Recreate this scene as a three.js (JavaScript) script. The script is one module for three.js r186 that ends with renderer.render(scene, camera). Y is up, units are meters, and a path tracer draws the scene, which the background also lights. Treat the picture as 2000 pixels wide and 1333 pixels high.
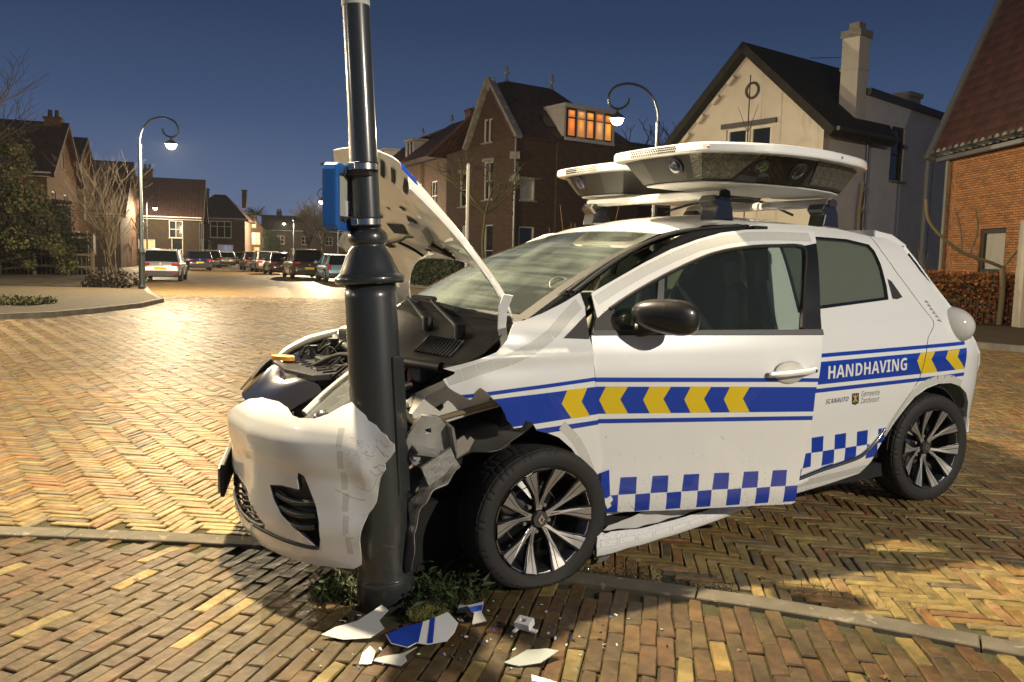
import * as THREE from 'three';
import { mergeGeometries, mergeVertices } from 'three/addons/utils/BufferGeometryUtils.js';
import { RoundedBoxGeometry } from 'three/addons/geometries/RoundedBoxGeometry.js';

// ---- camera, sky, exposure ----
const scene = new THREE.Scene();
const camera = new THREE.PerspectiveCamera(44.23, 1024 / 682, 0.1, 900);
camera.position.set(0, 1.4, 0);
camera.rotation.order = 'YXZ';
camera.rotation.set(-0.09695, 0, 0.025);
const renderer = new THREE.WebGLRenderer({ antialias: true });
renderer.toneMapping = THREE.LinearToneMapping;
renderer.toneMappingExposure = 1;
renderer.shadowMap.enabled = true;
{ // clear night sky in a long exposure: deep blue overhead, paler towards the horizon
  const w = 64, h = 512, d = new Float32Array(w * h * 4);
  const stops = [[-90, 0.012, 0.011, 0.01], [-3, 0.02, 0.02, 0.024], [0, 0.115, 0.155, 0.26], [4, 0.092, 0.134, 0.245], [9, 0.05, 0.084, 0.174], [15, 0.026, 0.048, 0.11], [25, 0.017, 0.033, 0.078], [50, 0.016, 0.024, 0.053], [90, 0.012, 0.018, 0.042]];
  for (let y = 0; y < h; y++) {
    const el = (y + 0.5) / h * 180 - 90;
    let i = 0; while (i < stops.length - 2 && el > stops[i + 1][0]) i++;
    const a = stops[i], b = stops[i + 1], t = Math.min(1, Math.max(0, (el - a[0]) / (b[0] - a[0])));
    for (let x = 0; x < w; x++) { const k = (y * w + x) * 4; for (let c = 0; c < 3; c++) d[k + c] = a[c + 1] + (b[c + 1] - a[c + 1]) * t; d[k + 3] = 1; }
  }
  const sky = new THREE.DataTexture(d, w, h, THREE.RGBAFormat, THREE.FloatType);
  sky.mapping = THREE.EquirectangularReflectionMapping; sky.magFilter = sky.minFilter = THREE.LinearFilter; sky.needsUpdate = true;
  scene.background = sky; scene.environment = sky;
}
const LAMP_COLOR = new THREE.Color().setRGB(1, 0.81, 0.52), LED_COLOR = new THREE.Color().setRGB(1, 0.9, 0.74);
// ---- shapes of the car in its own axes: x to the rear, y up, z to its left side ----
const lerp = THREE.MathUtils.lerp, clamp = THREE.MathUtils.clamp;
function curve(pts) {                       // smooth (monotone cubic) function through [x, y] pairs
  const n = pts.length, d = [], m = [];
  for (let i = 0; i < n - 1; i++) d.push((pts[i + 1][1] - pts[i][1]) / (pts[i + 1][0] - pts[i][0]));
  for (let i = 0; i < n; i++) {
    if (i === 0) m.push(d[0]); else if (i === n - 1) m.push(d[n - 2]);
    else m.push(d[i - 1] * d[i] <= 0 ? 0 : 2 * d[i - 1] * d[i] / (d[i - 1] + d[i]));
  }
  return (x) => {
    if (x <= pts[0][0]) return pts[0][1] + m[0] * (x - pts[0][0]);
    if (x >= pts[n - 1][0]) return pts[n - 1][1] + m[n - 1] * (x - pts[n - 1][0]);
    let i = 0; while (x > pts[i + 1][0]) i++;
    const h = pts[i + 1][0] - pts[i][0], t = (x - pts[i][0]) / h, t2 = t * t, t3 = t2 * t;
    return (2 * t3 - 3 * t2 + 1) * pts[i][1] + (t3 - 2 * t2 + t) * h * m[i] + (-2 * t3 + 3 * t2) * pts[i + 1][1] + (t3 - t2) * h * m[i + 1];
  };
}
const V3 = (x, y, z) => new THREE.Vector3(x, y, z);
const MID = -0.86;                          // the car's centre line
const sideProfile = curve([[0.1, -0.1], [0.2, -0.05], [0.32, -0.015], [0.5, 0], [0.72, 0.025], [0.86, 0.03], [0.98, 0.012], [1.08, -0.015], [1.16, -0.05], [1.3, -0.105], [1.45, -0.17], [1.56, -0.235], [1.66, -0.33]]);
const sidePlan = curve([[-1.1, -0.45], [-0.9, -0.25], [-0.6, -0.08], [-0.3, -0.015], [0, 0], [2.3, 0], [2.9, -0.006], [3.15, -0.025], [3.3, -0.055], [3.41, -0.12], [3.47, -0.23], [3.5, -0.36]]);
const side = (s, h) => V3(s, h, sideProfile(h) + sidePlan(s + Math.max(0, h - 1.0) * 0.4));
// the front door hangs open on its front edge
const DOOR = { s: 0.31, l: -0.02, a: THREE.MathUtils.degToRad(13) };
function doorPoint(s, h, out = 0) {
  const x = s, z = sideProfile(h) * 0.9 + out - DOOR.l, c = Math.cos(DOOR.a), n = Math.sin(DOOR.a);
  return V3(DOOR.s + x * c - z * n, h, DOOR.l + x * n + z * c);
}
const roofLine = curve([[0.75, 1.545], [0.95, 1.605], [1.2, 1.655], [1.6, 1.69], [2.0, 1.685], [2.4, 1.64], [2.62, 1.6]]);
const roof = (s, l) => V3(s, roofLine(s) - 0.075 * ((l - MID) / 0.6) ** 2 - 0.05 * ((l - MID) / 0.6) ** 6, l);
// windscreen: u 0 base .. 1 top, v -1 right .. 1 left
function screen(u, v) {
  const half = lerp(0.76, 0.585, u), s0 = -0.13 + (v < 0 ? 0.2 : 0.06) * v * v, s1 = 0.86 + (v < 0 ? 0.09 : 0.03) * v * v, bow = Math.sin(Math.PI * u) * 0.03;
  const l = MID + v * half;
  return V3(lerp(s0, s1, u) - bow * 0.4, lerp(1.15 - 0.005 * v * v, 1.575 - 0.025 * v * v, u) + bow, l);
}
// open bonnet: a along it from the hinge edge, b = sideways place
const HOOD = { a: THREE.MathUtils.degToRad(52), s: 0.0, h: 1.15 };
function hood(a, b) {
  const k = (b - MID) / 0.72, sink = 0.05 * k * k + 0.09 * (Math.max(0, Math.abs(k) - 0.8) / 0.2) ** 2 + 0.1 * (a / 0.95) ** 2 - 0.05;
  const c = Math.cos(HOOD.a), n = Math.sin(HOOD.a);
  return V3(HOOD.s - a * c - sink * n, HOOD.h + a * n - sink * c, b);
}
// front bumper: u along it from the far side, v height
const BX = curve([[0, -0.5], [0.12, -0.8], [0.25, -0.97], [0.4, -1.08], [0.5, -1.12], [0.62, -1.115], [0.72, -1.07], [0.8, -1.0], [0.87, -0.92], [0.93, -0.85], [1, -0.77], [1.15, -0.63]]);
const BZ = curve([[0, -1.76], [0.12, -1.64], [0.25, -1.42], [0.4, -1.08], [0.5, -0.84], [0.62, -0.6], [0.72, -0.4], [0.8, -0.24], [0.87, -0.13], [0.93, -0.05], [1, 0.04], [1.15, 0.2]]);
const bumpIn = curve([[0.06, 0.16], [0.12, 0.09], [0.18, 0.05], [0.26, 0.025], [0.34, 0.01], [0.43, 0.02], [0.52, 0.02], [0.59, 0.004], [0.64, 0], [0.71, 0.014], [0.8, 0.06], [0.88, 0.14], [0.95, 0.26]]);
function bumper(u, v) {
  const e = 0.002, tx = BX(u + e) - BX(u - e), tz = BZ(u + e) - BZ(u - e), d = Math.hypot(tx, tz), k = bumpIn(v);
  return V3(BX(u) + tz / d * k, v, BZ(u) - tx / d * k);
}

const cowl = (u, v) => { const e = screen(0, v), f = V3(-0.5 + 0.12 * v * v, 0.95, MID + v * 0.7); return f.lerp(e, u).add(V3(0, -0.04 * Math.sin(Math.PI * u) * (1 - u) * 2, 0)); };
// ---- helpers ----
function rng(seed) { let a = seed >>> 0; return () => { a = (a + 0x6D2B79F5) | 0; let t = Math.imul(a ^ (a >>> 15), 1 | a); t = (t + Math.imul(t ^ (t >>> 7), 61 | t)) ^ t; return ((t ^ (t >>> 14)) >>> 0) / 4294967296; }; }
const taken = new Map();
function numbered(n) { const k = taken.get(n) ?? 0; taken.set(n, k + 1); return k ? n + '_' + String(k).padStart(3, '0') : n; }
function tag(o, label, category, group) { if (label) o.userData.label = label; if (category) o.userData.category = category; if (group) o.userData.group = group; return o; }
function thing(name, label, category, [x, y, z] = [0, 0, 0], turn = 0, group) {
  const o = new THREE.Group(); o.name = numbered(name); o.position.set(x, y, z); o.rotation.y = turn; scene.add(o); return tag(o, label, category, group);
}
function mesh(name, geo, mat, parent, label) {
  const m = new THREE.Mesh(geo, mat); m.name = parent === scene ? numbered(name) : name; m.castShadow = m.receiveShadow = true; parent.add(m); if (label) m.userData.label = label; return m;
}
function structure(name, geo, mat) { const m = mesh(name, geo, mat, scene); m.userData.kind = 'structure'; return m; }
function merge(list) {
  const out = list.filter(Boolean).map((g) => { const n = g.index ? g.toNonIndexed() : g.clone(); for (const k of Object.keys(n.attributes)) if (!['position', 'normal', 'uv'].includes(k)) n.deleteAttribute(k); if (!n.attributes.uv) n.setAttribute('uv', new THREE.BufferAttribute(new Float32Array(n.attributes.position.count * 2), 2)); if (!n.attributes.normal) n.computeVertexNormals(); return n; });
  return mergeGeometries(out);
}
function box(w, h, d, x = 0, y = 0, z = 0, rx = 0, ry = 0, rz = 0, r = 0) {
  const g = r ? new RoundedBoxGeometry(w, h, d, 2, r) : new THREE.BoxGeometry(w, h, d);
  if (rx || ry || rz) g.applyMatrix4(new THREE.Matrix4().makeRotationFromEuler(new THREE.Euler(rx, ry, rz)));
  return g.translate(x, y, z);
}
function rod(a, b, r0, r1 = r0, n = 8, open = false) {
  const d = b.clone().sub(a), len = d.length(), g = new THREE.CylinderGeometry(r1, r0, len, n, 1, open);
  g.applyQuaternion(new THREE.Quaternion().setFromUnitVectors(new THREE.Vector3(0, 1, 0), d.normalize()));
  return g.translate((a.x + b.x) / 2, (a.y + b.y) / 2, (a.z + b.z) / 2);
}
function tube(pts, r, n = 8, seg = pts.length * 6) { return new THREE.TubeGeometry(new THREE.CatmullRomCurve3(pts), seg, r, n); }
function shapeOf(pts, holes = []) { const s = new THREE.Shape(pts.map((p) => new THREE.Vector2(p[0], p[1]))); for (const h of holes) s.holes.push(new THREE.Path(h.map((p) => new THREE.Vector2(p[0], p[1])))); return s; }
function extrude(pts, depth, bevel = 0, holes = []) { return new THREE.ExtrudeGeometry(shapeOf(pts, holes), { depth, bevelEnabled: bevel > 0, bevelSize: bevel, bevelThickness: bevel, bevelSegments: 2, curveSegments: 8 }); }
const lathe = (pts, n = 32) => new THREE.LatheGeometry(pts.map((p) => new THREE.Vector2(p[0], p[1])), n);
const col = (r, g, b) => new THREE.Color().setRGB(r, g, b);
function std(c, rough = 0.8, metal = 0, o = {}) { return new THREE.MeshStandardMaterial({ color: Array.isArray(c) ? col(...c) : c, roughness: rough, metalness: metal, ...o }); }
function phys(c, o = {}) { return new THREE.MeshPhysicalMaterial({ color: Array.isArray(c) ? col(...c) : c, ...o }); }
// tileable value noise
function noise2(seed, period) {
  const r = rng(seed), t = Float32Array.from({ length: period * period }, r);
  return (x, y) => {
    const xi = Math.floor(x), yi = Math.floor(y), fx = x - xi, fy = y - yi, sx = fx * fx * (3 - 2 * fx), sy = fy * fy * (3 - 2 * fy), m = (v) => ((v % period) + period) % period;
    const g = (a, b) => t[m(b) * period + m(a)];
    return (g(xi, yi) * (1 - sx) + g(xi + 1, yi) * sx) * (1 - sy) + (g(xi, yi + 1) * (1 - sx) + g(xi + 1, yi + 1) * sx) * sy;
  };
}
function fbm(seed, base, oct = 4) { const ns = Array.from({ length: oct }, (_, i) => noise2(seed + i * 17, base << i)); return (u, v) => { let s = 0, a = 0.5, n = 0; for (let i = 0; i < oct; i++) { s += a * ns[i](u * (base << i), v * (base << i)); n += a; a *= 0.55; } return s / n; }; }
function texture(w, h, fn, srgb = false, rx = 1, ry = 1) {
  const d = new Uint8Array(w * h * 4);
  for (let y = 0; y < h; y++) for (let x = 0; x < w; x++) { const c = fn(x / w, y / h), k = (y * w + x) * 4; if (typeof c === 'number') d[k] = d[k + 1] = d[k + 2] = Math.max(0, Math.min(255, c * 255)); else for (let i = 0; i < 3; i++) d[k + i] = Math.max(0, Math.min(255, c[i] * 255)); d[k + 3] = 255; }
  const t = new THREE.DataTexture(d, w, h); t.wrapS = t.wrapT = THREE.RepeatWrapping; t.magFilter = THREE.LinearFilter; t.minFilter = THREE.LinearMipmapLinearFilter; t.generateMipmaps = true; if (srgb) t.colorSpace = THREE.SRGBColorSpace; t.repeat.set(rx, ry); t.needsUpdate = true; return t;
}
function again(t, rx, ry) { const c = t.clone(); c.repeat.set(rx, ry); c.needsUpdate = true; return c; }
const F1 = fbm(11, 4, 5), F2 = fbm(23, 8, 5), F3 = fbm(31, 16, 4), FL = fbm(47, 3, 5);
const grainTex = texture(256, 256, (u, v) => 0.25 + 0.5 * F3(u, v) + 0.25 * F2(v, u));
const mottleTex = texture(256, 256, (u, v) => 0.62 + 0.45 * F1(u, v), true);
function vary(c, t, r) { return [c[0] * (1 + (r() - 0.5) * t), c[1] * (1 + (r() - 0.5) * t), c[2] * (1 + (r() - 0.5) * t)]; }

// a shaped sheet: an outline drawn in the two coordinates of a curved surface, cut out of it, with thickness
function patch(surf, outline, o = {}) {
  const holes = o.holes ?? [], max = o.max ?? 0.06, th = o.th ?? 0.004, sign = o.sign ?? 1, uvf = o.uv ?? ((u, v) => [u, v]);
  const P = [...outline, ...holes.flat()].map((p) => [p[0], p[1]]), sc = o.scale ?? 1;
  const vec = (a) => a.map((p) => new THREE.Vector2(p[0] * sc, p[1]));
  let ctr = vec(outline), idx; 
  { // triangulateShape wants anticlockwise contours: work on index lists
    const cw = THREE.ShapeUtils.isClockWise(ctr); let base = [...outline.keys()]; if (cw) base = base.reverse();
    let at = outline.length; const hl = [], hi = [];
    for (const h of holes) { let k = h.map((_, i) => at + i); at += h.length; if (!THREE.ShapeUtils.isClockWise(vec(h))) k = k.reverse(); hi.push(k); hl.push(k.map((i) => new THREE.Vector2(P[i][0] * sc, P[i][1]))); }
    const order = [...base, ...hi.flat()];
    idx = THREE.ShapeUtils.triangulateShape(base.map((i) => new THREE.Vector2(P[i][0] * sc, P[i][1])), hl).map((t) => t.map((i) => order[i]));
  }
  const X = P.map((p) => surf(p[0], p[1]));
  for (let pass = 0; pass < 9; pass++) {
    const mid = new Map(); let any = false;
    const half = (a, b) => { const k = a < b ? a * 1e6 + b : b * 1e6 + a; if (mid.has(k)) return mid.get(k); let r = -1; if (X[a].distanceTo(X[b]) > max) { r = P.length; P.push([(P[a][0] + P[b][0]) / 2, (P[a][1] + P[b][1]) / 2]); X.push(surf(P[r][0], P[r][1])); any = true; } mid.set(k, r); return r; };
    const out = [];
    for (const [a, b, c] of idx) {
      const m = [half(a, b), half(b, c), half(c, a)], n = m.filter((x) => x >= 0).length;
      if (n === 0) out.push([a, b, c]);
      else if (n === 3) out.push([a, m[0], m[2]], [m[0], b, m[1]], [m[2], m[1], c], [m[0], m[1], m[2]]);
      else { let [p, q, r] = [a, b, c], [x, y, z] = m;
        if (n === 1) { while (x < 0) { [p, q, r] = [q, r, p]; [x, y, z] = [y, z, x]; } out.push([p, x, r], [x, q, r]); }
        else { while (z >= 0) { [p, q, r] = [q, r, p]; [x, y, z] = [y, z, x]; } out.push([x, q, y]); out.push([p, x, y], [p, y, r]); } }
    }
    idx = out; if (!any) break;
  }
  const e = 0.002, N = P.map((p) => { const a = surf(p[0] + e, p[1]).sub(surf(p[0] - e, p[1])), b = surf(p[0], p[1] + e).sub(surf(p[0], p[1] - e)); return a.cross(b).normalize().multiplyScalar(sign); });
  const pos = [], nor = [], uv = [], edges = new Map();
  const push = (p, n, t) => { pos.push(p.x, p.y, p.z); nor.push(n.x, n.y, n.z); uv.push(t[0], t[1]); };
  for (let [a, b, c] of idx) {
    const n = X[b].clone().sub(X[a]).cross(X[c].clone().sub(X[a])); if (n.dot(N[a]) < 0) [b, c] = [c, b];
    for (const i of [a, b, c]) push(X[i], N[i], uvf(...P[i]));
    for (const i of [a, c, b]) push(X[i].clone().addScaledVector(N[i], -th), N[i].clone().negate(), uvf(...P[i]));
    for (const [i, j] of [[a, b], [b, c], [c, a]]) { const k = Math.min(i, j) * 1e6 + Math.max(i, j); edges.has(k) ? edges.set(k, null) : edges.set(k, [i, j]); }
  }
  for (const ed of edges.values()) if (ed) {
    const [i, j] = ed, A = X[i], B = X[j], C = B.clone().addScaledVector(N[j], -th), D = A.clone().addScaledVector(N[i], -th), n = B.clone().sub(A).cross(N[i]).normalize();
    for (const p of [A, D, C, A, C, B]) push(p, n, [uvf(...P[i])[0], uvf(...P[i])[1]]);
  }
  const g = new THREE.BufferGeometry();
  g.setAttribute('position', new THREE.Float32BufferAttribute(pos, 3)); g.setAttribute('normal', new THREE.Float32BufferAttribute(nor, 3)); g.setAttribute('uv', new THREE.Float32BufferAttribute(uv, 2)); return g;
}
// a flat slab: polygon in space, thickened against its normal, uv in metres
function slab(pts, th = 0.12) {
  const o = pts[0], ex = pts[1].clone().sub(o).normalize(); let n = new THREE.Vector3(); for (let i = 1; i < pts.length - 1; i++) n.add(pts[i].clone().sub(o).cross(pts[i + 1].clone().sub(o))); n.normalize();
  const ey = n.clone().cross(ex), g = extrude(pts.map((p) => { const d = p.clone().sub(o); return [d.dot(ex), d.dot(ey)]; }), th);
  return g.translate(0, 0, -th).applyMatrix4(new THREE.Matrix4().makeBasis(ex, ey, n).setPosition(o));
}
// ---- ground ----
const kerbZ = curve([[-30, -4.3], [-8, -4.14], [-2.5, -4.08], [-1.4, -4.03], [-0.5, -3.87], [0.4, -3.63], [1.1, -3.41], [1.95, -3.03], [3, -2.45], [6, -0.6]]);
const soilMat = std([0.035, 0.032, 0.02], 1, 0, { map: again(mottleTex, 40, 40) });
{ const g = new THREE.PlaneGeometry(700, 700, 4, 4).rotateX(-Math.PI / 2); g.translate(0, -0.03, -150); structure('ground', g, soilMat); }
function strip(poly, y, name, mat, uvs = 1) { // flat sheet from an x,z outline
  const g = new THREE.ShapeGeometry(new THREE.Shape(poly.map((p) => new THREE.Vector2(p[0], -p[1])))).rotateX(-Math.PI / 2).translate(0, y, 0);
  const p = g.attributes.position, uv = g.attributes.uv; for (let i = 0; i < p.count; i++) uv.setXY(i, p.getX(i) * uvs, p.getZ(i) * uvs); return structure(name, g, mat);
}
// herringbone (brick L x W = 4 : 1) as a list of bricks round a centre, turned by ang
const HB = 0.054;
function herring(minX, maxX, minZ, maxZ, ang, keep, put) {
  const c = Math.cos(ang), s = Math.sin(ang), R = Math.hypot(maxX - minX, maxZ - minZ) / 2, mx = (minX + maxX) / 2, mz = (minZ + maxZ) / 2, n = Math.ceil(R / HB) + 8;
  const one = (u, v, turn) => { const x = mx + u * c - v * s, z = mz + u * s + v * c; if (x > minX && x < maxX && z > minZ && z < maxZ && keep(x, z)) put(x, z, -ang + turn); };
  for (let k = -n; k <= n; k++) for (let m = -Math.ceil(n / 4); m <= Math.ceil(n / 4); m++) {
    const bx = k + 8 * m, lim = n * 1.45; if (Math.abs(bx) > lim) continue;
    one((bx + 2) * HB, (k + 0.5) * HB, 0); one((bx + 7.5) * HB, (k + 2) * HB, Math.PI / 2);
  }
}
// the same bond as a texture for the part of the road too far off to tell bricks apart
const roadTones = [[0.33, 0.2, 0.075], [0.33, 0.235, 0.095], [0.31, 0.17, 0.07], [0.22, 0.178, 0.105], [0.35, 0.26, 0.11], [0.29, 0.195, 0.082]];
const lin = (c) => Math.pow(Math.max(0, c), 1 / 2.2);
function herringTexture() {
  const N = 512, cell = 16, col3 = new Float32Array(N * N * 3), hgt = new Float32Array(N * N), r = rng(5), per = N / cell; // 32 cells
  for (let k = 0; k < per; k++) for (let m = 0; m < per / 8; m++) for (const v of [0, 1]) {
    const t = roadTones[Math.floor(r() * roadTones.length)], q = 0.8 + 0.4 * r();
    const x0 = (v ? 7 : 0) + k + 8 * m, y0 = k, w = v ? 1 : 4, h = v ? 4 : 1;
    for (let y = 1; y < h * cell - 1; y++) for (let x = 1; x < w * cell - 1; x++) { const X = (x0 * cell + x) % N, Y = (y0 * cell + y) % N, i = Y * N + X; for (let c = 0; c < 3; c++) col3[i * 3 + c] = t[c] * q; hgt[i] = 1; }
  }
  for (let i = 0; i < N * N; i++) if (!hgt[i]) { col3[i * 3] = 0.09; col3[i * 3 + 1] = 0.08; col3[i * 3 + 2] = 0.045; }
  const at = (u, v) => (Math.floor(v * N) * N + Math.floor(u * N));
  return [texture(N, N, (u, v) => { const i = at(u, v), f = 0.75 + 0.5 * F2(u, v); return [lin(col3[i * 3] * f), lin(col3[i * 3 + 1] * f), lin(col3[i * 3 + 2] * f)]; }, true), texture(N, N, (u, v) => hgt[at(u, v)] * 0.8 + 0.2 * F3(u, v))];
}
const [hbMap, hbBump] = herringTexture(), hbRep = 1 / (32 * HB);
const roadFar = std([0.6, 0.54, 0.38], 0.55, 0, { map: again(hbMap, hbRep, hbRep), bumpMap: again(hbBump, hbRep, hbRep), bumpScale: 0.006 });
const jointMat = std([0.075, 0.066, 0.03], 1, 0, { map: again(mottleTex, 3, 3), bumpMap: again(grainTex, 6, 6), bumpScale: 0.006 });
const FARZ = -27;
{
  const near = []; for (let x = -30; x <= 6; x += 0.25) near.push([x, kerbZ(x)]);
  const paved = strip([...near, [20, 1], [20, FARZ], [-30, FARZ]], -0.012, 'road_bed', jointMat);
  strip([[-40, FARZ], [30, FARZ], [12, -60], [-10, -110], [-40, -190], [-75, -190], [-60, -100], [-40, -45]], -0.005, 'road', roadFar);
  const walk = [...near]; strip([...walk, [9, 4], [-30, 4]], -0.013, 'sidewalk_bed', std([0.06, 0.057, 0.02], 1, 0, { map: again(mottleTex, 4, 4), bumpMap: again(grainTex, 8, 8), bumpScale: 0.008 }));
}
// one brick: chamfered block, top at y = 0
function brickGeo(L, W, r) {
  const h = 0.022, c = 0.004, l = L / 2, w = W / 2, pos = [], j = () => (r() - 0.5) * 0.011;
  const T = [[-l + c + j(), -w + c + j()], [l - c + j(), -w + c + j()], [l - c + j(), w - c + j()], [-l + c + j(), w - c + j()]].map((p) => [p[0], (r() - 0.5) * 0.003, p[1]]), M = [[-l, -w], [l, -w], [l, w], [-l, w]].map((p, i) => [p[0] + (T[i][0] - Math.sign(p[0]) * (l - c)), -c * 1.2, p[1] + (T[i][2] - Math.sign(p[1]) * (w - c))]), B = M.map((p) => [p[0], -h, p[2]]);
  const quad = (a, b, d, e) => pos.push(...a, ...b, ...d, ...a, ...d, ...e);
  quad(T[0], T[3], T[2], T[1]); for (let i = 0; i < 4; i++) { const n = (i + 1) % 4; quad(T[i], T[n], M[n], M[i]); quad(M[i], M[n], B[n], B[i]); }
  const g = new THREE.BufferGeometry(); g.setAttribute('position', new THREE.Float32BufferAttribute(pos, 3)); g.computeVertexNormals();
  const uv = []; const ox = r(), oy = r(); for (let i = 0; i < pos.length; i += 3) uv.push(pos[i] * 2.2 + ox, pos[i + 2] * 2.2 + oy); g.setAttribute('uv', new THREE.Float32BufferAttribute(uv, 2)); return g;
}
const brickMap = texture(256, 256, (u, v) => { const f = 0.5 + 0.7 * F1(u, v) * (0.6 + 0.8 * F3(u, v)); return [f, f * (0.985), f * 0.96]; }, true);
const brickBump = texture(256, 256, (u, v) => F2(u, v) * 0.7 + F3(v, u) * 0.3);
const brickMat = (c) => std(c, 0.55, 0, { map: brickMap, bumpMap: brickBump, bumpScale: 0.007 });
const R0 = rng(77);
const stainN = fbm(303, 6, 4), stain = (x, z) => clamp((stainN(x / 7 + 3, z / 7 + 3) - 0.5) * 2.6 + 0.5, 0, 1);   // worn, sandy and stained areas
function lay(owner, bricks, tones, L, W, most, rand) { // the largest in view as parts, the rest as one part
  const geos = Array.from({ length: 8 }, () => brickGeo(L, W, rand)), mats = tones.flatMap((t) => [0.85, 0.94, 1.03, 1.12].map((k) => brickMat(vary(t.map((c) => c * k), 0.16, rand))));
  const inst = brickMat([1, 1, 1]);
  bricks.sort((a, b) => b.size - a.size);
  const lone = bricks.slice(0, most), rest = bricks.slice(most), e = new THREE.Euler(), q = new THREE.Quaternion();
  for (const b of lone) { const m = mesh('brick', geos[Math.floor(rand() * 8)], mats[b.tone * 4 + clamp(Math.floor(stain(b.x, b.z) * 4 + (rand() - 0.5) * 1.3), 0, 3)], owner); m.position.set(b.x, b.y, b.z); m.rotation.set(b.tx, b.turn, b.tz); }
  for (let k = 0; k < 4; k++) {
    const some = rest.filter((_, i) => i % 4 === k), im = new THREE.InstancedMesh(geos[k], inst, some.length), M = new THREE.Matrix4(), C = new THREE.Color();
    some.forEach((b, i) => { im.setMatrixAt(i, M.compose(new THREE.Vector3(b.x, b.y, b.z), q.setFromEuler(e.set(b.tx, b.turn, b.tz)), new THREE.Vector3(1, 1, 1))); const k = 0.84 + 0.28 * stain(b.x, b.z), t = vary(tones[b.tone].map((c) => c * k), 0.17, rand); im.setColorAt(i, C.setRGB(t[0], t[1], t[2])); });
    im.name = 'brick'; im.userData.kind = 'stuff'; im.castShadow = im.receiveShadow = true; owner.add(im);
  }
}
camera.updateMatrixWorld(); camera.updateProjectionMatrix();
const seenAt = (x, y, z) => { const p = new THREE.Vector3(x, y, z).project(camera); return p.z < 1 && Math.abs(p.x) < 1.08 && Math.abs(p.y) < 1.08; };
const underCar = (x, z) => { const dx = x - 0.158, dz = z + 3.53, s = dx * 0.851 - dz * 0.5255, l = dx * 0.5255 + dz * 0.851; return s > -1 && s < 3 && l > -1.7 && l < -0.1; };
{ // road bricks, herringbone in line with the kerb
  const list = [], w1 = fbm(61, 5, 3), r = rng(9);
  herring(-19, 14, FARZ, -2.2, 0.14, (x, z) => z < kerbZ(x) - 0.055 && seenAt(x, 0, z) , (x, z, turn) => {
    const d = Math.hypot(x, z, 1.4), patchTone = w1(x / 9 + 5, z / 9 + 5);
    let tone = Math.floor(r() * 6); if (patchTone < 0.42 && r() < 0.4) tone = 3; if (patchTone > 0.58 && r() < 0.4) tone = 1;
    list.push({ x, z, y: (r() - 0.5) * 0.007 + 0.006 * (w1(x / 4, z / 4) - 0.5), turn: turn + (r() - 0.5) * 0.05, tx: (r() - 0.5) * 0.05, tz: (r() - 0.5) * 0.03, tone, size: underCar(x, z) ? 0 : 1 / d });
  });
  const road = thing('road_paving', null, null); road.userData.kind = 'structure';
  lay(road, list, roadTones, 0.206, 0.0475, 300, r);
}
{ // sidewalk bricks: running rows that fan out along the bend of the kerb, a few yellow ones
  const list = [], r = rng(21), tones = [[0.105, 0.066, 0.026], [0.098, 0.064, 0.026], [0.115, 0.071, 0.027], [0.09, 0.064, 0.03], [0.25, 0.178, 0.062]], L = 0.236, W = 0.066;
  for (let i = -56; i < 54; i++) {
    const x0 = i * W, ang = lerp(0.36, 0.13, clamp((x0 + 2.2) / 3.2, 0, 1)), dx = Math.sin(ang), dz = -Math.cos(ang), sp = 1 / Math.cos(ang), off = ((i * 7919) % 5) / 5 * L + (i % 2) * L / 2;
    for (let k = -8; k < 14; k++) {
      const t = k * L + off, x = x0 * sp + dx * t, z = -2.6 + dz * t;
      if (z < kerbZ(x) + 0.13 + (x < -0.7 ? 0.0 : 0.02) || z > -1.2 || !seenAt(x, 0, z)) continue;
      if (Math.hypot(x + 0.485, z + 3.3) < 0.2) continue;
      let tone = Math.floor(r() * 4); const yellow = (i % 9 === 0 && r() < 0.34) || r() < 0.03; if (yellow) tone = 4;
      list.push({ x, z, y: (r() - 0.5) * 0.006, turn: Math.PI / 2 - ang + (r() - 0.5) * 0.05, tx: (r() - 0.5) * 0.04, tz: (r() - 0.5) * 0.03, tone, size: 1 / Math.hypot(x, z, 1.4) });
    }
  }
  const walk = thing('sidewalk', null, null); walk.userData.kind = 'structure';
  lay(walk, list, tones, 0.227, 0.0585, 300, r);
}
{ // flush concrete kerb strip between them, in pieces with joints
  const concrete = std([0.2, 0.175, 0.13], 0.9, 0, { map: again(texture(256, 256, (u, v) => { const s = F3(u, v); return 0.55 + 0.4 * F1(u, v) + (s > 0.72 ? 0.35 : 0); }, true), 1.5, 1.5), bumpMap: again(grainTex, 3, 3), bumpScale: 0.004 });
  const kerb = thing('kerb', null, null); kerb.userData.kind = 'structure';
  for (let x = -9; x < 4.5; x += 0.98) {
    const a = [], b = []; for (let i = 0; i <= 6; i++) { const u = x + 0.006 + i * (0.97 - 0.008) / 6, s = (kerbZ(u + 0.01) - kerbZ(u - 0.01)) / 0.02, n = Math.hypot(1, s); a.push([u + s / n * 0.11, -(kerbZ(u) - 0.11 / n + 0.11)]); b.push([u, -(kerbZ(u) + 0.11)]); }
    const g = extrude([...b, ...a.reverse()], 0.05, 0.006).rotateX(-Math.PI / 2).translate(0, -0.05 + 0.004, 0); const p = g.attributes.position, uv = g.attributes.uv; for (let i = 0; i < p.count; i++) uv.setXY(i, p.getX(i), p.getZ(i) + p.getY(i));
    mesh('kerb_stone', g, concrete, kerb);
  }
}
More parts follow.
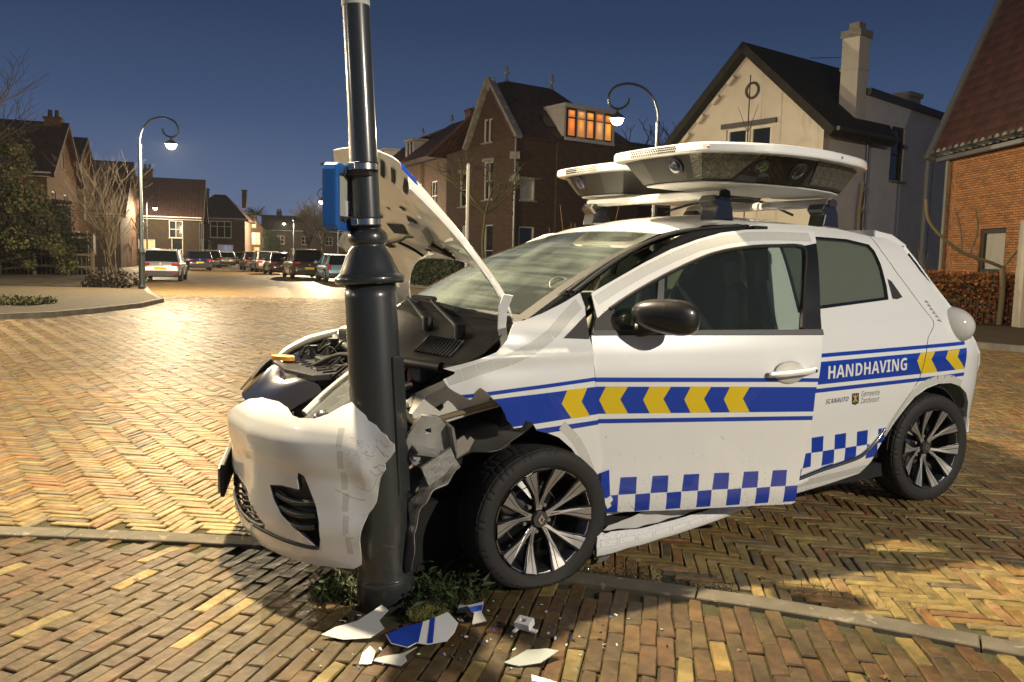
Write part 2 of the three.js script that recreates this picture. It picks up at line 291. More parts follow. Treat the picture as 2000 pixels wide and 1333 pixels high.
{ // raised pavements across the road
  const tile = std([0.16, 0.135, 0.10], 0.9, 0, { map: again(hbMap, 0.5, 0.5), bumpMap: again(grainTex, 3, 3), bumpScale: 0.006 }); tile.color.setRGB(0.24, 0.24, 0.22);
  const kerbMat = std([0.26, 0.24, 0.2], 0.9, 0, { map: again(mottleTex, 2, 2) });
  const pave = (name, edge, close) => {
    const inner = edge.map((p, i) => { const a = edge[Math.max(0, i - 1)], b = edge[Math.min(edge.length - 1, i + 1)], dx = b[0] - a[0], dz = b[1] - a[1], n = Math.hypot(dx, dz); return [p[0] + dz / n * 0.14, p[1] - dx / n * 0.14]; });
    const g = new THREE.ExtrudeGeometry(shapeOf([...inner, ...close].map((p) => [p[0], -p[1]])), { depth: 0.12, bevelEnabled: false }).rotateX(-Math.PI / 2).translate(0, -0.02, 0);
    const p = g.attributes.position, uv = g.attributes.uv; for (let i = 0; i < p.count; i++) uv.setXY(i, p.getX(i), p.getZ(i)); structure(name, g, tile);
    structure(name + '_kerb', new THREE.ExtrudeGeometry(shapeOf([...edge, ...inner.slice().reverse()].map((p) => [p[0], -p[1]])), { depth: 0.13, bevelEnabled: true, bevelSize: 0.012, bevelThickness: 0.012, bevelSegments: 2 }).rotateX(-Math.PI / 2).translate(0, -0.03, 0), kerbMat);
  };
  pave('left_sidewalk', [[-40, -14.6], [-14, -15.6], [-9.9, -16.1], [-9.35, -17.0], [-9.15, -18.4], [-9.1, -20.5], [-9.5, -22.8], [-11.2, -26], [-13.8, -31.5], [-17.2, -38], [-23, -50], [-38, -80]].map((p) => p), [[-60, -80], [-60, -14]]);
  pave('right_sidewalk', [[-36, -98], [-22, -71], [-11.4, -51.5], [-8.6, -46], [-3.6, -37.5], [0.8, -29], [4.4, -21.6], [7, -16.9], [9, -14.6], [22, -11.5]], [[40, -11], [40, -98]]);
}
// ---- houses ----
const lin2 = (c) => Math.pow(Math.max(0, c), 1 / 2.2);
const brickTex = (() => { // running brickwork, 1.1 m x 1 m
  const r = rng(3), tone = Array.from({ length: 16 * 6 }, () => 0.72 + 0.5 * r()), hot = Array.from({ length: 16 * 6 }, () => r());
  const info = (u, v) => { const row = Math.floor(v * 16), fv = v * 16 - row, x = u * 5 + (row % 2) * 0.5, c = Math.floor(x), fu = x - c; return [fv < 0.17 || fu < 0.055, row * 6 + (c % 5)]; };
  return [texture(512, 512, (u, v) => { const [j, k] = info(u, v), n = 0.8 + 0.35 * F2(u, v); return j ? [0.42 * n, 0.4 * n, 0.37 * n] : [lin(tone[k] * n * 0.62), lin(tone[k] * n * (0.56 + 0.06 * hot[k])), lin(tone[k] * n * (0.5 + 0.1 * hot[k]))]; }, true), texture(512, 512, (u, v) => (info(u, v)[0] ? 0.1 : 0.75 + 0.25 * F3(u, v)))];
})();
const brickWall = (c) => std(c, 0.88, 0, { map: again(brickTex[0], 1 / 1.1, 1), bumpMap: again(brickTex[1], 1 / 1.1, 1), bumpScale: 0.012 });
const tileTex = [texture(256, 256, (u, v) => { const r = Math.floor(v * 4), c = Math.floor(u * 4 + 0), k = ((r * 7 + c * 13) % 11) / 11; return lin((0.5 + 0.35 * k) * (0.7 + 0.5 * F2(u, v))); }, true), texture(256, 256, (u, v) => { const fv = (v * 4) % 1, fu = (u * 4) % 1; return (1 - fv) * 0.6 + 0.4 * Math.sin(Math.PI * fu); })];
const roofTiles = (c) => std(c, 0.7, 0, { map: again(tileTex[0], 0.8, 0.7), bumpMap: again(tileTex[1], 0.8, 0.7), bumpScale: 0.05 });
const plasterTex = texture(256, 256, (u, v) => lin(0.72 + 0.3 * FL(u, v) * (0.75 + 0.5 * F3(u, v))), true);
const plaster = (c) => std(c, 0.9, 0, { map: again(plasterTex, 0.35, 0.35), bumpMap: again(grainTex, 2, 2), bumpScale: 0.006 });
const whiteWood = std([0.42, 0.4, 0.36], 0.5), darkWood = std([0.035, 0.03, 0.028], 0.55), thatchDark = std([0.022, 0.02, 0.016], 0.95, 0, { map: again(mottleTex, 1, 1), bumpMap: again(grainTex, 2, 2), bumpScale: 0.06 });
const paneDark = phys([0.012, 0.014, 0.016], { roughness: 0.06, specularIntensity: 1 }), paneBlind = std([0.34, 0.32, 0.28], 0.7), zinc = std([0.14, 0.15, 0.16], 0.45, 0.4), stoneMat = std([0.3, 0.28, 0.24], 0.9, 0, { map: again(mottleTex, 1, 1) });
const curtainTex = texture(256, 256, (u, v) => { const fold = 0.5 + 0.5 * Math.sin(u * 75 + 3 * Math.sin(u * 11)), g = Math.exp(-(((u - 0.6) / 0.3) ** 2 + ((v - 0.7) / 0.35) ** 2)); return lin2((0.45 + 0.35 * fold) * (0.55 + 0.75 * g)); }, true);
const litPane = (c, k) => std([0.4, 0.25, 0.12], 0.8, 0, { emissive: col(...c), emissiveIntensity: k * 1.5, emissiveMap: curtainTex });
const house = (name, label, [x, z], group) => thing(name, label, 'house', [x, 0, z], 0, group);
// a wall of a house: outline in metres along `dir` (outside is to the viewer's side), openings cut out and glazed
function wall(h, [ox, oz], dir, outline, mat, wins = [], o = {}) {
  const n = Math.hypot(...dir), ex = dir[0] / n, ez = dir[1] / n, ang = Math.atan2(-ez, ex), depth = o.depth ?? 0.28, out = o.out ?? 0;
  const place = (m) => { m.position.set(ox - h.position.x - ez * out, o.y ?? 0, oz - h.position.z + ex * out); m.rotation.y = ang; return m; };
  const rects = wins.map(([x, y, w, t]) => [[x, y], [x + w, y], [x + w, y + t], [x, y + t]]);
  place(mesh(o.name ?? 'wall', extrude(outline, depth, 0, rects).translate(0, 0, -depth), mat, h));
  for (const [x, y, w, t, c = 2, r = 1, look = {}] of wins) {
    const f = look.frame ?? 0.07, list = [box(w, f, 0.09, x + w / 2, y + f / 2, -0.1), box(w, f, 0.09, x + w / 2, y + t - f / 2, -0.1), box(f, t - 2 * f, 0.088, x + f / 2, y + t / 2, -0.1), box(f, t - 2 * f, 0.088, x + w - f / 2, y + t / 2, -0.1)];
    for (let i = 1; i < c; i++) list.push(box(f * 0.8, t - 2 * f, 0.07, x + w * i / c, y + t / 2, -0.1));
    for (let i = 1; i < r; i++) list.push(box(w - 2 * f, f * 0.7, 0.065, x + w / 2, y + t * (look.high ? 0.68 : i / r), -0.1));
    const door = look.door, m = place(mesh(door ? 'door' : 'window', merge(list), look.dark ? darkWood : whiteWood, h));
    mesh('pane', box(w - f, t - f, 0.012, x + w / 2, y + t / 2, -0.13), look.lit ?? (look.blind ? paneBlind : paneDark), m);
    if (!door) mesh('sill', box(w + 0.16, 0.07, 0.2, x + w / 2, y - 0.035, 0.0), stoneMat, m);
    if (look.head) mesh('lintel', box(w + 0.2, 0.16, 0.05, x + w / 2, y + t + 0.08, 0.02), stoneMat, m);
  }
  return ang;
}
const at3 = (h, x, y, z) => V3(x - h.position.x, y, z - h.position.z);
function chimney(h, x, z, y0, y1, w, d, ang, mat, pots = 2) {
  const g = mesh('chimney', merge([box(w, y1 - y0, d, 0, (y0 + y1) / 2, 0), box(w + 0.12, 0.16, d + 0.12, 0, y1 + 0.08, 0)]), mat, h); g.position.copy(at3(h, x, 0, z)); g.rotation.y = ang;
  for (let i = 0; i < pots; i++) mesh('chimney_pot', new THREE.CylinderGeometry(0.11, 0.14, 0.45, 12).translate((i - (pots - 1) / 2) * 0.38, y1 + 0.38, 0), darkWood, g);
}
function finial(h, x, y, z, s = 1) { const g = mesh('finial', lathe([[0, 0.0], [0.1, 0], [0.1, 0.1], [0.05, 0.18], [0.05, 0.4], [0.14, 0.48], [0.14, 0.55], [0.05, 0.62], [0.09, 0.75], [0.03, 0.85], [0, 1.0]].map((p) => [p[0] * s, p[1] * s]), 12), stoneMat, h); g.position.copy(at3(h, x, y, z)); }

{ // white gabled house with a thatched-looking dark roof, white chimney and flat-roofed wing
  const h = house('gabled_house', 'white plastered house with dark pointed gable roof and tall white chimney', [9.31, -26]);
  const w1 = plaster([0.5, 0.45, 0.37]), w2 = plaster([0.62, 0.6, 0.58]);
  const e1 = [0.6, 0.8], e2 = [0.8, -0.6], G = (t, y, off = 0) => at3(h, 9.31 - 0.6 * t - 0.8 * off, y, -26 - 0.8 * t + 0.6 * off), D = (t, y, k) => at3(h, 9.31 - 0.6 * t + 0.8 * k, y, -26 - 0.8 * t - 0.6 * k);
  wall(h, [9.31, -26], e1, [[-6.1, 0], [0, 0], [0, 5.75], [-3, 8.3], [-6.1, 5.5]], w1, [[-3.72, 4.1, 0.86, 1.85, 1, 2, { dark: false, frame: 0.09 }], [-2.76, 4.1, 0.86, 1.85, 1, 2, { frame: 0.09 }], [-4.2, 0.9, 2.4, 2.0, 3, 2]]);
  const ring = mesh('round_vent', new THREE.TorusGeometry(0.24, 0.045, 8, 28), darkWood, h); ring.position.copy(G(2.72, 7.1, 0.02)); ring.rotation.y = Math.atan2(-0.8, 0.6);
  const hood = mesh('window_head', box(2.2, 0.16, 0.08, -2.8, 6.04, 0.05), darkWood, h); hood.position.copy(at3(h, 9.31, 0, -26)); hood.rotation.y = Math.atan2(-0.8, 0.6);
  wall(h, [9.31, -26], e2, [[0.29, 0], [2.4, 0], [2.4, 5.75], [0.29, 5.75]], w2);
  wall(h, [9.31, -26], e2, [[2.4, 0], [7.9, 0], [7.9, 6.75], [2.4, 7.0]], w2, [[4.05, 4.36, 0.84, 1.78, 1, 2, { dark: true }]], { out: -0.12, name: 'wing_wall' });
  mesh('parapet', slab([at3(h, 9.31 + 0.8 * 2.35 + 0.04, 7.12, -26 - 0.6 * 2.35 + 0.06), at3(h, 9.31 + 0.8 * 8, 6.88, -26 - 0.6 * 8 + 0.08), at3(h, 9.31 + 0.8 * 8 - 2.4, 6.88, -26 - 0.6 * 8 - 3.2), at3(h, 9.31 + 0.8 * 2.35 - 2.4, 7.12, -26 - 0.6 * 2.35 - 3.2)], 0.2), darkWood, h);
  const R = (a) => mesh('roof', slab(a, 0.26), thatchDark, h);
  R([D(-0.6, 5.5, -0.35), D(-0.6, 5.5, 3.2), D(2.97, 8.65, 6.5), D(2.97, 8.65, -0.35)]);
  R([D(2.97, 8.65, -0.35), D(2.97, 8.65, 6.5), D(6.9, 5.1, 6.5), D(6.9, 5.1, -0.35)]);
  for (let i = 0; i < 5; i++) { const t = 3.5 + i * 0.62, y = 8.05 - (t - 2.97) * 0.9 - 0.06; const b = mesh('roof_bracket', box(0.34, 0.12, 0.16, 0, 0, 0), w1, h); b.position.copy(G(t, y, 0.12)); b.rotation.set(0, Math.atan2(-0.8, 0.6), 0.72); }
  const gut = mesh('gutter', rod(D(-0.66, 5.5, -0.3), D(-0.66, 5.48, 3.1), 0.07, 0.07, 10), darkWood, h);
  mesh('drainpipe', rod(at3(h, 9.31 + 0.8 * 2.3 + 0.05, 0, -26 - 0.6 * 2.3 + 0.09), at3(h, 9.31 + 0.8 * 2.3 + 0.05, 5.5, -26 - 0.6 * 2.3 + 0.09), 0.05, 0.05, 10), zinc, h);
  { const g = mesh('chimney', merge([box(0.6, 3.4, 0.6, 0, 7.0, 0), box(0.66, 0.07, 0.66, 0, 7.7, 0)]), plaster([0.6, 0.55, 0.46]), h); g.position.copy(at3(h, 9.31 + 0.8 * 2.25 - 0.36, 0, -26 - 0.6 * 2.25 - 0.25)); g.rotation.y = Math.atan2(0.6, 0.8); mesh('chimney_cap', merge([box(0.7, 0.22, 0.7, 0, 8.78, 0), box(0.36, 0.3, 0.36, 0, 9.0, 0)]), stoneMat, g); }
  chimney(h, 9.31 + 0.8 * 7.1 - 0.8, -26 - 0.6 * 7.1 - 1.1, 6, 7.6, 0.8, 0.6, 0.64, plaster([0.42, 0.38, 0.3]), 0);
  mesh('stay_wire', rod(D(2.97, 8.72, 3.4), at3(h, 9.31 + 0.8 * 2.25 - 0.6, 8.1, -26 - 0.6 * 2.25 - 0.3), 0.012, 0.012, 5), darkWood, h);
  // the low garden wall behind the car and the closed back of the house
  mesh('back_wall', slab([D(6.1, 0, 6.4), D(0, 0, 6.4), D(0, 5.4, 6.4), D(6.1, 5.2, 6.4)], 0.2), w2, h);
}
{ // brick house at the right with a very steep tiled roof
  const h = house('brick_house', 'orange brick house with steep dark red tiled roof at the right edge', [12.3, -24]);
  wall(h, [12.3, -24.3], [0.02, 1], [[0, 0], [14, 0], [14, 4.7], [0, 4.7]], brickWall([0.55, 0.26, 0.1]), [[1.85, 1.35, 1.15, 1.15, 1, 1, { dark: true, blind: true, frame: 0.11 }], [5.4, 1.2, 1.8, 1.5, 3, 2]]);
  wall(h, [12.3 + 5, -24.1], [-1, 0.001], [[0, 0], [5, 0], [5, 4.7], [2.6, 11.2], [0, 4.7]], brickWall([0.55, 0.28, 0.13]), [], { out: 0.0 });
  mesh('roof', slab([V3(-0.3, 4.75, 14.3), V3(2.9, 12.9, 14.3), V3(2.9, 12.9, -0.65), V3(-0.3, 4.75, -0.65)], 0.2), roofTiles([0.085, 0.026, 0.016]), h);
  mesh('roof_verge', slab([V3(-0.42, 4.62, -0.67), V3(2.85, 12.95, -0.67), V3(2.85, 12.95, -0.95), V3(-0.42, 4.62, -0.95)], 0.32), std([0.10, 0.1, 0.11], 0.7), h);
  for (let i = 0; i < 46; i++) mesh('eave_tile', new THREE.CylinderGeometry(0.1, 0.1, 0.24, 8, 1, false, 0, Math.PI).rotateZ(Math.PI / 2 - 0.3).translate(-0.38, 4.66, 14.1 - i * 0.32), i % 3 ? stoneMat : zinc, h);
  mesh('gutter', box(0.14, 0.1, 14.6, -0.24, 4.52, 6.9), zinc, h);
  mesh('drainpipe', rod(V3(-0.12, 0, -0.1), V3(-0.12, 4.5, -0.1), 0.05, 0.05, 10), stoneMat, h);
  mesh('white_pillar', box(0.32, 2.6, 0.32, -0.2, 1.3, 4.1), plaster([0.55, 0.5, 0.4]), h);
}
{ // dark brick corner house with the lit dormer
  const h = house('corner_house', 'dark brown brick corner house with a glowing orange dormer window', [-0.11, -42]), bw = brickWall([0.12, 0.067, 0.04]);
  const a = [0.6, 0.8], b = [0.813, -0.582], P = (t, y, k = 0) => at3(h, -0.11 - 0.6 * t + 0.813 * k, y, -42 - 0.8 * t - 0.582 * k);
  wall(h, [-0.11, -42], a, [[-6.2, 0], [0, 0], [0, 7.55], [-2.23, 10.25], [-4.05, 7.2], [-6.2, 7.05]], bw, [[-2.72, 7.33, 0.36, 1.2, 1, 1], [-2.3, 7.33, 0.36, 1.2, 1, 1], [-4.9, 4.14, 0.66, 1.8, 1, 2, { head: 1 }], [-2.64, 4.42, 0.84, 1.95, 2, 2, { head: 1 }], [-4.6, 1.2, 0.7, 1.95, 1, 2, { blind: 1 }], [-2.5, 0.5, 0.8, 2.65, 1, 2, { door: 1 }]]);
  wall(h, [-0.11, -42], b, [[0.29, 0], [2.6, 0], [2.6, 7.4], [0.29, 7.4]], bw, [[0.4, 4.36, 0.92, 1.15, 1, 1, { blind: 1 }], [0.4, 1.2, 0.96, 1.86, 1, 1]]);
  wall(h, [-0.11, -42], b, [[2.6, 0], [8.4, 0], [8.4, 7.7], [2.6, 7.7]], bw, [], { out: 0.14 });
  mesh('drainpipe', rod(P(-0.1, 0, 0.0), P(-0.1, 7.3, 0.0), 0.05, 0.05, 8), zinc, h);
  for (const y of [5.4, 6.5]) mesh('corner_stone', box(0.5, 0.35, 0.5).translate(...P(0.1, y, 0.1).toArray()), stoneMat, h);
  const tiles = roofTiles([0.10, 0.045, 0.032]), R = (p, t = 0.18) => mesh('roof', slab(p, t), tiles, h);
  R([P(-0.25, 7.45, -0.2), P(-0.25, 7.45, 8.6), P(3, 10.75, 4.6), P(3, 10.75, 1.6)]);
  R([P(-0.25, 7.4, -0.25), P(3, 10.75, 1.6), P(2.23, 10.2, -0.1)], 0.15);
  R([P(3, 10.75, 1.6), P(3, 10.75, 4.6), P(8, 7.2, 8.6), P(8, 7.2, -0.2)]);
  R([P(3, 10.75, 4.6), P(-0.25, 7.45, 8.6), P(8, 7.2, 8.6)]); R([P(2.23, 10.2, 0), P(3, 10.75, 1.6), P(4.1, 7.1, 0)]);
  mesh('gable_verge', slab([P(-0.35, 7.3, -0.25), P(2.23, 10.45, -0.25), P(2.23, 10.45, 0.15), P(-0.35, 7.3, 0.15)], 0.16), stoneMat, h); mesh('gable_verge', slab([P(2.23, 10.45, -0.25), P(4.2, 7.1, -0.25), P(4.2, 7.1, 0.15), P(2.23, 10.45, 0.15)], 0.16), stoneMat, h);
  { const q = P(3, 10.7, 1.6).add(h.position), r2 = P(3, 10.7, 4.6).add(h.position), c = P(2.23, 10.35, 0).add(h.position); finial(h, q.x, q.y, q.z, 0.95); finial(h, r2.x, r2.y, r2.z, 0.95); chimney(h, c.x, c.z, 9.9, 10.35, 0.3, 0.3, 0, stoneMat, 0); }
  // dormer
  const ang = Math.atan2(0.582, 0.813), dm = (name, g, m, par = h) => { const q = mesh(name, g, m, par); if (par === h) { q.position.copy(at3(h, -0.11 - (-0.582) * 0.14 * 0 , 0, -42)); q.rotation.y = ang; } return q; };
  const white = plaster([0.5, 0.46, 0.42]);
  const d = dm('dormer', merge([box(3.5, 0.2, 1.9, 4.7, 9.3, -0.75), box(0.12, 1.75, 1.7, 3.05, 8.4, -0.75), box(0.12, 1.75, 1.7, 6.38, 8.4, -0.75), box(3.4, 0.16, 0.3, 4.7, 7.62, 0.05), box(3.4, 1.6, 0.1, 4.7, 8.4, -1.6)]), white);
  const warm = [litPane([1, 0.24, 0.035], 0.95), litPane([1, 0.34, 0.06], 0.9), litPane([1, 0.3, 0.06], 0.95), litPane([1, 0.42, 0.14], 0.85), litPane([1, 0.37, 0.05], 1.1)];
  for (let i = 0; i < 5; i++) { const x = 3.22 + i * 0.63, f = [box(0.6, 0.07, 0.1, x + 0.3, 7.78, 0.02), box(0.6, 0.07, 0.1, x + 0.3, 9.15, 0.02), box(0.6, 0.06, 0.09, x + 0.3, 8.72, 0.02), box(0.07, 1.3, 0.098, x + 0.03, 8.46, 0.02), box(0.07, 1.3, 0.098, x + 0.59, 8.46, 0.02)];
    const w = mesh('dormer_window', merge(f), i % 2 ? whiteWood : darkWood, h); w.position.copy(d.position); w.rotation.y = ang; mesh('lit_window_pane', box(0.5, 0.86, 0.02, x + 0.31, 8.26, -0.02), warm[i], w); mesh('lit_window_pane', box(0.5, 0.34, 0.02, x + 0.31, 8.93, -0.02), warm[(i + 2) % 5], w); }
  const sky1 = mesh('skylight', box(0.7, 0.06, 0.9), paneDark, h); sky1.position.copy(P(0.75, 8.5, 2.6)); sky1.rotation.set(0.8, ang, 0, 'YXZ');
}
{ // row of dark brick houses up the street
  const h = house('row_house', 'row of dark brick houses with roof spires and small dormers beyond the raised bonnet', [-4.49, -56]), bw = brickWall([0.11, 0.06, 0.036]), tiles = roofTiles([0.085, 0.035, 0.028]);
  const e = [0.447, 0.894], P = (t, y, k = 0) => at3(h, -4.49 - 0.447 * t + 0.894 * k, y, -56 - 0.894 * t - 0.447 * k);
  wall(h, [-4.49, -56], e, [[-18, 0], [0, 0], [0, 8], [-18, 8]], bw, [[-3, 4.6, 1.1, 2, 2, 2], [-6, 4.6, 1.1, 2, 2, 2], [-12, 4.6, 1.1, 2, 2, 2], [-3, 1.1, 1.3, 2.2, 2, 2], [-8, 1.1, 1.3, 2.2, 2, 2]]);
  wall(h, [-4.49, -56], [0.894, -0.447], [[0, 0], [8, 0], [8, 8], [0, 8]], bw);
  mesh('cornice', slab([P(-0.5, 8.3, -0.5), P(-0.5, 8.3, 8.5), P(18, 8.3, 8.5), P(18, 8.3, -0.5)], 0.3), darkWood, h);
  const R = (p) => mesh('roof', slab(p, 0.16), tiles, h);
  R([P(-0.6, 8.25, -0.6), P(-0.6, 8.25, 8.6), P(2.5, 11.1, 3.4), P(2.5, 11.1, 2.6)]); R([P(9, 8.25, -0.6), P(-0.6, 8.25, -0.6), P(2.5, 11.1, 2.6), P(6.3, 11.1, 2.6)]); R([P(18, 8.25, -0.6), P(9, 8.25, -0.6), P(11, 10.9, 2.6), P(13, 10.9, 2.6)]); R([P(6.3, 11.1, 2.6), P(11, 10.4, 2.6), P(11, 8.25, -0.6), P(7.5, 8.25, -0.6)]);
  R([P(-0.6, 8.25, 8.6), P(18, 8.25, 8.6), P(13, 10.9, 3.4), P(2.5, 11.1, 3.4)]); R([P(2.5, 11.1, 2.6), P(2.5, 11.1, 3.4), P(13, 10.9, 3.4), P(13, 10.9, 2.6)]); R([P(13, 10.9, 2.6), P(13, 10.9, 3.4), P(18, 8.25, 8.6), P(18, 8.25, -0.6)]);
  for (const [t, y] of [[2.5, 11.0], [6.3, 11.0], [12.4, 10.8]]) { const q = P(t, y, 2.8).add(h.position); finial(h, q.x, q.y, q.z, 1); }
  { const q = P(-0.2, 0, 2.2).add(h.position); chimney(h, q.x, q.z, 8, 11.0, 1.9, 0.9, Math.atan2(0.447, 0.894), brickWall([0.22, 0.12, 0.07]), 2); }
  for (const t of [8.2, 15.0]) { const f = mesh('dormer_window', merge([box(1.9, 0.14, 1.4, 0, 1.3, -0.5), box(0.12, 1.2, 1.2, -0.8, 0.6, -0.5), box(0.12, 1.2, 1.2, 0.8, 0.6, -0.5), box(0.1, 1.2, 0.08, 0, 0.6, 0.05), box(0.1, 1.2, 0.08, -0.7, 0.6, 0.05), box(0.1, 1.2, 0.08, 0.7, 0.6, 0.05)]), whiteWood, h); f.position.copy(P(t, 8.7, 0.3)); f.rotation.y = Math.atan2(-0.894, 0.447); mesh('pane', box(1.5, 1.1, 0.03, 0, 0.6, 0), paneDark, f); }
}
// plainer houses further off: box of brick with windows, gable roof along or across
function plainHouse(name, label, [x, z], dir, w, d, eave, ridge, o = {}) {
  const h = house(name, label, [x, z], o.group), n = Math.hypot(...dir), e = [dir[0] / n, dir[1] / n], m = brickWall(o.brick ?? [0.26, 0.14, 0.08]), P = (t, y, k) => V3(e[0] * t + e[1] * k, y, e[1] * t - e[0] * k);
  const gableFront = o.gable, sideDir = [e[1], -e[0]];
  wall(h, [x, z], e, gableFront ? [[0, 0], [w, 0], [w, eave], [w / 2, ridge - 0.15], [0, eave]] : [[0, 0], [w, 0], [w, eave], [0, eave]], m, o.front ?? []);
  const rx = x + e[0] * w, rz = z + e[1] * w;
  wall(h, [rx, rz], sideDir, gableFront ? [[0.28, 0], [d, 0], [d, eave], [0.28, eave]] : [[0.28, 0], [d, 0], [d, eave], [d / 2, o.hip ? eave : ridge - 0.15], [0.28, eave]], m, o.side ?? []);
  wall(h, [x + e[1] * d, z - e[0] * d], [-sideDir[0], -sideDir[1]], gableFront ? [[0, 0], [d - 0.28, 0], [d - 0.28, eave], [0, eave]] : [[0, 0], [d - 0.28, 0], [d - 0.28, eave], [d / 2, o.hip ? eave : ridge - 0.15], [0, eave]], m, o.left ?? []);
  const tiles = roofTiles(o.tiles ?? [0.075, 0.034, 0.026]), R = (p) => mesh('roof', slab(p, 0.2), tiles, h), k = 0.45, hp = o.hip ? Math.min(w, d) * 0.4 : 0;
  const off = (t, y, kk) => P(t, y, kk);
  if (gableFront) { R([off(w + k, eave - 0.25, -k), off(w + k, eave - 0.25, d + k), off(w / 2, ridge, d + k), off(w / 2, ridge, -k)]); R([off(w / 2, ridge, -k), off(w / 2, ridge, d + k), off(-k, eave - 0.25, d + k), off(-k, eave - 0.25, -k)]); }
  else { R([off(-k, eave - 0.2, -k), off(w + k, eave - 0.2, -k), off(w + k - hp - k * !!hp, ridge, d / 2), off(-k + hp + k * !!hp, ridge, d / 2)]); R([off(w + k, eave - 0.2, d + k), off(-k, eave - 0.2, d + k), off(-k + hp + k * !!hp, ridge, d / 2), off(w + k - hp - k * !!hp, ridge, d / 2)]);
    if (hp) { R([off(w + k, eave - 0.2, -k), off(w + k, eave - 0.2, d + k), off(w - hp, ridge, d / 2)]); R([off(-k, eave - 0.2, d + k), off(-k, eave - 0.2, -k), off(hp, ridge, d / 2)]); }
    mesh('cornice', box(w + 0.5, 0.28, 0.3).applyMatrix4(new THREE.Matrix4().makeRotationY(Math.atan2(-e[1], e[0])).setPosition(P(w / 2, eave - 0.2, -0.22))), whiteWood, h); }
  for (const [t, y, kk, cw = 0.9, pots = 2] of o.chimneys ?? []) { const q = P(t, 0, kk); chimney(h, x + q.x, z + q.z, y - 2, y, cw, 0.7, Math.atan2(-e[1], e[0]), m, pots); }
  return { h, P, e };
}
const dir1 = [0.954, -0.3];
plainHouse('brick_house', 'reddish brick gabled house half hidden by the leafy bush at far left', [-40.4, -43.6], dir1, 14.6, 8.5, 5.7, 9.0, { brick: [0.22, 0.115, 0.06], front: [[9.6, 3.4, 1.1, 1.5, 2, 2], [12, 3.4, 1.1, 1.5, 2, 2], [11, 0.8, 1.4, 1.8, 2, 2]], side: [[1.2, 3.2, 1, 1.5, 1, 2], [4.5, 3.2, 1, 1.5, 1, 2], [4, 6.2, 0.7, 1.1], [3.6, 0.8, 1.6, 1.9, 2, 2]], chimneys: [[14.2, 9.1, 4.2]] });
plainHouse('brick_house', 'narrow brown brick gable with white windows next to the hedge', [-39.4, -54], dir1, 10, 8.2, 6.4, 9.3, { brick: [0.24, 0.14, 0.08], side: [[1, 3.5, 1.1, 1.7, 2, 2], [4.6, 3.5, 1.1, 1.7, 2, 2], [3.6, 6.6, 0.9, 1.2, 1, 2], [1.2, 0.7, 2, 1.9, 3, 2], [5.2, 0.4, 1.2, 2.3, 1, 2, { door: 1 }]] });
plainHouse('brick_house', 'dark house with a big sloping roof and a tall chimney behind the bare shrub', [-37.6, -63], dir1, 7.5, 10, 4.2, 8.6, { brick: [0.13, 0.065, 0.035], tiles: [0.07, 0.03, 0.02], front: [[4.2, 1, 1.6, 1.6, 2, 2, { lit: litPane([1, 0.9, 0.65], 0.5) }]], chimneys: [[3.6, 9.6, 1.2, 1.3, 0]] });
plainHouse('brick_house', 'dim brick house with bay dormer behind the second street lamp', [-38.2, -76], dir1, 9.2, 9, 4.6, 8.4, { brick: [0.055, 0.036, 0.023], front: [[1, 0.8, 1.4, 1.6, 2, 2, { lit: litPane([1, 0.8, 0.5], 0.35) }], [4, 0.8, 1.4, 1.6, 2, 2, { lit: litPane([1, 0.8, 0.5], 0.3) }], [6.6, 2.6, 1.2, 1.6, 2, 2], [6.8, 0.5, 1, 2.1, 1, 2, { door: 1 }]], side: [[2, 2.6, 1.4, 1.6, 2, 2], [5, 2.6, 1.4, 1.6, 2, 2], [2, 0.6, 1.4, 1.6, 2, 2]], chimneys: [[4.4, 9, 4.5], [0.5, 8.9, 4.5]] });
plainHouse('brick_house', 'broad brick house with hipped roof and large white framed upper window', [-38, -97.8], [0.979, -0.206], 6.5, 8, 5.4, 8.3, { hip: true, brick: [0.15, 0.095, 0.065], front: [[2.6, 3.05, 2.4, 1.95, 3, 2, { high: 1, frame: 0.1 }], [1, 0.6, 1.2, 1.8, 2, 2, { lit: litPane([0.75, 0.85, 1], 0.25) }], [3.4, 0.6, 1.8, 1.7, 3, 1, { lit: litPane([0.5, 0.65, 1], 0.25) }]], chimneys: [[6.2, 8.7, 2.5, 0.5, 0], [1.6, 8.8, 4, 0.7, 0]] });
plainHouse('brick_house', 'small gabled house with brightly lit bay window at the end of the street', [-45.4, -140], dir1, 3.6, 8, 5.3, 8, { gable: true, brick: [0.42, 0.27, 0.16], front: [[0.35, 2.75, 2.8, 2.1, 4, 2, { lit: litPane([1, 0.68, 0.3], 3), frame: 0.12 }], [1.1, 5.5, 1.4, 1.1, 2, 1, { lit: litPane([1, 0.82, 0.45], 1.6), frame: 0.1 }], [0.7, 0.4, 0.9, 2, 2, 2, { lit: litPane([1, 0.55, 0.18], 1.3) }], [2, 0.4, 1, 2, 2, 2, { lit: litPane([1, 0.55, 0.18], 1.3) }]] });
plainHouse('brick_house', 'long low dark row with a small dormer right of the lit gable', [-42, -142], dir1, 16, 9, 5.4, 8, { brick: [0.14, 0.09, 0.06], front: [[2, 3, 1.2, 1.4, 2, 2], [6, 3, 1.2, 1.4, 2, 2], [10, 3, 1.2, 1.4, 2, 2]], chimneys: [[2.5, 8.5, 4.5], [6.5, 8.4, 4.5]] });
plainHouse('brick_house', 'dark house standing behind the white gabled house and the right street lamp', [4.2, -47], [0.8, -0.6], 11, 9, 5, 9.1, { brick: [0.2, 0.12, 0.08], tiles: [0.04, 0.03, 0.028], chimneys: [[1.2, 10.3, 4.5]] });
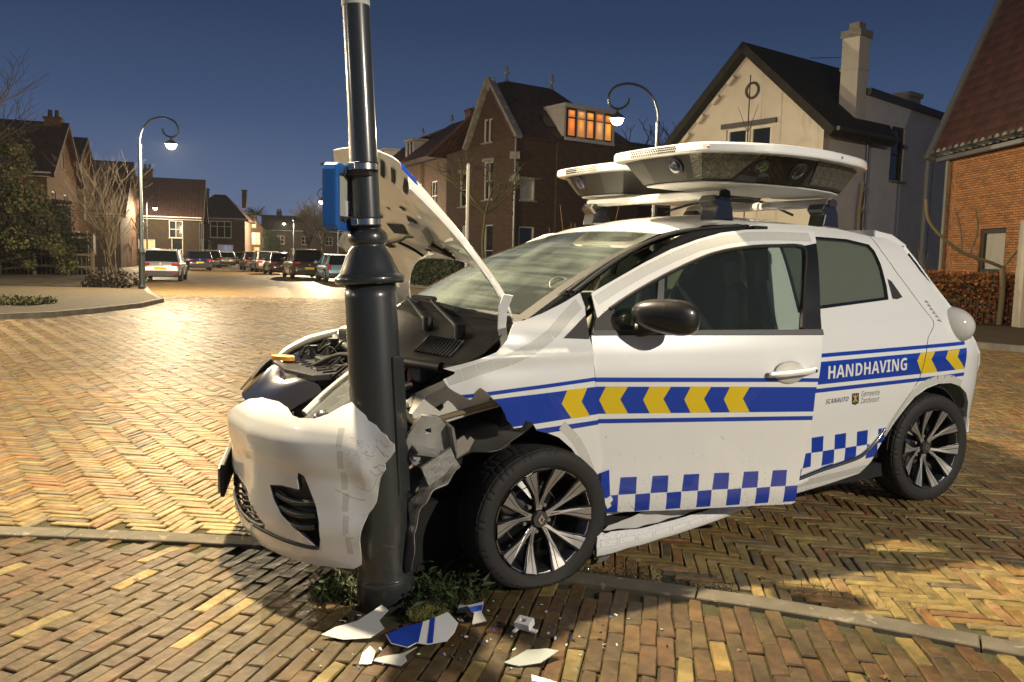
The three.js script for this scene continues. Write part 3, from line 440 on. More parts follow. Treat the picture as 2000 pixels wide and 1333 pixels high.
// ---- street lamps ----
const poleMat = phys([0.022, 0.03, 0.034], { roughness: 0.32, clearcoat: 0.6, clearcoatRoughness: 0.2 }), lampGlass = std([1, 0.95, 0.8], 0.5, 0, { emissive: LAMP_COLOR, emissiveIntensity: 30 });
function scrollArm(y0, k = 1, r0 = 0.032) { // crook that curls back over the lamp, in the x,y plane towards +x
  return tube([[0, 0], [0, 0.2], [0.1, 0.55], [0.35, 0.85], [0.7, 0.98], [1.0, 0.97], [1.28, 0.85], [1.42, 0.62], [1.38, 0.42], [1.25, 0.33], [1.12, 0.32], [0.97, 0.38], [0.86, 0.5], [0.85, 0.62]].map(([x, y]) => V3(x * k, y0 + y * k, 0)), r0, 10, 110);
}
// lamp with post at x,z; arm turned so that it points along `dir`
function streetLamp(label, [x, z], dir, o = {}) {
  const s = o.s ?? 1, L = thing('street_lamp', label, 'street lamp', [x, o.y ?? 0, z], Math.atan2(-dir[1], dir[0]), o.group), top = 5.0 * s;
  if (o.lean) L.rotation.set(0, 0, 0);
  mesh('post', lathe([[0, 0], [0.13, 0], [0.13, 0.1], [0.105, 0.14], [0.1, 1.2], [0.12, 1.22], [0.12, 1.28], [0.07, 1.36], [0.062, 2.6], [0.055, top], [0.07, top], [0.07, top + 0.06], [0, top + 0.06]], 20), poleMat, L);
  mesh('scroll_arm', scrollArm(top, s), poleMat, L);
  head(L, 1.16 * s, top + 0.31, o.power ?? 150, o);
  return L;
}
function head(L, hx, hy, power, o = {}) {
  mesh('lamp_hood', lathe([[0, 0], [0.025, 0], [0.03, -0.08], [0.09, -0.12], [0.16, -0.17], [0.2, -0.25], [0.185, -0.25], [0.15, -0.19], [0, -0.15]], 24).translate(hx, hy, 0), poleMat, L);
  const g = mesh('lamp_globe', lathe([[0, -0.42], [0.07, -0.41], [0.13, -0.36], [0.16, -0.3], [0.165, -0.255], [0, -0.2]], 24).translate(hx, hy, 0), lampGlass, L);
  const p = new THREE.PointLight(o.color ?? LAMP_COLOR, power); p.name = 'lamp_light'; p.position.set(hx, hy - 0.31, 0); p.shadow.radius = 4; p.castShadow = true; L.add(p);
  return p;
}
const lampGroup = 'scroll-arm street lamps along the road';
streetLamp('tall scroll-arm street lamp on the left pavement corner, nearest lit one', [-12.55, -28.4], [0.9, 0.1], { group: lampGroup, power: 520, s: 0.95, y: 0.1 });
streetLamp('lit street lamp behind the silver hatchback with its arm over the road', [-32.2, -74], [0.85, 0.5], { group: lampGroup, power: 340 });
streetLamp('lit street lamp in front of the hip-roofed house', [-52, -134], [0.85, 0.5], { group: lampGroup, power: 1200 });
streetLamp('lit street lamp right of the wrecked post, above the small blue car', [-12.3, -59], [-0.9, 0.2], { group: lampGroup, power: 800 });
streetLamp('lit street lamp above the dark parked cars, arm to the left', [-26.9, -103], [-0.9, 0.1], { group: lampGroup, power: 1000 });
streetLamp('small far lit lamp above the row of dark cars', [-42, -165], [-0.9, 0.1], { group: lampGroup, power: 1200 });
streetLamp('faint distant lamp beside the ivy at the bend', [-52.5, -182], [-0.9, 0.1], { group: lampGroup, power: 1000 });
streetLamp('tiny lamp far down the street above the left row of cars', [-55, -150], [0.85, 0.5], { group: lampGroup, power: 900 });
streetLamp('tiny lamp at the bend just left of the dark estate car', [-47.5, -172], [-0.9, 0.1], { group: lampGroup, power: 900 });
streetLamp('lit street lamp behind the wreck with its arm against the brick house', [3.75, -22.9], [-0.97, 0.25], { group: lampGroup, power: 85, y: 0.1 });
streetLamp('street lamp on the near pavement behind the viewer to the right', [8.4, 3.4], [-0.5, -0.8], { group: lampGroup, power: 265, color: LED_COLOR });
streetLamp('street lamp beyond the left edge on the pavement across the road', [-15.5, -12.5], [0.8, 0.3], { group: lampGroup, power: 420 });
streetLamp('street lamp on the near pavement far left behind the viewer', [-15, 1.0], [0.2, -0.97], { group: lampGroup, power: 60, color: LED_COLOR });

// ---- parked cars ----
const rubber = std([0.018, 0.018, 0.018], 0.85), carGlass = phys([0.01, 0.012, 0.013], { roughness: 0.04 }), alloy = std([0.35, 0.35, 0.36], 0.35, 0.9), tailRed = phys([0.35, 0.012, 0.012], { roughness: 0.15 }), headClear = phys([0.5, 0.5, 0.5], { roughness: 0.1 }), plateYellow = std([0.75, 0.5, 0.03], 0.5), blackTrim = std([0.02, 0.02, 0.021], 0.5);
const tyreG = lathe([[0.2, -0.09], [0.29, -0.1], [0.315, -0.08], [0.32, 0], [0.315, 0.08], [0.29, 0.1], [0.2, 0.09]], 28).rotateX(Math.PI / 2), rimG = merge([lathe([[0, 0.04], [0.06, 0.05], [0.08, 0.03], [0.19, 0.045], [0.21, 0.08], [0.205, 0.09], [0.2, 0.06], [0, -0.02]], 28).rotateX(Math.PI / 2), ...Array.from({ length: 5 }, (_, i) => box(0.05, 0.19, 0.03, 0, 0.1, 0.06).rotateZ(i * Math.PI * 0.4))]);
// x along the length (front at +x), rear bumper at x = -L/2
function parkedCar(name, label, [x, z], turn, paint, o = {}) {
  const L = o.L ?? 4.2, W = (o.W ?? 1.78) / 2, H = o.H ?? 1.46, B = o.belt ?? 0.92, t = thing(name, label, o.cat ?? 'car', [x, o.y ?? 0, z], turn, 'cars parked along the road'), r = -L / 2;
  const pm = phys(paint, { roughness: 0.3, metalness: o.metal ?? 0.3, clearcoat: 1, clearcoatRoughness: 0.05 });
  const st = [[r, 0.82, 0.36, 0.62], [r + 0.06, 0.9, 0.27, 0.86], [r + 0.3, 0.97, 0.2, B], [r + 0.9, 1, 0.18, B], [-0.2, 1, 0.18, B], [L * 0.22, 1, 0.18, B - 0.02], [L * 0.33, 0.98, 0.2, B - 0.07], [L / 2 - 0.25, 0.92, 0.22, B - 0.18], [L / 2 - 0.05, 0.8, 0.27, 0.62], [L / 2, 0.7, 0.34, 0.55]];
  const ring = ([s, w, y0, y1]) => { const k = W * w, m = (y0 + y1) / 2; return [[0, y0], [k * 0.85, y0], [k * 0.97, y0 + 0.12], [k, m], [k * 0.985, y1 - 0.13], [k * 0.93, y1 - 0.02], [k * 0.8, y1 + 0.015], [0, y1 + 0.03]].flatMap((p, i, a) => [p]).concat([[-k * 0.8, y1 + 0.015], [-k * 0.93, y1 - 0.02], [-k * 0.985, y1 - 0.13], [-k, m], [-k * 0.97, y0 + 0.12], [-k * 0.85, y0]]).map((p) => V3(s, p[1], p[0])); };
  const loft = (rings) => { const n = rings[0].length, pos = [], idx = []; rings.forEach((q) => q.forEach((p) => pos.push(p.x, p.y, p.z))); for (let i = 0; i < rings.length - 1; i++) for (let j = 0; j < n; j++) { const a = i * n + j, b = i * n + (j + 1) % n; idx.push(a, a + n, b, b, a + n, b + n); } for (const e of [0, rings.length - 1]) { const c = pos.length / 3; const m = rings[e].reduce((q, p) => q.add(p), V3(0, 0, 0)).multiplyScalar(1 / n); pos.push(m.x, m.y, m.z); for (let j = 0; j < n; j++) { const a = e * n + j, b = e * n + (j + 1) % n; e ? idx.push(a, c, b) : idx.push(a, b, c); } } const g = new THREE.BufferGeometry(); g.setAttribute('position', new THREE.Float32BufferAttribute(pos, 3)); g.setIndex(idx); g.computeVertexNormals(); return g; };
  mesh('body', loft(st.map(ring)), pm, t);
  const suv = o.suv, rr = o.rearRake ?? 0.42, gh = [[r + 0.12, B - 0.02, 0.9], [r + 0.12 + rr * 0.6, B + (H - B) * 0.62, 0.83], [r + 0.12 + rr, H - 0.03, 0.76], [r + 1.4, H, 0.75], [L * 0.06, H - 0.03, 0.74], [L * 0.27, B - 0.03, 0.86]];
  // cabin glass, then roof and pillars over it
  const cab = gh.map(([s, y, w]) => [s, y, w]); const cg = (k, inset) => { const pos = [], idx = []; cab.forEach(([s, y, w]) => { const b = W * 0.93 * k; pos.push(s, B - 0.03, b, s, y - inset, W * w * k, s, y - inset, -W * w * k, s, B - 0.03, -b); }); for (let i = 0; i < cab.length - 1; i++) for (let j = 0; j < 3; j++) { const a = i * 4 + j; idx.push(a, a + 4, a + 1, a + 1, a + 4, a + 5); } const g = new THREE.BufferGeometry(); g.setAttribute('position', new THREE.Float32BufferAttribute(pos, 3)); g.setIndex(idx); return g.toNonIndexed().computeVertexNormals() ?? g; };
  { const g = cg(1, 0.012), n = g.toNonIndexed(); n.computeVertexNormals(); mesh('windows', n, carGlass, t); }
  const P = (i, sgn) => V3(cab[i][0], cab[i][1], sgn * W * cab[i][2]);
  mesh('roof', slab([P(2, 1).add(V3(-0.1, 0, 0)), P(3, 1), P(4, 1), P(4, -1), P(3, -1), P(2, -1).add(V3(-0.1, 0, 0))], 0.035), o.roof ?? pm, t);
  for (const s of [1, -1]) { mesh('pillar', merge([rod(V3(cab[0][0], B - 0.02, s * W * 0.92), P(2, s), 0.075, 0.06, 6), rod(V3(-0.1, B - 0.03, s * W * 0.935), V3(-0.15, H - 0.02, s * W * 0.75), 0.035, 0.03, 6), rod(V3(cab[5][0], B - 0.04, s * W * 0.9), P(4, s), 0.04, 0.04, 6), rod(P(2, s), P(4, s), 0.035, 0.035, 6)]), pm, t); }
  mesh('rear_bumper', merge([box(0.1, 0.2, W * 1.76, r + 0.02, 0.38, 0, 0, 0, 0, 0.04), box(0.06, 0.09, W * 1.3, r - 0.01, 0.3, 0)]), o.bumper ?? blackTrim, t);
  for (const s of [1, -1]) {
    mesh('tail_light', box(0.1, o.tallTail ? 0.28 : 0.13, o.tallTail ? 0.16 : 0.36, r + (o.tallTail ? 0.05 : 0.03), o.tailY ?? 0.78, s * W * (o.tallTail ? 0.84 : 0.72), 0, s * 0.12, 0, 0.03), tailRed, t);
    mesh('reflector', box(0.02, 0.04, 0.22, r - 0.035, 0.4, s * W * 0.72), tailRed, t);
    mesh('headlight', box(0.2, 0.13, 0.34, L / 2 - 0.13, 0.66, s * W * 0.62, 0, -s * 0.4, 0, 0.04), headClear, t);
    mesh('mirror', new THREE.SphereGeometry(0.1, 12, 8).scale(0.7, 0.7, 1.2).translate(L * 0.17, B + 0.07, s * (W + 0.1)), pm, t);
    for (const wx of [r + L * 0.19, L / 2 - L * 0.2]) { const w = mesh('wheel', tyreG, rubber, t); w.position.set(wx, 0.32, s * (W - 0.1)); if (s < 0) w.rotation.y = Math.PI; mesh('rim', rimG, alloy, w); mesh('wheel_arch', new THREE.TorusGeometry(0.36, 0.035, 6, 20, Math.PI).translate(wx, 0.32, s * (W - 0.015)), blackTrim, t); }
  }
  mesh('number_plate', box(0.015, 0.11, 0.52, r - 0.005, o.plateY ?? 0.6, 0, 0, 0, 0.06), plateYellow, t);
  mesh('badge', new THREE.CylinderGeometry(0.05, 0.05, 0.02, 20).rotateZ(Math.PI / 2).translate(r + 0.01, 0.8, 0), alloy, t);
  if (o.spoiler !== false) mesh('spoiler', box(0.22, 0.03, W * 1.4, cab[2][0] - 0.08, H - 0.02, 0), pm, t);
  return t;
}
const away = Math.PI / 2 + 0.42;
parkedCar('parked_hatchback', 'silver hatchback parked at the left kerb, nearest of the left row', [-16.7, -40.3], Math.PI / 2 + 0.3, [0.5, 0.5, 0.52], { metal: 0.5 });
parkedCar('parked_hatchback', 'dark blue car parked directly behind the silver hatchback', [-24.2, -64.5], away, [0.02, 0.03, 0.1], { L: 4.4 });
parkedCar('parked_estate', 'black car with pale roof parked between the blue car and a silver one', [-27.3, -75.5], away, [0.015, 0.016, 0.018], { H: 1.55, roof: alloy });
parkedCar('parked_hatchback', 'small silver car further up the left row', [-29.7, -86.5], away, [0.4, 0.4, 0.4]);
parkedCar('parked_hatchback', 'dark green car near the far end of the left row', [-32.4, -98], away, [0.02, 0.05, 0.03]);
parkedCar('parked_hatchback', 'pale car last in the left row seen side on', [-35.4, -112], away + 0.4, [0.35, 0.38, 0.34]);
parkedCar('parked_small_car', 'light blue small car with tall red tail lamps beside the wrecked post', [-9.35, -44.4], away - 0.02, [0.20, 0.36, 0.5], { L: 3.85, W: 1.73, H: 1.42, tallTail: true, tailY: 0.78, roof: blackTrim, rearRake: 0.3, spoiler: false });
parkedCar('parked_suv', 'dark brown sport utility car with pale roof on the right side', [-12.6, -50.2], away, [0.09, 0.07, 0.045], { L: 4.6, W: 1.86, H: 1.68, belt: 1.02, suv: true, rearRake: 0.35, tailY: 0.9 });
parkedCar('parked_hatchback', 'grey hatchback with red tail lamps in front of the brown one', [-15.9, -57.2], away, [0.07, 0.075, 0.085], { L: 4.0 });
parkedCar('parked_estate', 'silver estate car fourth in the right row', [-18.8, -63.6], away, [0.3, 0.3, 0.31], { H: 1.55, L: 4.5 });
parkedCar('parked_hatchback', 'dark car at the far end of the right row', [-21.6, -69.6], away, [0.03, 0.03, 0.035], { H: 1.5 });
{ // dashed white crossing marks up the street
  const m = std([0.6, 0.58, 0.52], 0.8); const t = thing('road_marking', 'row of white blocks painted across the road behind the parked cars', 'road marking', [-28, 0, -78]); t.position.set(-24, 0, -66);
  for (let i = 0; i < 12; i++) mesh('block', box(0.42, 0.006, 0.5, -5.2 + i * 0.82, 0.0, -1.6 + i * 0.12), m, t);
}
// ---- trees, hedges, fences ----
const leafGeo = (() => { const g = new THREE.BufferGeometry(); g.setAttribute('position', new THREE.Float32BufferAttribute([0, 0, 0, 0.5, 0.12, 0.5, 0, 0, 1, 0, 0, 0, 0, 0, 1, -0.5, 0.12, 0.5], 3)); g.computeVertexNormals(); return g; })();
const bark = std([0.03, 0.024, 0.017], 0.95, 0, { bumpMap: again(grainTex, 2, 2), bumpScale: 0.01 }), barkGreen = std([0.055, 0.05, 0.02], 0.95, 0, { bumpMap: again(grainTex, 2, 2), bumpScale: 0.01 }), twig = std([0.05, 0.034, 0.022], 0.95);
function branches(seed, o) { // [trunk and limbs, twigs]
  const r = rng(seed), big = [], small = [];
  const grow = (p, d, len, rad, lv) => {
    const steps = 3; let q = p.clone(), v = d.clone();
    for (let i = 0; i < steps; i++) { const n = q.clone().addScaledVector(v, len / steps), ra = rad * (1 - 0.25 * i / steps), rb = rad * (1 - 0.25 * (i + 1) / steps); (lv < 2 ? big : small).push(rod(q, n, ra, rb, lv < 2 ? 7 : 4, true)); q = n; v = v.clone().add(V3((r() - 0.5) * o.bend, (r() - 0.5) * o.bend * 0.6 + o.up, (r() - 0.5) * o.bend)).normalize();
      if (lv > 0 && lv < o.levels && r() < 0.55) grow(q, v.clone().add(V3((r() - 0.5) * 1.6, (r() - 0.2) * 0.9, (r() - 0.5) * 1.6)).normalize(), len * o.shrink * 0.85, rad * 0.5, lv + 1); }
    if (lv < o.levels) { const k = lv === 0 ? o.first : 2 + (r() < 0.4 ? 1 : 0); for (let i = 0; i < k; i++) { const a = i / k * 6.283 + r() * 1.2, s = lv === 0 ? o.spread : 0.75; grow(q, v.clone().add(V3(Math.cos(a) * s, (r() - 0.35) * 0.5, Math.sin(a) * s)).normalize(), len * o.shrink * (0.8 + 0.4 * r()), rad * 0.62, lv + 1); } }
  };
  grow(V3(0, 0, 0), V3(o.lean ?? 0, 1, 0).normalize(), o.trunk, o.rad, 0);
  return [merge(big), small.length ? merge(small) : null];
}
function bareTree(name, label, [x, z], seed, o, mat = bark, group) { const t = thing(name, label, 'tree', [x, 0, z], 0, group), [a, b] = branches(seed, { bend: 0.35, up: 0.05, levels: 4, shrink: 0.72, first: 4, spread: 0.8, ...o }); mesh('trunk', a, mat, t); if (b) mesh('crown', b, o.twigMat ?? twig, t); return t; }
bareTree('bare_tree', 'bare winter tree leaning in from the left edge above the houses', [-25.2, -33], 5, { trunk: 3.3, rad: 0.15, levels: 6, spread: 2.1, shrink: 0.74, lean: 0.1, up: 0.02 }, bark);
bareTree('young_street_tree', 'slim young street tree with greenish trunk before the corner house', [-1.05, -30], 12, { trunk: 3.0, rad: 0.06, levels: 4, spread: 1.2, shrink: 0.46, up: -0.03, first: 7, twigMat: barkGreen }, barkGreen);
bareTree('bare_tree', 'bare tree crown rising behind the left slope of the white house', [11.9, -62], 8, { trunk: 5.2, rad: 0.2, levels: 5, shrink: 0.62 });
bareTree('bare_tree', 'bare tree top just right of the white gable behind its roof', [19.5, -58], 9, { trunk: 5.8, rad: 0.2, levels: 5, shrink: 0.58 });
bareTree('bare_tree', 'far bare tree to the right of the distant dark row', [-25.5, -112], 14, { trunk: 3.4, rad: 0.2, levels: 5, shrink: 0.7 });
bareTree('bare_tree', 'bare tree among the parked cars near the blue box', [-16.5, -76], 15, { trunk: 2.2, rad: 0.16, levels: 5, shrink: 0.68, lean: -0.3 });
bareTree('bare_tree', 'bare tree behind the grey hatchback in lamp light', [-22.5, -92], 16, { trunk: 2.4, rad: 0.16, levels: 5, shrink: 0.7 });
bareTree('bare_tree', 'faint bare crown behind the tall chimney on the left', [-42, -82], 17, { trunk: 3.4, rad: 0.16, levels: 5, shrink: 0.7 });
bareTree('young_street_tree', 'thin pollarded tree next to the second street lamp', [-31.8, -72], 18, { trunk: 2.6, rad: 0.07, levels: 3, shrink: 0.42, first: 6 }, barkGreen);
function leaves(parent, n, seed, place, size, tones, name = 'foliage') {
  const r = rng(seed), im = new THREE.InstancedMesh(leafGeo, std([1, 1, 1], 0.7, 0, { side: THREE.DoubleSide }), n), M = new THREE.Matrix4(), q = new THREE.Quaternion(), C = new THREE.Color();
  for (let i = 0; i < n; i++) { const s = size * (0.6 + 0.8 * r()), at = place(r), t = vary(tones[Math.floor(r() * tones.length)], 0.6, r).map((c) => c * (at.shade ?? 1)); im.setMatrixAt(i, M.compose(at, q.setFromEuler(new THREE.Euler(r() * 6.3, r() * 6.3, r() * 6.3)), V3(s, s, s))); im.setColorAt(i, C.setRGB(...t)); }
  im.name = name; im.userData.kind = 'stuff'; im.castShadow = im.receiveShadow = true; parent.add(im); return im;
}
const inLump = (lumps) => (r) => { const li = Math.floor(r() * lumps.length), [cx, cy, cz, R] = lumps[li], a = r() * 6.283, u = r() * 2 - 1, k = R * Math.cbrt(0.35 + 0.65 * r()), s = Math.sqrt(1 - u * u); const at = V3(cx + k * s * Math.cos(a), Math.max(0.05, cy + k * u * 0.9), cz + k * s * Math.sin(a)); at.shade = 0.45 + ((li * 37) % 11) / 11; return at; };
const darkLeaf = std([0.02, 0.022, 0.01], 1);
{ // big evergreen at far left
  const t = thing('evergreen_bush', 'large mossy green evergreen bush at the left edge beside the fence', 'bush', [-23.6, 0, -38.5]), r = rng(81), l = [];
  for (let i = 0; i < 90; i++) { const h = 0.5 + 5.6 * r(); l.push([(r() - 0.5) * 6.8 * (1 - h / 8.5), h, (r() - 0.5) * 3 * (1 - h / 9), 0.22 + 0.65 * r() * r()]); }
  mesh('trunk', rod(V3(0, 0, 0), V3(-0.3, 4.2, 0), 0.14, 0.05), bark, t); mesh('inner_twigs', merge(l.map(([x, y, z]) => rod(V3(-0.1, y * 0.55, 0), V3(x, y, z), 0.035, 0.01, 4))), bark, t);
  leaves(t, 26000, 82, inLump(l), 0.13, [[0.05, 0.055, 0.018], [0.075, 0.07, 0.022], [0.035, 0.045, 0.015], [0.09, 0.075, 0.03]]);
}
{ // multi-stemmed bare shrub on the left pavement
  const t = thing('bare_shrub', 'tall bare multi-stemmed shrub on the pavement left of the lamp', 'shrub', [-13.9, 0.1, -29.2]), r = rng(71), st = [], tw = [], sm = std([0.035, 0.025, 0.015], 0.95);
  for (let i = 0; i < 13; i++) { const [a, b] = branches(700 + i, { bend: 0.22, up: 0.1, levels: 3, shrink: 0.74, first: 3, spread: 0.32, trunk: 1.0 + 0.8 * r(), rad: 0.017 }), q = r() * 6.28, tilt = 0.05 + 0.2 * r(), M = new THREE.Matrix4().makeRotationFromEuler(new THREE.Euler(tilt * Math.sin(q), q, tilt * Math.cos(q))).setPosition(0.28 * Math.cos(q) * r(), 0, 0.28 * Math.sin(q) * r()); st.push(a.applyMatrix4(M)); if (b) tw.push(b.applyMatrix4(M)); }
  mesh('stem', merge(st), sm, t); mesh('twigs', merge(tw), sm, t);
  leaves(t, 900, 72, (q) => V3((q() - 0.5) * 1.6, 0.05 + 0.6 * q() * q(), (q() - 0.5) * 1.4), 0.1, [[0.03, 0.018, 0.008], [0.02, 0.014, 0.008]]);
}
function hedge(name, label, [x, z], w, h, d, turn, n, size, tones, seed, o = {}) {
  const t = thing(name, label, 'hedge', [x, o.y ?? 0, z], turn), f = fbm(seed, 4, 3);
  mesh('inner_branches', box(w - 0.25, h - 0.2, d - 0.25, 0, (h - 0.2) / 2, 0), o.core ?? darkLeaf, t);
  leaves(t, n, seed, (r) => { const k = r(), face = r(); let p = [(r() - 0.5) * w, r() * h, (r() - 0.5) * d]; if (face < 0.45) p[2] = d / 2; else if (face < 0.7) p[1] = h; else if (face < 0.85) p[0] = (k < 0.5 ? 1 : -1) * w / 2; const b = 0.16 * (f(p[0] / 3 + 3, p[1] / 2) - 0.5); return V3(p[0] + (r() - 0.5) * 0.14, p[1] + b + (r() - 0.5) * 0.12, p[2] + b + (r() - 0.5) * 0.16); }, size, tones);
  return t;
}
const greens = [[0.022, 0.032, 0.012], [0.03, 0.04, 0.014], [0.015, 0.024, 0.01]];
hedge('clipped_hedge', 'tall dark clipped hedge with rounded top before the narrow gable', [-26.5, -46.5], 4.2, 3.9, 1.6, -0.3, 9000, 0.1, greens, 91);
hedge('clipped_hedge', 'lower dark hedge behind the wooden fence on the left', [-24.2, -43.2], 5.2, 2.1, 1.2, -0.3, 6000, 0.1, greens, 92);
hedge('beech_hedge', 'copper brown beech hedge in front of the brick house on the right', [13.4, -21.2], 7.6, 1.2, 0.8, 0.02, 12000, 0.075, [[0.30, 0.10, 0.02], [0.38, 0.15, 0.035], [0.2, 0.07, 0.02], [0.14, 0.09, 0.03]], 93, { y: 0.1, core: std([0.05, 0.03, 0.012], 1) });
hedge('garden_hedge', 'dark green garden hedge seen through the gap under the bonnet', [-3.6, -38.5], 7, 1.6, 1.0, -1.1, 9000, 0.09, greens, 94, { y: 0.1 });
hedge('garden_hedge', 'dark hedge below the broad hip-roofed house', [-35.5, -94], 3.6, 2.6, 1.2, -0.1, 3000, 0.14, greens, 95);
{ const t = thing('ivy_clad_shrub', 'green ivy mound lit by the far lamps', 'shrub', [-38.4, 0, -133]); mesh('stem', rod(V3(0, 0, 0), V3(0, 4, 0), 0.2, 0.1), bark, t); leaves(t, 5000, 97, inLump([[0, 1.6, 0, 1.3], [0.3, 3, 0, 1.3], [-0.2, 4.2, 0.1, 1], [1, 1.2, 0, 1]]), 0.2, [[0.1, 0.13, 0.04], [0.06, 0.09, 0.03]]); }
{ const t = thing('palm_crown_tree', 'dark spiky evergreen crown above the far roofs', 'tree', [-46.5, 0, -152]), r = rng(98); mesh('trunk', rod(V3(0, 0, 0), V3(0, 8, 0), 0.25, 0.18), bark, t); mesh('crown', merge(Array.from({ length: 60 }, () => { const a = r() * 6.28, u = -0.3 + 1.2 * r(); return rod(V3(0, 8.2, 0), V3(Math.cos(a) * 2.6 * (1 - u * 0.4), 8.2 + u * 1.9, Math.sin(a) * 2), 0.12, 0.02, 4); })), darkLeaf, t); }
{ // post and rail fence on the left
  const t = thing('garden_fence', 'low wooden post and rail fence along the left garden', 'fence', [-24.5, 0.1, -40.6], -0.28), wood = std([0.17, 0.135, 0.085], 0.9, 0, { bumpMap: again(grainTex, 3, 3), bumpScale: 0.006 });
  for (let i = -4; i < 4; i++) mesh('post', box(0.12, 1.15, 0.12, i * 1.7, 0.575, 0, 0, 0, 0, 0.01), wood, t);
  for (const y of [0.45, 1.02]) for (let i = -4; i < 3; i++) mesh('rail', box(1.6, 0.1, 0.05, i * 1.7 + 0.85, y, 0.02, 0, 0, (i % 2) * 0.01), wood, t);
  for (let i = -26; i < 20; i++) mesh('wire_stake', rod(V3(i * 0.26, 0, -0.05), V3(i * 0.26, 0.95, -0.05), 0.012, 0.012, 4), wood, t);
  const g = thing('garden_gate', 'small dark garden gate left of the bare shrub', 'gate', [-19.3, 0.1, -39.2], -0.3); for (const x of [0, 1.1]) mesh('gate_post', box(0.12, 1.25, 0.12, x, 0.62, 0), darkWood, g); for (let i = 1; i < 8; i++) mesh('bar', box(0.03, 1, 0.03, i * 0.137, 0.58, 0), darkWood, g); for (const y of [0.2, 0.95]) mesh('rail', box(1, 0.05, 0.035, 0.55, y, 0.002), darkWood, g);
}
{ // iron railing through the right hedge, and the bent branches over it
  const t = thing('iron_railing', 'thin iron railing in front of the copper beech hedge', 'fence', [13.4, 0.1, -20.72]), iron = std([0.12, 0.11, 0.09], 0.6, 0.4);
  for (let i = -24; i < 25; i++) mesh('bar', rod(V3(i * 0.15, 0, 0), V3(i * 0.15, 0.62, 0), 0.011, 0.011, 5), iron, t); mesh('rail', rod(V3(-3.7, 0.5, 0), V3(3.7, 0.5, 0), 0.012, 0.012, 5), iron, t);
  const b = thing('pruned_tree', 'crooked pruned bare tree reaching over the beech hedge', 'tree', [12.05, 0.1, -20.6]), wd = std([0.17, 0.13, 0.07], 0.9, 0, { bumpMap: again(grainTex, 2, 2), bumpScale: 0.01 });
  mesh('trunk', merge([tube([V3(-0.1, 0, 0), V3(-0.08, 0.8, 0), V3(-0.12, 1.42, 0)], 0.07), tube([V3(-0.12, 1.4, 0), V3(-0.5, 1.52, 0.1), V3(-1.2, 1.75, 0.1), V3(-1.7, 2.1, 0.1), V3(-2.0, 2.5, 0), V3(-2.1, 3.0, 0)], 0.04), tube([V3(-1.2, 1.75, 0.1), V3(-1.25, 2.2, 0.1), V3(-1.4, 2.7, 0.1)], 0.025), tube([V3(-1.0, 1.7, 0.1), V3(-0.9, 2.3, 0.2), V3(-1.0, 2.8, 0.2)], 0.022)]), wd, b);
  mesh('limb', tube([V3(-0.12, 1.4, 0), V3(0.1, 1.75, 0.1), V3(0.35, 2.0, 0.1), V3(0.55, 2.5, 0.1), V3(0.8, 2.9, 0.1)], 0.03), wd, b);
}
{ // climber stems and dry stalks by the white house
  const t = thing('dry_shrub', 'dry straw-coloured bush at the foot of the white house', 'shrub', [12.2, 0, -25.4]), r = rng(121); mesh('stem', merge(Array.from({ length: 90 }, () => { const a = r() * 6.28, k = r(); return rod(V3((r() - 0.5) * 1.4, 0, (r() - 0.5) * 0.6), V3((r() - 0.5) * 2.2, 0.9 + 1.2 * r(), (r() - 0.5) * 0.9), 0.012, 0.004, 4); })), std([0.3, 0.22, 0.11], 0.9), t);
  const c = thing('climbing_plant', 'thin bare climber on the drainpipe of the white house', 'plant', [10.95, 0, -26.9]); mesh('stem', merge([tube([V3(0, 0, 0), V3(0.05, 1.5, 0.05), V3(-0.05, 3, 0), V3(0.02, 4.1, 0)], 0.05), ...Array.from({ length: 24 }, () => { const y = 0.6 + 3.2 * r(); return rod(V3(0, y, 0), V3((r() - 0.5) * 0.6, y + 0.3 * r(), 0.1 * r()), 0.018, 0.006, 4); })]), std([0.24, 0.18, 0.1], 0.9), c);
  const s = thing('dogwood_stems', 'upright reddish bare stems seen over the windscreen', 'shrub', [2.0, 0, -24.5]); mesh('stem', merge(Array.from({ length: 16 }, () => { const x = (r() - 0.5) * 1.6; return rod(V3(x * 0.5, 0, 0), V3(x + (r() - 0.5) * 0.5, 2 + 1.2 * r(), (r() - 0.5) * 0.4), 0.018, 0.006, 5); })), std([0.16, 0.07, 0.04], 0.8), s);
  const v = thing('rose_stem', 'single thin dead stem against the white gable', 'plant', [7.35, 0, -27.3]); mesh('stem', merge([tube([V3(0, 0, 0), V3(0.02, 4, 0), V3(0, 6.0, 0.0), V3(0, 7.4, 0)], 0.02), rod(V3(0, 5.6, 0), V3(-0.35, 6.4, 0), 0.012, 0.006, 4), rod(V3(0, 5.6, 0), V3(0.3, 6.5, 0), 0.012, 0.006, 4)]), twig, v);
  const w = thing('sign_pole', 'plain pale pole standing before the corner house', 'pole', [-1.5, 0, -26.6]); mesh('pole', lathe([[0, 0], [0.05, 0], [0.05, 4.3], [0.03, 4.36], [0, 4.36]], 12), std([0.35, 0.35, 0.34], 0.5, 0.3), w);
}
{ // overgrown patch on the left pavement
  const t = thing('ground_cover', 'low dark green ground cover on the left pavement', 'ground cover', [-12.6, 0.1, -19.3]); t.userData.kind = 'stuff'; leaves(t, 2500, 131, (r) => V3((r() - 0.5) * 3.6, 0.02 + 0.14 * r() * r(), (r() - 0.5) * 1.1), 0.09, [[0.05, 0.06, 0.02], [0.08, 0.075, 0.03]]);
}
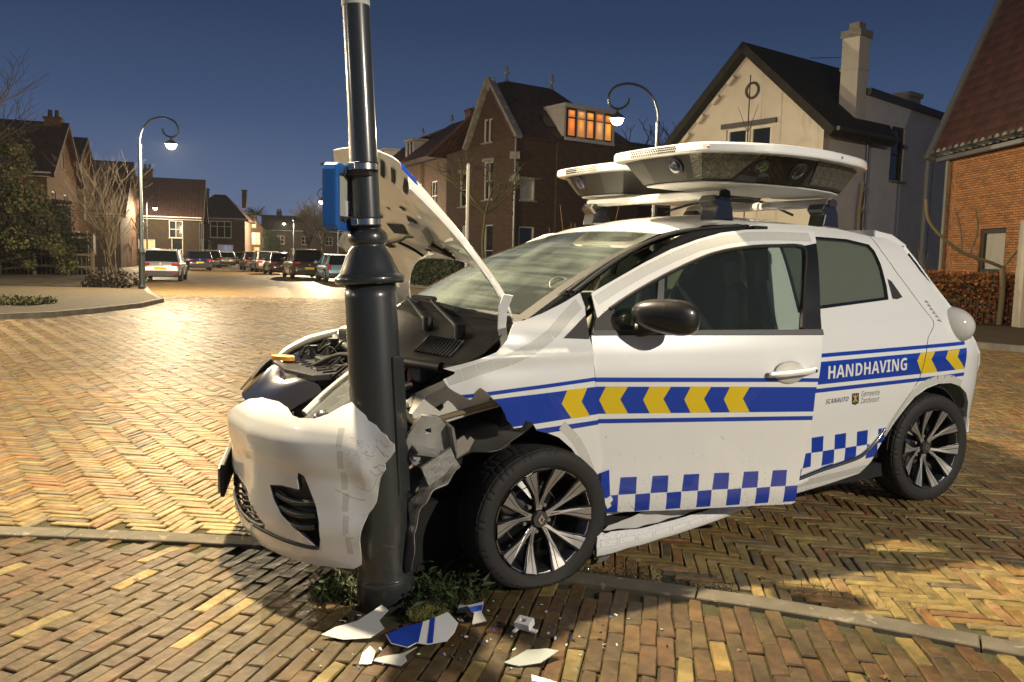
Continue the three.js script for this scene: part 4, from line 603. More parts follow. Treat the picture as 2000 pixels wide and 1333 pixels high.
// ---- the wrecked car ----
const car = thing('crashed_car', 'white parking enforcement car with blue and yellow livery, its front wrecked against the lamp post', 'car', [0.158, 0, -3.53], THREE.MathUtils.degToRad(31.7));
const WHITE = '#eaebea', BLUE = '#0a3aa8', YELLOW = '#e2c322', TAPE = '#cfcfca';
const paintWhite = (map) => phys(map ? 0xffffff : WHITE, { map, roughness: 0.3, clearcoat: 1, clearcoatRoughness: 0.03 });
const paint = paintWhite(null), glossBlack = phys([0.012, 0.012, 0.013], { roughness: 0.18, clearcoat: 1, clearcoatRoughness: 0.05 }), satinBlack = std([0.02, 0.02, 0.021], 0.5), grainBlack = std([0.022, 0.022, 0.022], 0.62, 0, { bumpMap: again(grainTex, 12, 12), bumpScale: 0.0012 }), innerDark = std([0.012, 0.012, 0.013], 0.9), rubberBlack = std([0.014, 0.014, 0.014], 0.8);
const misted = phys([0.3, 0.34, 0.27], { transmission: 0.62, roughness: 0.05, thickness: 0 });
const tinted = phys([0.66, 0.74, 0.69], { transmission: 0.98, roughness: 0.02, thickness: 0 }), steel = std([0.45, 0.44, 0.42], 0.5, 0.15, { map: again(mottleTex, 2, 2), bumpMap: again(grainTex, 2, 2), bumpScale: 0.004 }), primer = std([0.55, 0.53, 0.48], 0.55, 0.05), chrome = std([0.7, 0.7, 0.7], 0.12, 1);
function canvasTex(w, h, draw) { const c = document.createElement('canvas'); c.width = w; c.height = h; const x = c.getContext('2d'); draw(x); const t = new THREE.CanvasTexture(c); t.colorSpace = THREE.SRGBColorSpace; t.anisotropy = 8; return t; }
// print on the side of the body, in metres: s 0..  h 0..
function sheet(s0, s1, h0, h1, ppm, draw) {
  const W = Math.round((s1 - s0) * ppm), H = Math.round((h1 - h0) * ppm);
  const map = canvasTex(W, H, (x) => { x.fillStyle = WHITE; x.fillRect(0, 0, W, H); const p = (a) => [(a[0] - s0) * ppm, (h1 - a[1]) * ppm];
    draw({ x, p, ppm, poly(c, pts) { x.fillStyle = c; x.beginPath(); pts.forEach((q, i) => (i ? x.lineTo(...p(q)) : x.moveTo(...p(q)))); x.closePath(); x.fill(); },
      tape(pts, w = 0.045, l = 0.085) { x.strokeStyle = '#b9b9b2'; x.fillStyle = TAPE; x.lineWidth = 1.4; for (let i = 0; i < pts.length - 1; i++) { const [ax, ay] = p(pts[i]), [bx, by] = p(pts[i + 1]), d = Math.hypot(bx - ax, by - ay), n = Math.max(1, Math.round(d / (l * ppm))); x.save(); x.translate(ax, ay); x.rotate(Math.atan2(by - ay, bx - ax)); for (let k = 0; k < n; k++) { x.fillRect(k * d / n + 2, -w * ppm / 2, d / n - 4, w * ppm); x.strokeRect(k * d / n + 2, -w * ppm / 2, d / n - 4, w * ppm); } x.restore(); } },
      dirt(n, seed, box4) { const r = rng(seed); for (let i = 0; i < n; i++) { const [a, b] = p([lerp(box4[0], box4[1], r()), lerp(box4[2], box4[3], r() * r())]); x.fillStyle = `rgba(40,32,24,${0.15 + 0.5 * r()})`; x.beginPath(); x.ellipse(a, b, 0.5 + 2.4 * r() * r(), 0.4 + 1.2 * r(), r() * 3, 0, 6.3); x.fill(); } } }); });
  map.flipY = true; return { map, uv: (s, h) => [(s - s0) / (s1 - s0), (h - h0) / (h1 - h0)] };
}
const chev = (x, y0, y1, w, tip, wd) => [[x, (y0 + y1) / 2], [x + tip, y1], [x + tip + w, y1], [x + w, (y0 + y1) / 2], [x + w + tip, y0], [x + tip, y0]];
const bodyPrint = sheet(1.2, 3.5, 0.1, 1.7, 720, ({ x, p, ppm, poly, tape, dirt }) => {
  poly(BLUE, [[1.2, 0.944], [1.745, 0.944], [3.1, 0.967], [3.1, 0.946], [1.741, 0.924], [1.2, 0.922]]);
  poly(BLUE, [[1.2, 0.899], [1.739, 0.901], [3.12, 0.925], [3.1, 0.799], [1.703, 0.78], [1.2, 0.775]]);
  poly(BLUE, [[1.2, 0.755], [1.706, 0.758], [3.1, 0.775], [3.1, 0.754], [1.71, 0.736], [1.2, 0.73]]);
  poly(YELLOW, [[2.572, 0.872], [2.611, 0.916], [2.758, 0.918], [2.716, 0.873], [2.79, 0.795], [2.627, 0.792]]);
  poly(YELLOW, [[2.865, 0.874], [2.896, 0.92], [3.03, 0.922], [3.0, 0.876], [3.1, 0.8], [2.985, 0.797]]);
  const text = (s, at, h, c, font, len, rise) => { const [a, b] = p(at); x.save(); x.translate(a, b); x.rotate(-rise); x.font = font.replace('$', Math.round(h * ppm * 1.37)); x.fillStyle = c; const m = x.measureText(s).width; x.scale(len * ppm / m, 1); x.fillText(s, 0, 0); x.restore(); };
  text('HANDHAVING', [1.775, 0.806], 0.071, '#eceae4', 'bold $px sans-serif', 0.71, 0.024);
  text('SCANAUTO', [1.784, 0.669], 0.026, '#101a55', 'italic bold $px sans-serif', 0.19, 0.02);
  poly('#12204a', [[2.011, 0.655], [2.0, 0.713], [2.06, 0.714], [2.071, 0.656], [2.04, 0.646]]);
  x.strokeStyle = '#d8b44a'; x.lineWidth = 5; x.beginPath(); x.moveTo(...p([2.018, 0.662])); x.lineTo(...p([2.056, 0.705])); x.moveTo(...p([2.06, 0.662])); x.lineTo(...p([2.012, 0.705])); x.moveTo(...p([2.037, 0.656])); x.lineTo(...p([2.033, 0.71])); x.stroke();
  text('Gemeente', [2.082, 0.69], 0.03, '#2a2a2c', '$px sans-serif', 0.165, 0.0); text('Zandvoort', [2.086, 0.652], 0.03, '#2a2a2c', '$px sans-serif', 0.165, 0.0);
  for (let i = -3; i < 4; i++) { const a = 1.732 + i * 0.191; poly(BLUE, [[a, 0.402], [a + 0.094, 0.402], [a + 0.084, 0.489], [a - 0.012, 0.487]]); poly(BLUE, [[a + 0.096 - 0.002, 0.402], [a + 0.19, 0.404], [a + 0.2, 0.325], [a + 0.1, 0.318]]); }
  tape([[2.36, 0.44], [2.43, 0.54], [2.53, 0.65], [2.66, 0.725], [2.8, 0.75], [2.95, 0.745], [3.08, 0.7]]); tape([[1.3, 0.2], [2.25, 0.26]], 0.035);
  dirt(60, 5, [1.3, 3.1, 0.2, 0.9]); dirt(900, 6, [1.3, 3.2, 0.15, 0.4]);
});
const doorPrint = sheet(-0.15, 1.35, 0.15, 1.65, 760, ({ poly, tape, dirt, x, p }) => {
  poly(BLUE, [[-0.15, 0.896], [1.2, 0.863], [1.2, 0.845], [-0.15, 0.876]]); poly(BLUE, [[-0.15, 0.856], [1.2, 0.819], [1.2, 0.699], [-0.15, 0.734]]); poly(BLUE, [[-0.15, 0.71], [1.2, 0.677], [1.2, 0.657], [-0.15, 0.69]]);
  for (const a of [-0.038, 0.178, 0.388, 0.597]) { const y = 0.793 - (a + 0.038) * 0.024; poly(YELLOW, [[a, y], [a + 0.03, y + 0.059], [a + 0.138, y + 0.056], [a + 0.103, y], [a + 0.146, y - 0.066], [a + 0.038, y - 0.064]]); }
  for (let i = 0; i < 7; i++) { const a = 0.092 + i * 0.163, d = -i * 0.003; poly(BLUE, [[a, 0.347 + d], [a + 0.088, 0.346 + d], [a + 0.086, 0.427 + d], [a + 0.004, 0.429 + d]]); poly(BLUE, [[a - 0.078, 0.346 + d], [a - 0.002, 0.347 + d], [a + 0.004, 0.262 + d], [a - 0.072, 0.262 + d]]); }
  tape([[-0.03, 1.225], [0.1, 1.297], [0.24, 1.365], [0.39, 1.428], [0.54, 1.483], [0.7, 1.52], [0.85, 1.542], [1.0, 1.548], [1.2, 1.548]], 0.04, 0.075);
  dirt(260, 8, [0.0, 0.9, 0.3, 0.62]); dirt(60, 9, [0, 1.1, 0.25, 0.7]); dirt(500, 10, [0, 1.1, 0.23, 0.36]);
  x.strokeStyle = 'rgba(50,40,30,.5)'; for (const [a, b, c, d] of [[0.16, 0.29, 0.2, 0.25], [0.14, 0.37, 0.18, 0.42], [0.52, 0.34, 0.55, 0.3], [0.6, 0.6, 0.62, 0.58]]) { x.lineWidth = 1.5; x.beginPath(); x.moveTo(...p([a, b])); x.lineTo(...p([c, d])); x.stroke(); }
});
const wingPrint = sheet(-0.6, 0.5, 0.2, 1.35, 760, ({ poly, tape, dirt }) => {
  poly(BLUE, [[-0.6, 0.838], [-0.31, 0.864], [0.5, 0.914], [0.5, 0.898], [-0.31, 0.849], [-0.6, 0.822]]); poly(BLUE, [[-0.6, 0.8], [-0.277, 0.833], [0.5, 0.868], [0.5, 0.745], [-0.09, 0.715], [-0.6, 0.69]]); poly(BLUE, [[-0.6, 0.66], [-0.067, 0.692], [0.5, 0.716], [0.5, 0.699], [-0.047, 0.668], [-0.6, 0.63]]);
  poly(YELLOW, [[0.053, 0.793], [0.08, 0.851], [0.186, 0.854], [0.158, 0.795], [0.21, 0.727], [0.11, 0.724]]);
  tape([[-0.47, 0.915], [-0.35, 0.955], [-0.2, 0.99], [-0.08, 1.035], [0.02, 1.085], [0.12, 1.16], [0.2, 1.215]], 0.045, 0.08); tape([[0.06, 0.7], [0.14, 0.63], [0.2, 0.55], [0.25, 0.46]], 0.04, 0.08); dirt(40, 12, [0, 0.35, 0.3, 0.6]);
});
// side of the body behind the front door
const archR = [[2.353, 0.415], [2.39, 0.46], [2.45, 0.525], [2.51, 0.585], [2.59, 0.655], [2.7, 0.7], [2.82, 0.722], [2.95, 0.718], [3.07, 0.69], [3.17, 0.64], [3.24, 0.57], [3.27, 0.47], [3.28, 0.38]];
const tailEdge = [[3.36, 0.34], [3.43, 0.5], [3.44, 0.65], [3.37, 0.8], [3.23, 0.95], [3.13, 1.05], [3.0, 1.19], [2.88, 1.32], [2.79, 1.45], [2.73, 1.54]];
const sillLine = [[1.42, 0.15], [1.72, 0.171], [1.96, 0.196], [2.2, 0.229], [2.27, 0.29], [2.31, 0.36]];
const winR = [[1.62, 1.165], [1.805, 1.183], [2.407, 1.228], [2.425, 1.3], [2.435, 1.42], [2.425, 1.5], [2.4, 1.535], [2.22, 1.56], [1.98, 1.565], [1.62, 1.56]], triR = [[2.463, 1.335], [2.49, 1.323], [2.547, 1.24], [2.5, 1.229], [2.458, 1.232]];
const seam = [[2.47, 1.59], [2.5, 1.5], [2.57, 1.38], [2.7, 1.21], [2.79, 1.1], [2.785, 1.07], [2.7, 1.0], [2.655, 0.89], [2.61, 0.76], [2.48, 0.61], [2.4, 0.505], [2.353, 0.415]];
const pillarEdge = [[1.44, 1.61], [1.43, 1.3], [1.42, 0.8]];
const inset = (a, d) => a.map(([s, h]) => [s + d, h]);
mesh('rear_door', patch(side, [...sillLine, ...inset(seam, -0.003).reverse(), [2.2, 1.625], [1.9, 1.635], [1.6, 1.63], ...pillarEdge], { holes: [winR], uv: bodyPrint.uv, th: 0.02 }), paintWhite(bodyPrint.map), car);
mesh('rear_quarter', patch(side, [...inset(seam, 0.004), ...archR.slice(1), ...tailEdge, [2.6, 1.585]], { holes: [triR], uv: bodyPrint.uv, th: 0.02 }), paintWhite(bodyPrint.map), car);
mesh('rear_window', patch((s, h) => side(s, h).add(V3(0, 0, -0.012)), winR, { th: 0.003 }), misted, car);
{ const grow = (k) => { const c = winR.reduce((q, p) => [q[0] + p[0] / winR.length, q[1] + p[1] / winR.length], [0, 0]); return winR.map(([s, h]) => [s + (s - c[0]) * k, h + (h - c[1]) * k * 1.8]); }; mesh('window_frame', patch((s, h) => side(s, h).add(V3(0, 0, 0.002)), grow(0.018), { holes: [grow(-0.03)], th: 0.016 }), glossBlack, car); }
mesh('quarter_glass', patch((s, h) => side(s, h).add(V3(0, 0, 0.003)), triR.map(([s, h]) => [s + (s - 2.495) * 0.1, h + (h - 1.27) * 0.1])), grainBlack, car);
mesh('sill_strip', tube([[1.45, 0.245], [1.654, 0.268], [1.815, 0.297], [2.026, 0.322], [2.155, 0.345], [2.237, 0.39], [2.302, 0.44], [2.337, 0.48]].map(([s, h]) => side(s, h).add(V3(0, 0, 0.006))), 0.014, 8), chrome, car);
mesh('number_slots', merge(Array.from({ length: 6 }, (_, i) => { const q = side(2.79 + i * 0.014, 1.205 - i * 0.022); return box(0.05, 0.006, 0.008, q.x, q.y, q.z + 0.002, 0, 0.25, -0.4); })), primer, car);
// far side, roof, back
const mirrorSide = (s, h) => { const p = side(s, h); p.z = 2 * MID - p.z; return p; };
mesh('far_side', patch(mirrorSide, [[0.28, 0.2], [2.2, 0.22], ...archR, ...tailEdge, [2.2, 1.62], [1.2, 1.6], [0.95, 1.56], [0.2, 1.2]], { holes: [[[0.4, 1.18], [2.4, 1.22], [2.42, 1.5], [2.2, 1.55], [1.1, 1.53], [0.9, 1.5]]], max: 0.12, sign: -1, th: 0.02 }), paint, car);
mesh('far_window', patch(mirrorSide, [[0.4, 1.18], [2.4, 1.22], [2.42, 1.5], [2.2, 1.55], [1.1, 1.53], [0.9, 1.5]], { max: 0.15, sign: -1 }), tinted, car);
mesh('roof_panel', patch(roof, [[0.9, MID], [0.91, -0.5], [0.96, -0.29], [1.2, -0.268], [1.6, -0.262], [2.2, -0.275], [2.66, -0.33], [2.7, MID], [2.66, -1.39], [2.2, -1.445], [1.6, -1.458], [1.2, -1.452], [0.96, -1.43], [0.91, -1.22]], { max: 0.1, sign: -1, th: 0.02 }), paint, car);
mesh('spoiler', extrude([[0, 0], [0.16, -0.02], [0.3, -0.075], [0.31, -0.11], [0.14, -0.08], [0, -0.06]], 1.1, 0.012).translate(2.58, 1.62, MID - 0.55), paint, car);
const tail = (v, h) => { const e = curve(tailEdge.map(([s, hh]) => [hh, s]))(h), bulge = 0.05 * (1 - v * v), z0 = side(e, h).z; return V3(e + bulge, h, lerp(2 * MID - z0, z0, (v + 1) / 2)); };
mesh('tailgate', patch(tail, [[-1, 0.36], [1, 0.36], [1, 1.53], [-1, 1.53]], { holes: [[[-0.8, 1.1], [0.8, 1.1], [0.78, 1.45], [-0.78, 1.45]]], max: 0.12, th: 0.02 }), paint, car);
mesh('rear_screen', patch(tail, [[-0.8, 1.1], [0.8, 1.1], [0.78, 1.45], [-0.78, 1.45]], { max: 0.2 }), tinted, car);
mesh('screen_cheek', patch((s, h) => side(s, h).add(V3(0, 0, 0.004)), [[2.95, 1.26], [3.02, 1.2], [2.93, 1.31], [2.84, 1.43], [2.77, 1.5], [2.75, 1.49], [2.82, 1.39]], { max: 0.05 }), glossBlack, car);
{ // tail lamp that stands out from the corner
  const g = new THREE.SphereGeometry(1, 24, 16).scale(0.13, 0.115, 0.15); g.applyMatrix4(new THREE.Matrix4().makeRotationZ(-0.55)).translate(3.07, 1.06, -0.09);
  const l = mesh('tail_light', g, phys([0.62, 0.6, 0.58], { roughness: 0.08, clearcoat: 1 }), car); mesh('lens', new THREE.SphereGeometry(1, 20, 12).scale(0.07, 0.075, 0.1).translate(3.15, 1.02, -0.09), phys([0.4, 0.12, 0.1], { roughness: 0.1, clearcoat: 1 }), l);
}
// front wing, torn open towards the post
const wing = [[-0.100, 1.147], [-0.001, 1.175], [0.116, 1.217], [0.217, 1.261], [0.230, 1.199], [0.214, 1.111], [0.221, 1.057], [0.226, 1.002], [0.226, 0.892], [0.254, 0.708], [0.277, 0.612], [0.309, 0.514], [0.340, 0.438], [0.36, 0.32], [0.338, 0.3], [0.274, 0.353], [0.242, 0.436], [0.189, 0.517], [0.127, 0.587], [0.052, 0.645], [-0.006, 0.669], [-0.064, 0.685], [-0.078, 0.706], [-0.094, 0.723], [-0.122, 0.733], [-0.140, 0.706], [-0.179, 0.705], [-0.194, 0.726], [-0.212, 0.738], [-0.223, 0.766], [-0.241, 0.797], [-0.267, 0.822], [-0.289, 0.842], [-0.314, 0.867], [-0.339, 0.884], [-0.361, 0.865], [-0.365, 0.846], [-0.377, 0.834], [-0.412, 0.854], [-0.445, 0.872], [-0.463, 0.886], [-0.477, 0.905], [-0.484, 0.919], [-0.461, 0.928], [-0.438, 0.940], [-0.437, 0.948], [-0.459, 0.954], [-0.481, 0.961], [-0.412, 0.978], [-0.323, 1.004], [-0.258, 1.022], [-0.222, 1.046], [-0.195, 1.070], [-0.173, 1.111], [-0.151, 1.141]];
const wingSurf = (s, h) => side(s, h).add(V3(0, 0, 0.018 * Math.max(0, -s - 0.05) * Math.sin(s * 19 + h * 8) + 0.012 * Math.exp(-(((h - 1.0) / 0.03) ** 2))));
const wingMesh = mesh('front_wing', patch(wingSurf, wing, { uv: wingPrint.uv, max: 0.035, th: 0.004 }), paintWhite(wingPrint.map), car);
mesh('corner_trim', patch((s, h) => side(s, h).add(V3(0, 0, 0.005)), [[0.079, 1.071], [0.222, 1.165], [0.214, 1.063]]), grainBlack, wingMesh);
mesh('torn_vinyl', merge([patch((s, h) => side(s, h).add(V3(0, 0, 0.012 + 0.05 * Math.max(0, h - 0.36))), [[0.29, 0.46], [0.335, 0.47], [0.36, 0.33], [0.335, 0.32], [0.3, 0.36]])]), phys(BLUE, { roughness: 0.4, clearcoat: 0.5 }), wingMesh);
mesh('torn_edge', patch((s, h) => side(s, h).add(V3(0, 0, 0.016)), [[0.3, 0.355], [0.335, 0.335], [0.36, 0.345], [0.375, 0.325], [0.36, 0.31], [0.37, 0.296], [0.35, 0.283], [0.335, 0.305]]), paint, wingMesh);
// open front door
const D = (o = 0) => (s, h) => doorPoint(s, h, o);
const doorMesh = mesh('front_door', patch(D(), [[-0.069, 1.077], [-0.067, 1.000], [-0.050, 0.775], [-0.028, 0.634], [-0.004, 0.514], [0.024, 0.265], [0.415, 0.247], [0.840, 0.236], [1.055, 0.228], [1.073, 0.238], [1.065, 0.328], [1.085, 0.426], [1.104, 0.610], [1.107, 0.791], [1.141, 0.976], [1.157, 1.072], [0.5, 1.076]], { uv: doorPrint.uv, max: 0.05, th: 0.012 }), paintWhite(doorPrint.map), car);
const frameOut = [[-0.045, 1.261], [0.092, 1.329], [0.238, 1.401], [0.388, 1.466], [0.543, 1.517], [0.682, 1.553], [0.832, 1.574], [0.981, 1.582], [1.180, 1.584], [1.238, 1.578], [1.226, 1.52]], frameIn = [[1.15, 1.505], [1.127, 1.512], [1.000, 1.508], [0.804, 1.493], [0.619, 1.460], [0.464, 1.406], [0.313, 1.342], [0.150, 1.263], [0.034, 1.196], [-0.03, 1.15]];
mesh('door_frame', patch(D(0.004), [...frameOut, ...frameIn], { uv: doorPrint.uv, max: 0.05, th: 0.03 }), paintWhite(doorPrint.map), doorMesh);
mesh('pillar_trim', patch(D(0.003), [[1.226, 1.518], [1.155, 1.1], [1.045, 1.1], [1.108, 1.32], [1.153, 1.503]], { max: 0.08, th: 0.03 }), glossBlack, doorMesh);
mesh('belt_trim', patch(D(0.009), [[-0.065, 1.078], [1.16, 1.074], [1.158, 1.1], [0.23, 1.098], [-0.06, 1.1]], { max: 0.08, th: 0.02 }), satinBlack, doorMesh);
mesh('mirror_triangle', patch(D(0.004), [[-0.055, 1.1], [-0.035, 1.155], [0.03, 1.195], [0.06, 1.21], [0.05, 1.125], [0.235, 1.105], [0.235, 1.1]], { max: 0.06, th: 0.02 }), grainBlack, doorMesh);
mesh('window_bar', patch(D(0.002), [[0.248, 1.1], [0.29, 1.1], [0.335, 1.347], [0.303, 1.333]], { max: 0.08, th: 0.02 }), satinBlack, doorMesh);
mesh('window_seal', merge([tube([[0.034, 1.19], [0.15, 1.255], [0.313, 1.334], [0.464, 1.398], [0.619, 1.452], [0.804, 1.486], [1.0, 1.5], [1.12, 1.502], [1.145, 1.49], [1.1, 1.32], [1.04, 1.105]].map(([s, h]) => doorPoint(s, h, 0.004)), 0.01, 6, 50)]), rubberBlack, doorMesh);
mesh('door_window', patch(D(-0.008), [[0.05, 1.1], [0.06, 1.2], [0.15, 1.255], [0.313, 1.334], [0.464, 1.398], [0.619, 1.452], [0.804, 1.486], [1.12, 1.5], [1.14, 1.49], [1.04, 1.1]], { max: 0.1, th: 0.003 }), tinted, doorMesh);
mesh('door_lining', merge([patch(D(-0.07), [[0.02, 0.36], [1.04, 0.34], [1.1, 0.8], [1.12, 1.08], [0, 1.08]], { max: 0.2, th: 0.03 }), patch(D(-0.012), [...frameOut.map(([s, h]) => [s, h - 0.015]), ...frameIn], { max: 0.1, th: 0.035 })]), innerDark, doorMesh);
{ // handle in its dished recess
  const c = doorPoint(0.955, 0.897, 0.012), dish = new THREE.SphereGeometry(1, 20, 12).scale(0.085, 0.055, 0.012); dish.rotateY(-DOOR.a).translate(c.x - 0.005, c.y, c.z - 0.008); mesh('handle_recess', dish, std([0.5, 0.49, 0.47], 0.5), doorMesh);
  const hd = mesh('handle', tube([[0.83, 0.888, 0.012], [0.86, 0.892, 0.04], [0.95, 0.9, 0.052], [1.04, 0.906, 0.045], [1.085, 0.908, 0.02]].map(([s, h, o]) => doorPoint(s, h, o)), 0.014, 10, 24), paint, doorMesh);
  const k = doorPoint(1.07, 0.907, 0.043); mesh('lock', new THREE.SphereGeometry(0.009, 10, 8).translate(k.x, k.y, k.z), satinBlack, doorMesh);
}
{ // black door mirror
  const c = doorPoint(0.235, 1.168, 0.145), g = new THREE.SphereGeometry(1, 36, 24), p = g.attributes.position;
  for (let i = 0; i < p.count; i++) { let x = p.getX(i), y = p.getY(i), z = p.getZ(i); const f = (v, e) => Math.sign(v) * Math.pow(Math.abs(v), e); x = f(x, 0.72); y = f(y, 0.75); z = f(z, 0.8); p.setXYZ(i, x * 0.085 * (1 + 0.0 * z), y * (0.077 + 0.012 * z) - 0.01 * z, z * 0.15); }
  g.computeVertexNormals(); const t = g; t.rotateY(0.75); t.translate(c.x, c.y, c.z);
  const m = mesh('mirror', t, phys([0.009, 0.008, 0.008], { roughness: 0.4, clearcoat: 0.7, clearcoatRoughness: 0.12 }), doorMesh);
  mesh('mirror_arm', rod(doorPoint(0.16, 1.1, 0.0), V3(c.x, c.y - 0.05, c.z - 0.05), 0.035, 0.03, 10), satinBlack, doorMesh);
}
// windscreen, pillars, bonnet
const screenMat = (() => { const streak = texture(512, 512, (u, v) => { const a = FL(u + 0.3 * v, v * 0.4), b = F2(u * 0.25 + v, v * 3), c = Math.hypot(u - 0.62, v - 0.22); return clamp(0.5 + 2.6 * (a - 0.5) + 0.8 * (b - 0.5) + 0.5 * clamp((v - 0.72) * 4, 0, 1) + 0.25 * clamp((0.12 - v) * 8, 0, 1) + (c < 0.05 ? 0.15 : 0), 0.12, 0.95); });
  return phys([0.145, 0.17, 0.152], { roughness: 0.04, transmission: 0.85, transmissionMap: streak, thickness: 0, specularIntensity: 1 }); })();
const scrUV = (u, v) => [(v + 1) / 2, u];
mesh('windscreen', patch(screen, [[0.04, -0.94], [0.02, -0.5], [0.015, 0], [0.02, 0.5], [0.04, 0.95], [0.3, 0.955], [0.7, 0.95], [0.97, 0.94], [0.985, 0.5], [0.99, 0], [0.985, -0.5], [0.97, -0.94], [0.5, -0.94]], { sign: -1, uv: scrUV, max: 0.08, th: 0.005 }), screenMat, car);
const lift = (f, d) => (u, v) => { const p = f(u, v); p.y += d; return p; };
mesh('screen_surround', merge([patch(lift(screen, 0.003), [[0.0, 0.93], [0, 1.03], [0.5, 1.03], [1.0, 1.03], [0.99, 0.93], [0.5, 0.93]], { sign: -1, max: 0.08, th: 0.02 }), patch(lift(screen, 0.003), [[0.0, -0.93], [0, -1.02], [0.5, -1.02], [1.0, -1.02], [0.99, -0.93]], { sign: -1, max: 0.08, th: 0.02 }), patch(lift(screen, 0.002), [[-0.03, -1], [-0.03, 0], [-0.03, 1], [0.03, 1], [0.03, 0.5], [0.03, 0], [0.03, -0.5], [0.03, -1]], { sign: -1, max: 0.08, th: 0.02 })]), grainBlack, car);
mesh('header', patch(lift(screen, 0.004), [[0.975, -1], [0.975, 0], [0.975, 1], [1.07, 1], [1.07, 0], [1.07, -1]], { sign: -1, max: 0.08, th: 0.015 }), paint, car);
{ // black front pillar between screen and door, with its two ridges
  const low = (t) => { const s = curve([[0, 0.2], [0.3, 0.52], [0.6, 0.86], [0.85, 1.2], [1, 1.47]])(t), h = curve([[0, 1.235], [0.3, 1.405], [0.6, 1.53], [0.85, 1.575], [1, 1.588]])(t); return side(s, h).add(V3(0, 0, -0.035)); };
  const high = (t) => { const p = screen(Math.min(1.02, 0.2 + t * 0.95), 1.015); if (t > 0.86) { const k = (t - 0.86) / 0.14; p.lerp(V3(1.46, 1.612, -0.285), k); } return p.add(V3(0, 0.004, 0)); };
  const pil = (t, w) => high(t).lerp(low(t), w).add(V3(0, 0.012 * Math.sin(Math.PI * w), 0.02 * Math.sin(Math.PI * w)));
  const p1 = mesh('front_pillar', patch(pil, [[0.0, 0], [0, 0.5], [0, 1], [0.3, 1], [0.6, 1], [0.85, 1], [1, 1], [1, 0], [0.86, 0], [0.6, 0], [0.3, 0]], { max: 0.05, th: 0.02, sign: -1 }), glossBlack, car);
  mesh('pillar_ridge', merge([0.28, 0.62].map((w) => tube([0.02, 0.2, 0.4, 0.6, 0.8, 0.97].map((t) => pil(t, w).add(V3(0, 0.002, 0.002))), 0.008, 6, 50))), satinBlack, p1);
}
mesh('door_opening', merge([tube([V3(0.35, 1.2, -0.12), V3(0.7, 1.4, -0.2), V3(1.05, 1.54, -0.27), V3(1.42, 1.575, -0.28)], 0.03, 6), box(0.1, 1.45, 0.06, 1.4, 0.88, -0.1, -0.1, 0, 0), box(1.2, 0.12, 0.12, 0.85, 0.2, -0.12)]), innerDark, car);
mesh('middle_pillar', patch((s, h) => side(s, h).add(V3(0, 0, -0.02)), [[1.36, 0.25], [1.46, 0.25], [1.5, 1.0], [1.5, 1.58], [1.38, 1.58], [1.36, 1]], { max: 0.15, th: 0.03 }), glossBlack, car);
const hoodPrint = paintWhite(null);
const hn = (a, b) => { const e = 0.003, u = hood(a + e, b).sub(hood(a - e, b)), v = hood(a, b + e).sub(hood(a, b - e)); return u.cross(v).normalize(); };   // towards the outer skin or the lining
const hoodFront = (b) => { const k = (b - MID) / 0.72; return b > MID ? 0.972 - 0.1 * k * k - 0.12 * k ** 6 : 0.972 - 0.74 * (MID - b) ** 1.15; };
const hoodEdge = []; { const rear = (b) => { const k = (b - MID) / 0.72; return b > MID ? 0.285 * Math.max(0, 1 - k ** 4) ** 0.6 : 0.285 * Math.max(0, 1 - (k / 0.78) ** 2) ** 0.9; }; const front = (b) => { const k = (b - MID) / 0.72; return b > MID ? 0.972 - 0.1 * k * k - 0.12 * k ** 6 : 0.972 - 0.74 * (MID - b) ** 1.15; };
  for (let i = 0; i <= 20; i++) { const b = MID - 0.71 + i * 0.071; hoodEdge.push([rear(b), b]); } for (let i = 1; i < 10; i++) { const a = lerp(0, front(MID + 0.71), i / 10); hoodEdge.push([a, MID + 0.71 - 0.02 * Math.sin(Math.PI * i / 10)]); } for (let i = 20; i >= 0; i--) { const b = MID - 0.71 + i * 0.071; hoodEdge.push([front(b), b]); } for (let i = 9; i > 0; i--) { const a = lerp(0, front(MID - 0.71), i / 10); hoodEdge.push([a, MID - 0.71 + 0.02 * Math.sin(Math.PI * i / 10)]); } }
const sgn = hn(0.5, MID).y > 0 ? 1 : -1;     // 1 when the normal looks up and back: the outer skin
const hoodSkin = mesh('bonnet', patch(hood, hoodEdge, { sign: sgn, max: 0.05, th: 0.004 }), paint, car);
const bowl = (a, b) => { const k = Math.abs(b - MID) / 0.72, edge = Math.min(1, Math.min(0.72 - Math.abs(b - MID), hoodFront(b) - a, Math.max(a - 0.28, (Math.abs(b - MID) - 0.45) * 0.5)) / 0.15); return 0.006 + 0.032 * clamp(edge, 0, 1) - 0.009 * Math.exp(-(((a - 0.62 + 0.12 * k) / 0.05) ** 2)) - 0.008 * Math.exp(-(((a - 0.34) / 0.035) ** 2)) - 0.007 * Math.exp(-(((Math.abs(b - MID) - 0.3 - 0.25 * (a - 0.3)) / 0.05) ** 2)); };
const lining = (a, b) => hood(a, b).addScaledVector(hn(a, b), -sgn * bowl(a, b));
mesh('bonnet_lining', patch(lining, hoodEdge.map(([a, b]) => [clamp(a, 0.008, 0.975), MID + (b - MID) * 0.985]), { sign: -sgn, max: 0.035, th: 0.003 }), phys([0.76, 0.74, 0.68], { roughness: 0.4, clearcoat: 0.6 }), hoodSkin);
const under = (a, b, d = 0.005) => lining(a, b).addScaledVector(hn(a, b), -sgn * d);
const dark = (pts) => patch((a, b) => under(a, b), pts, { sign: -sgn, max: 0.018, th: 0.001 });
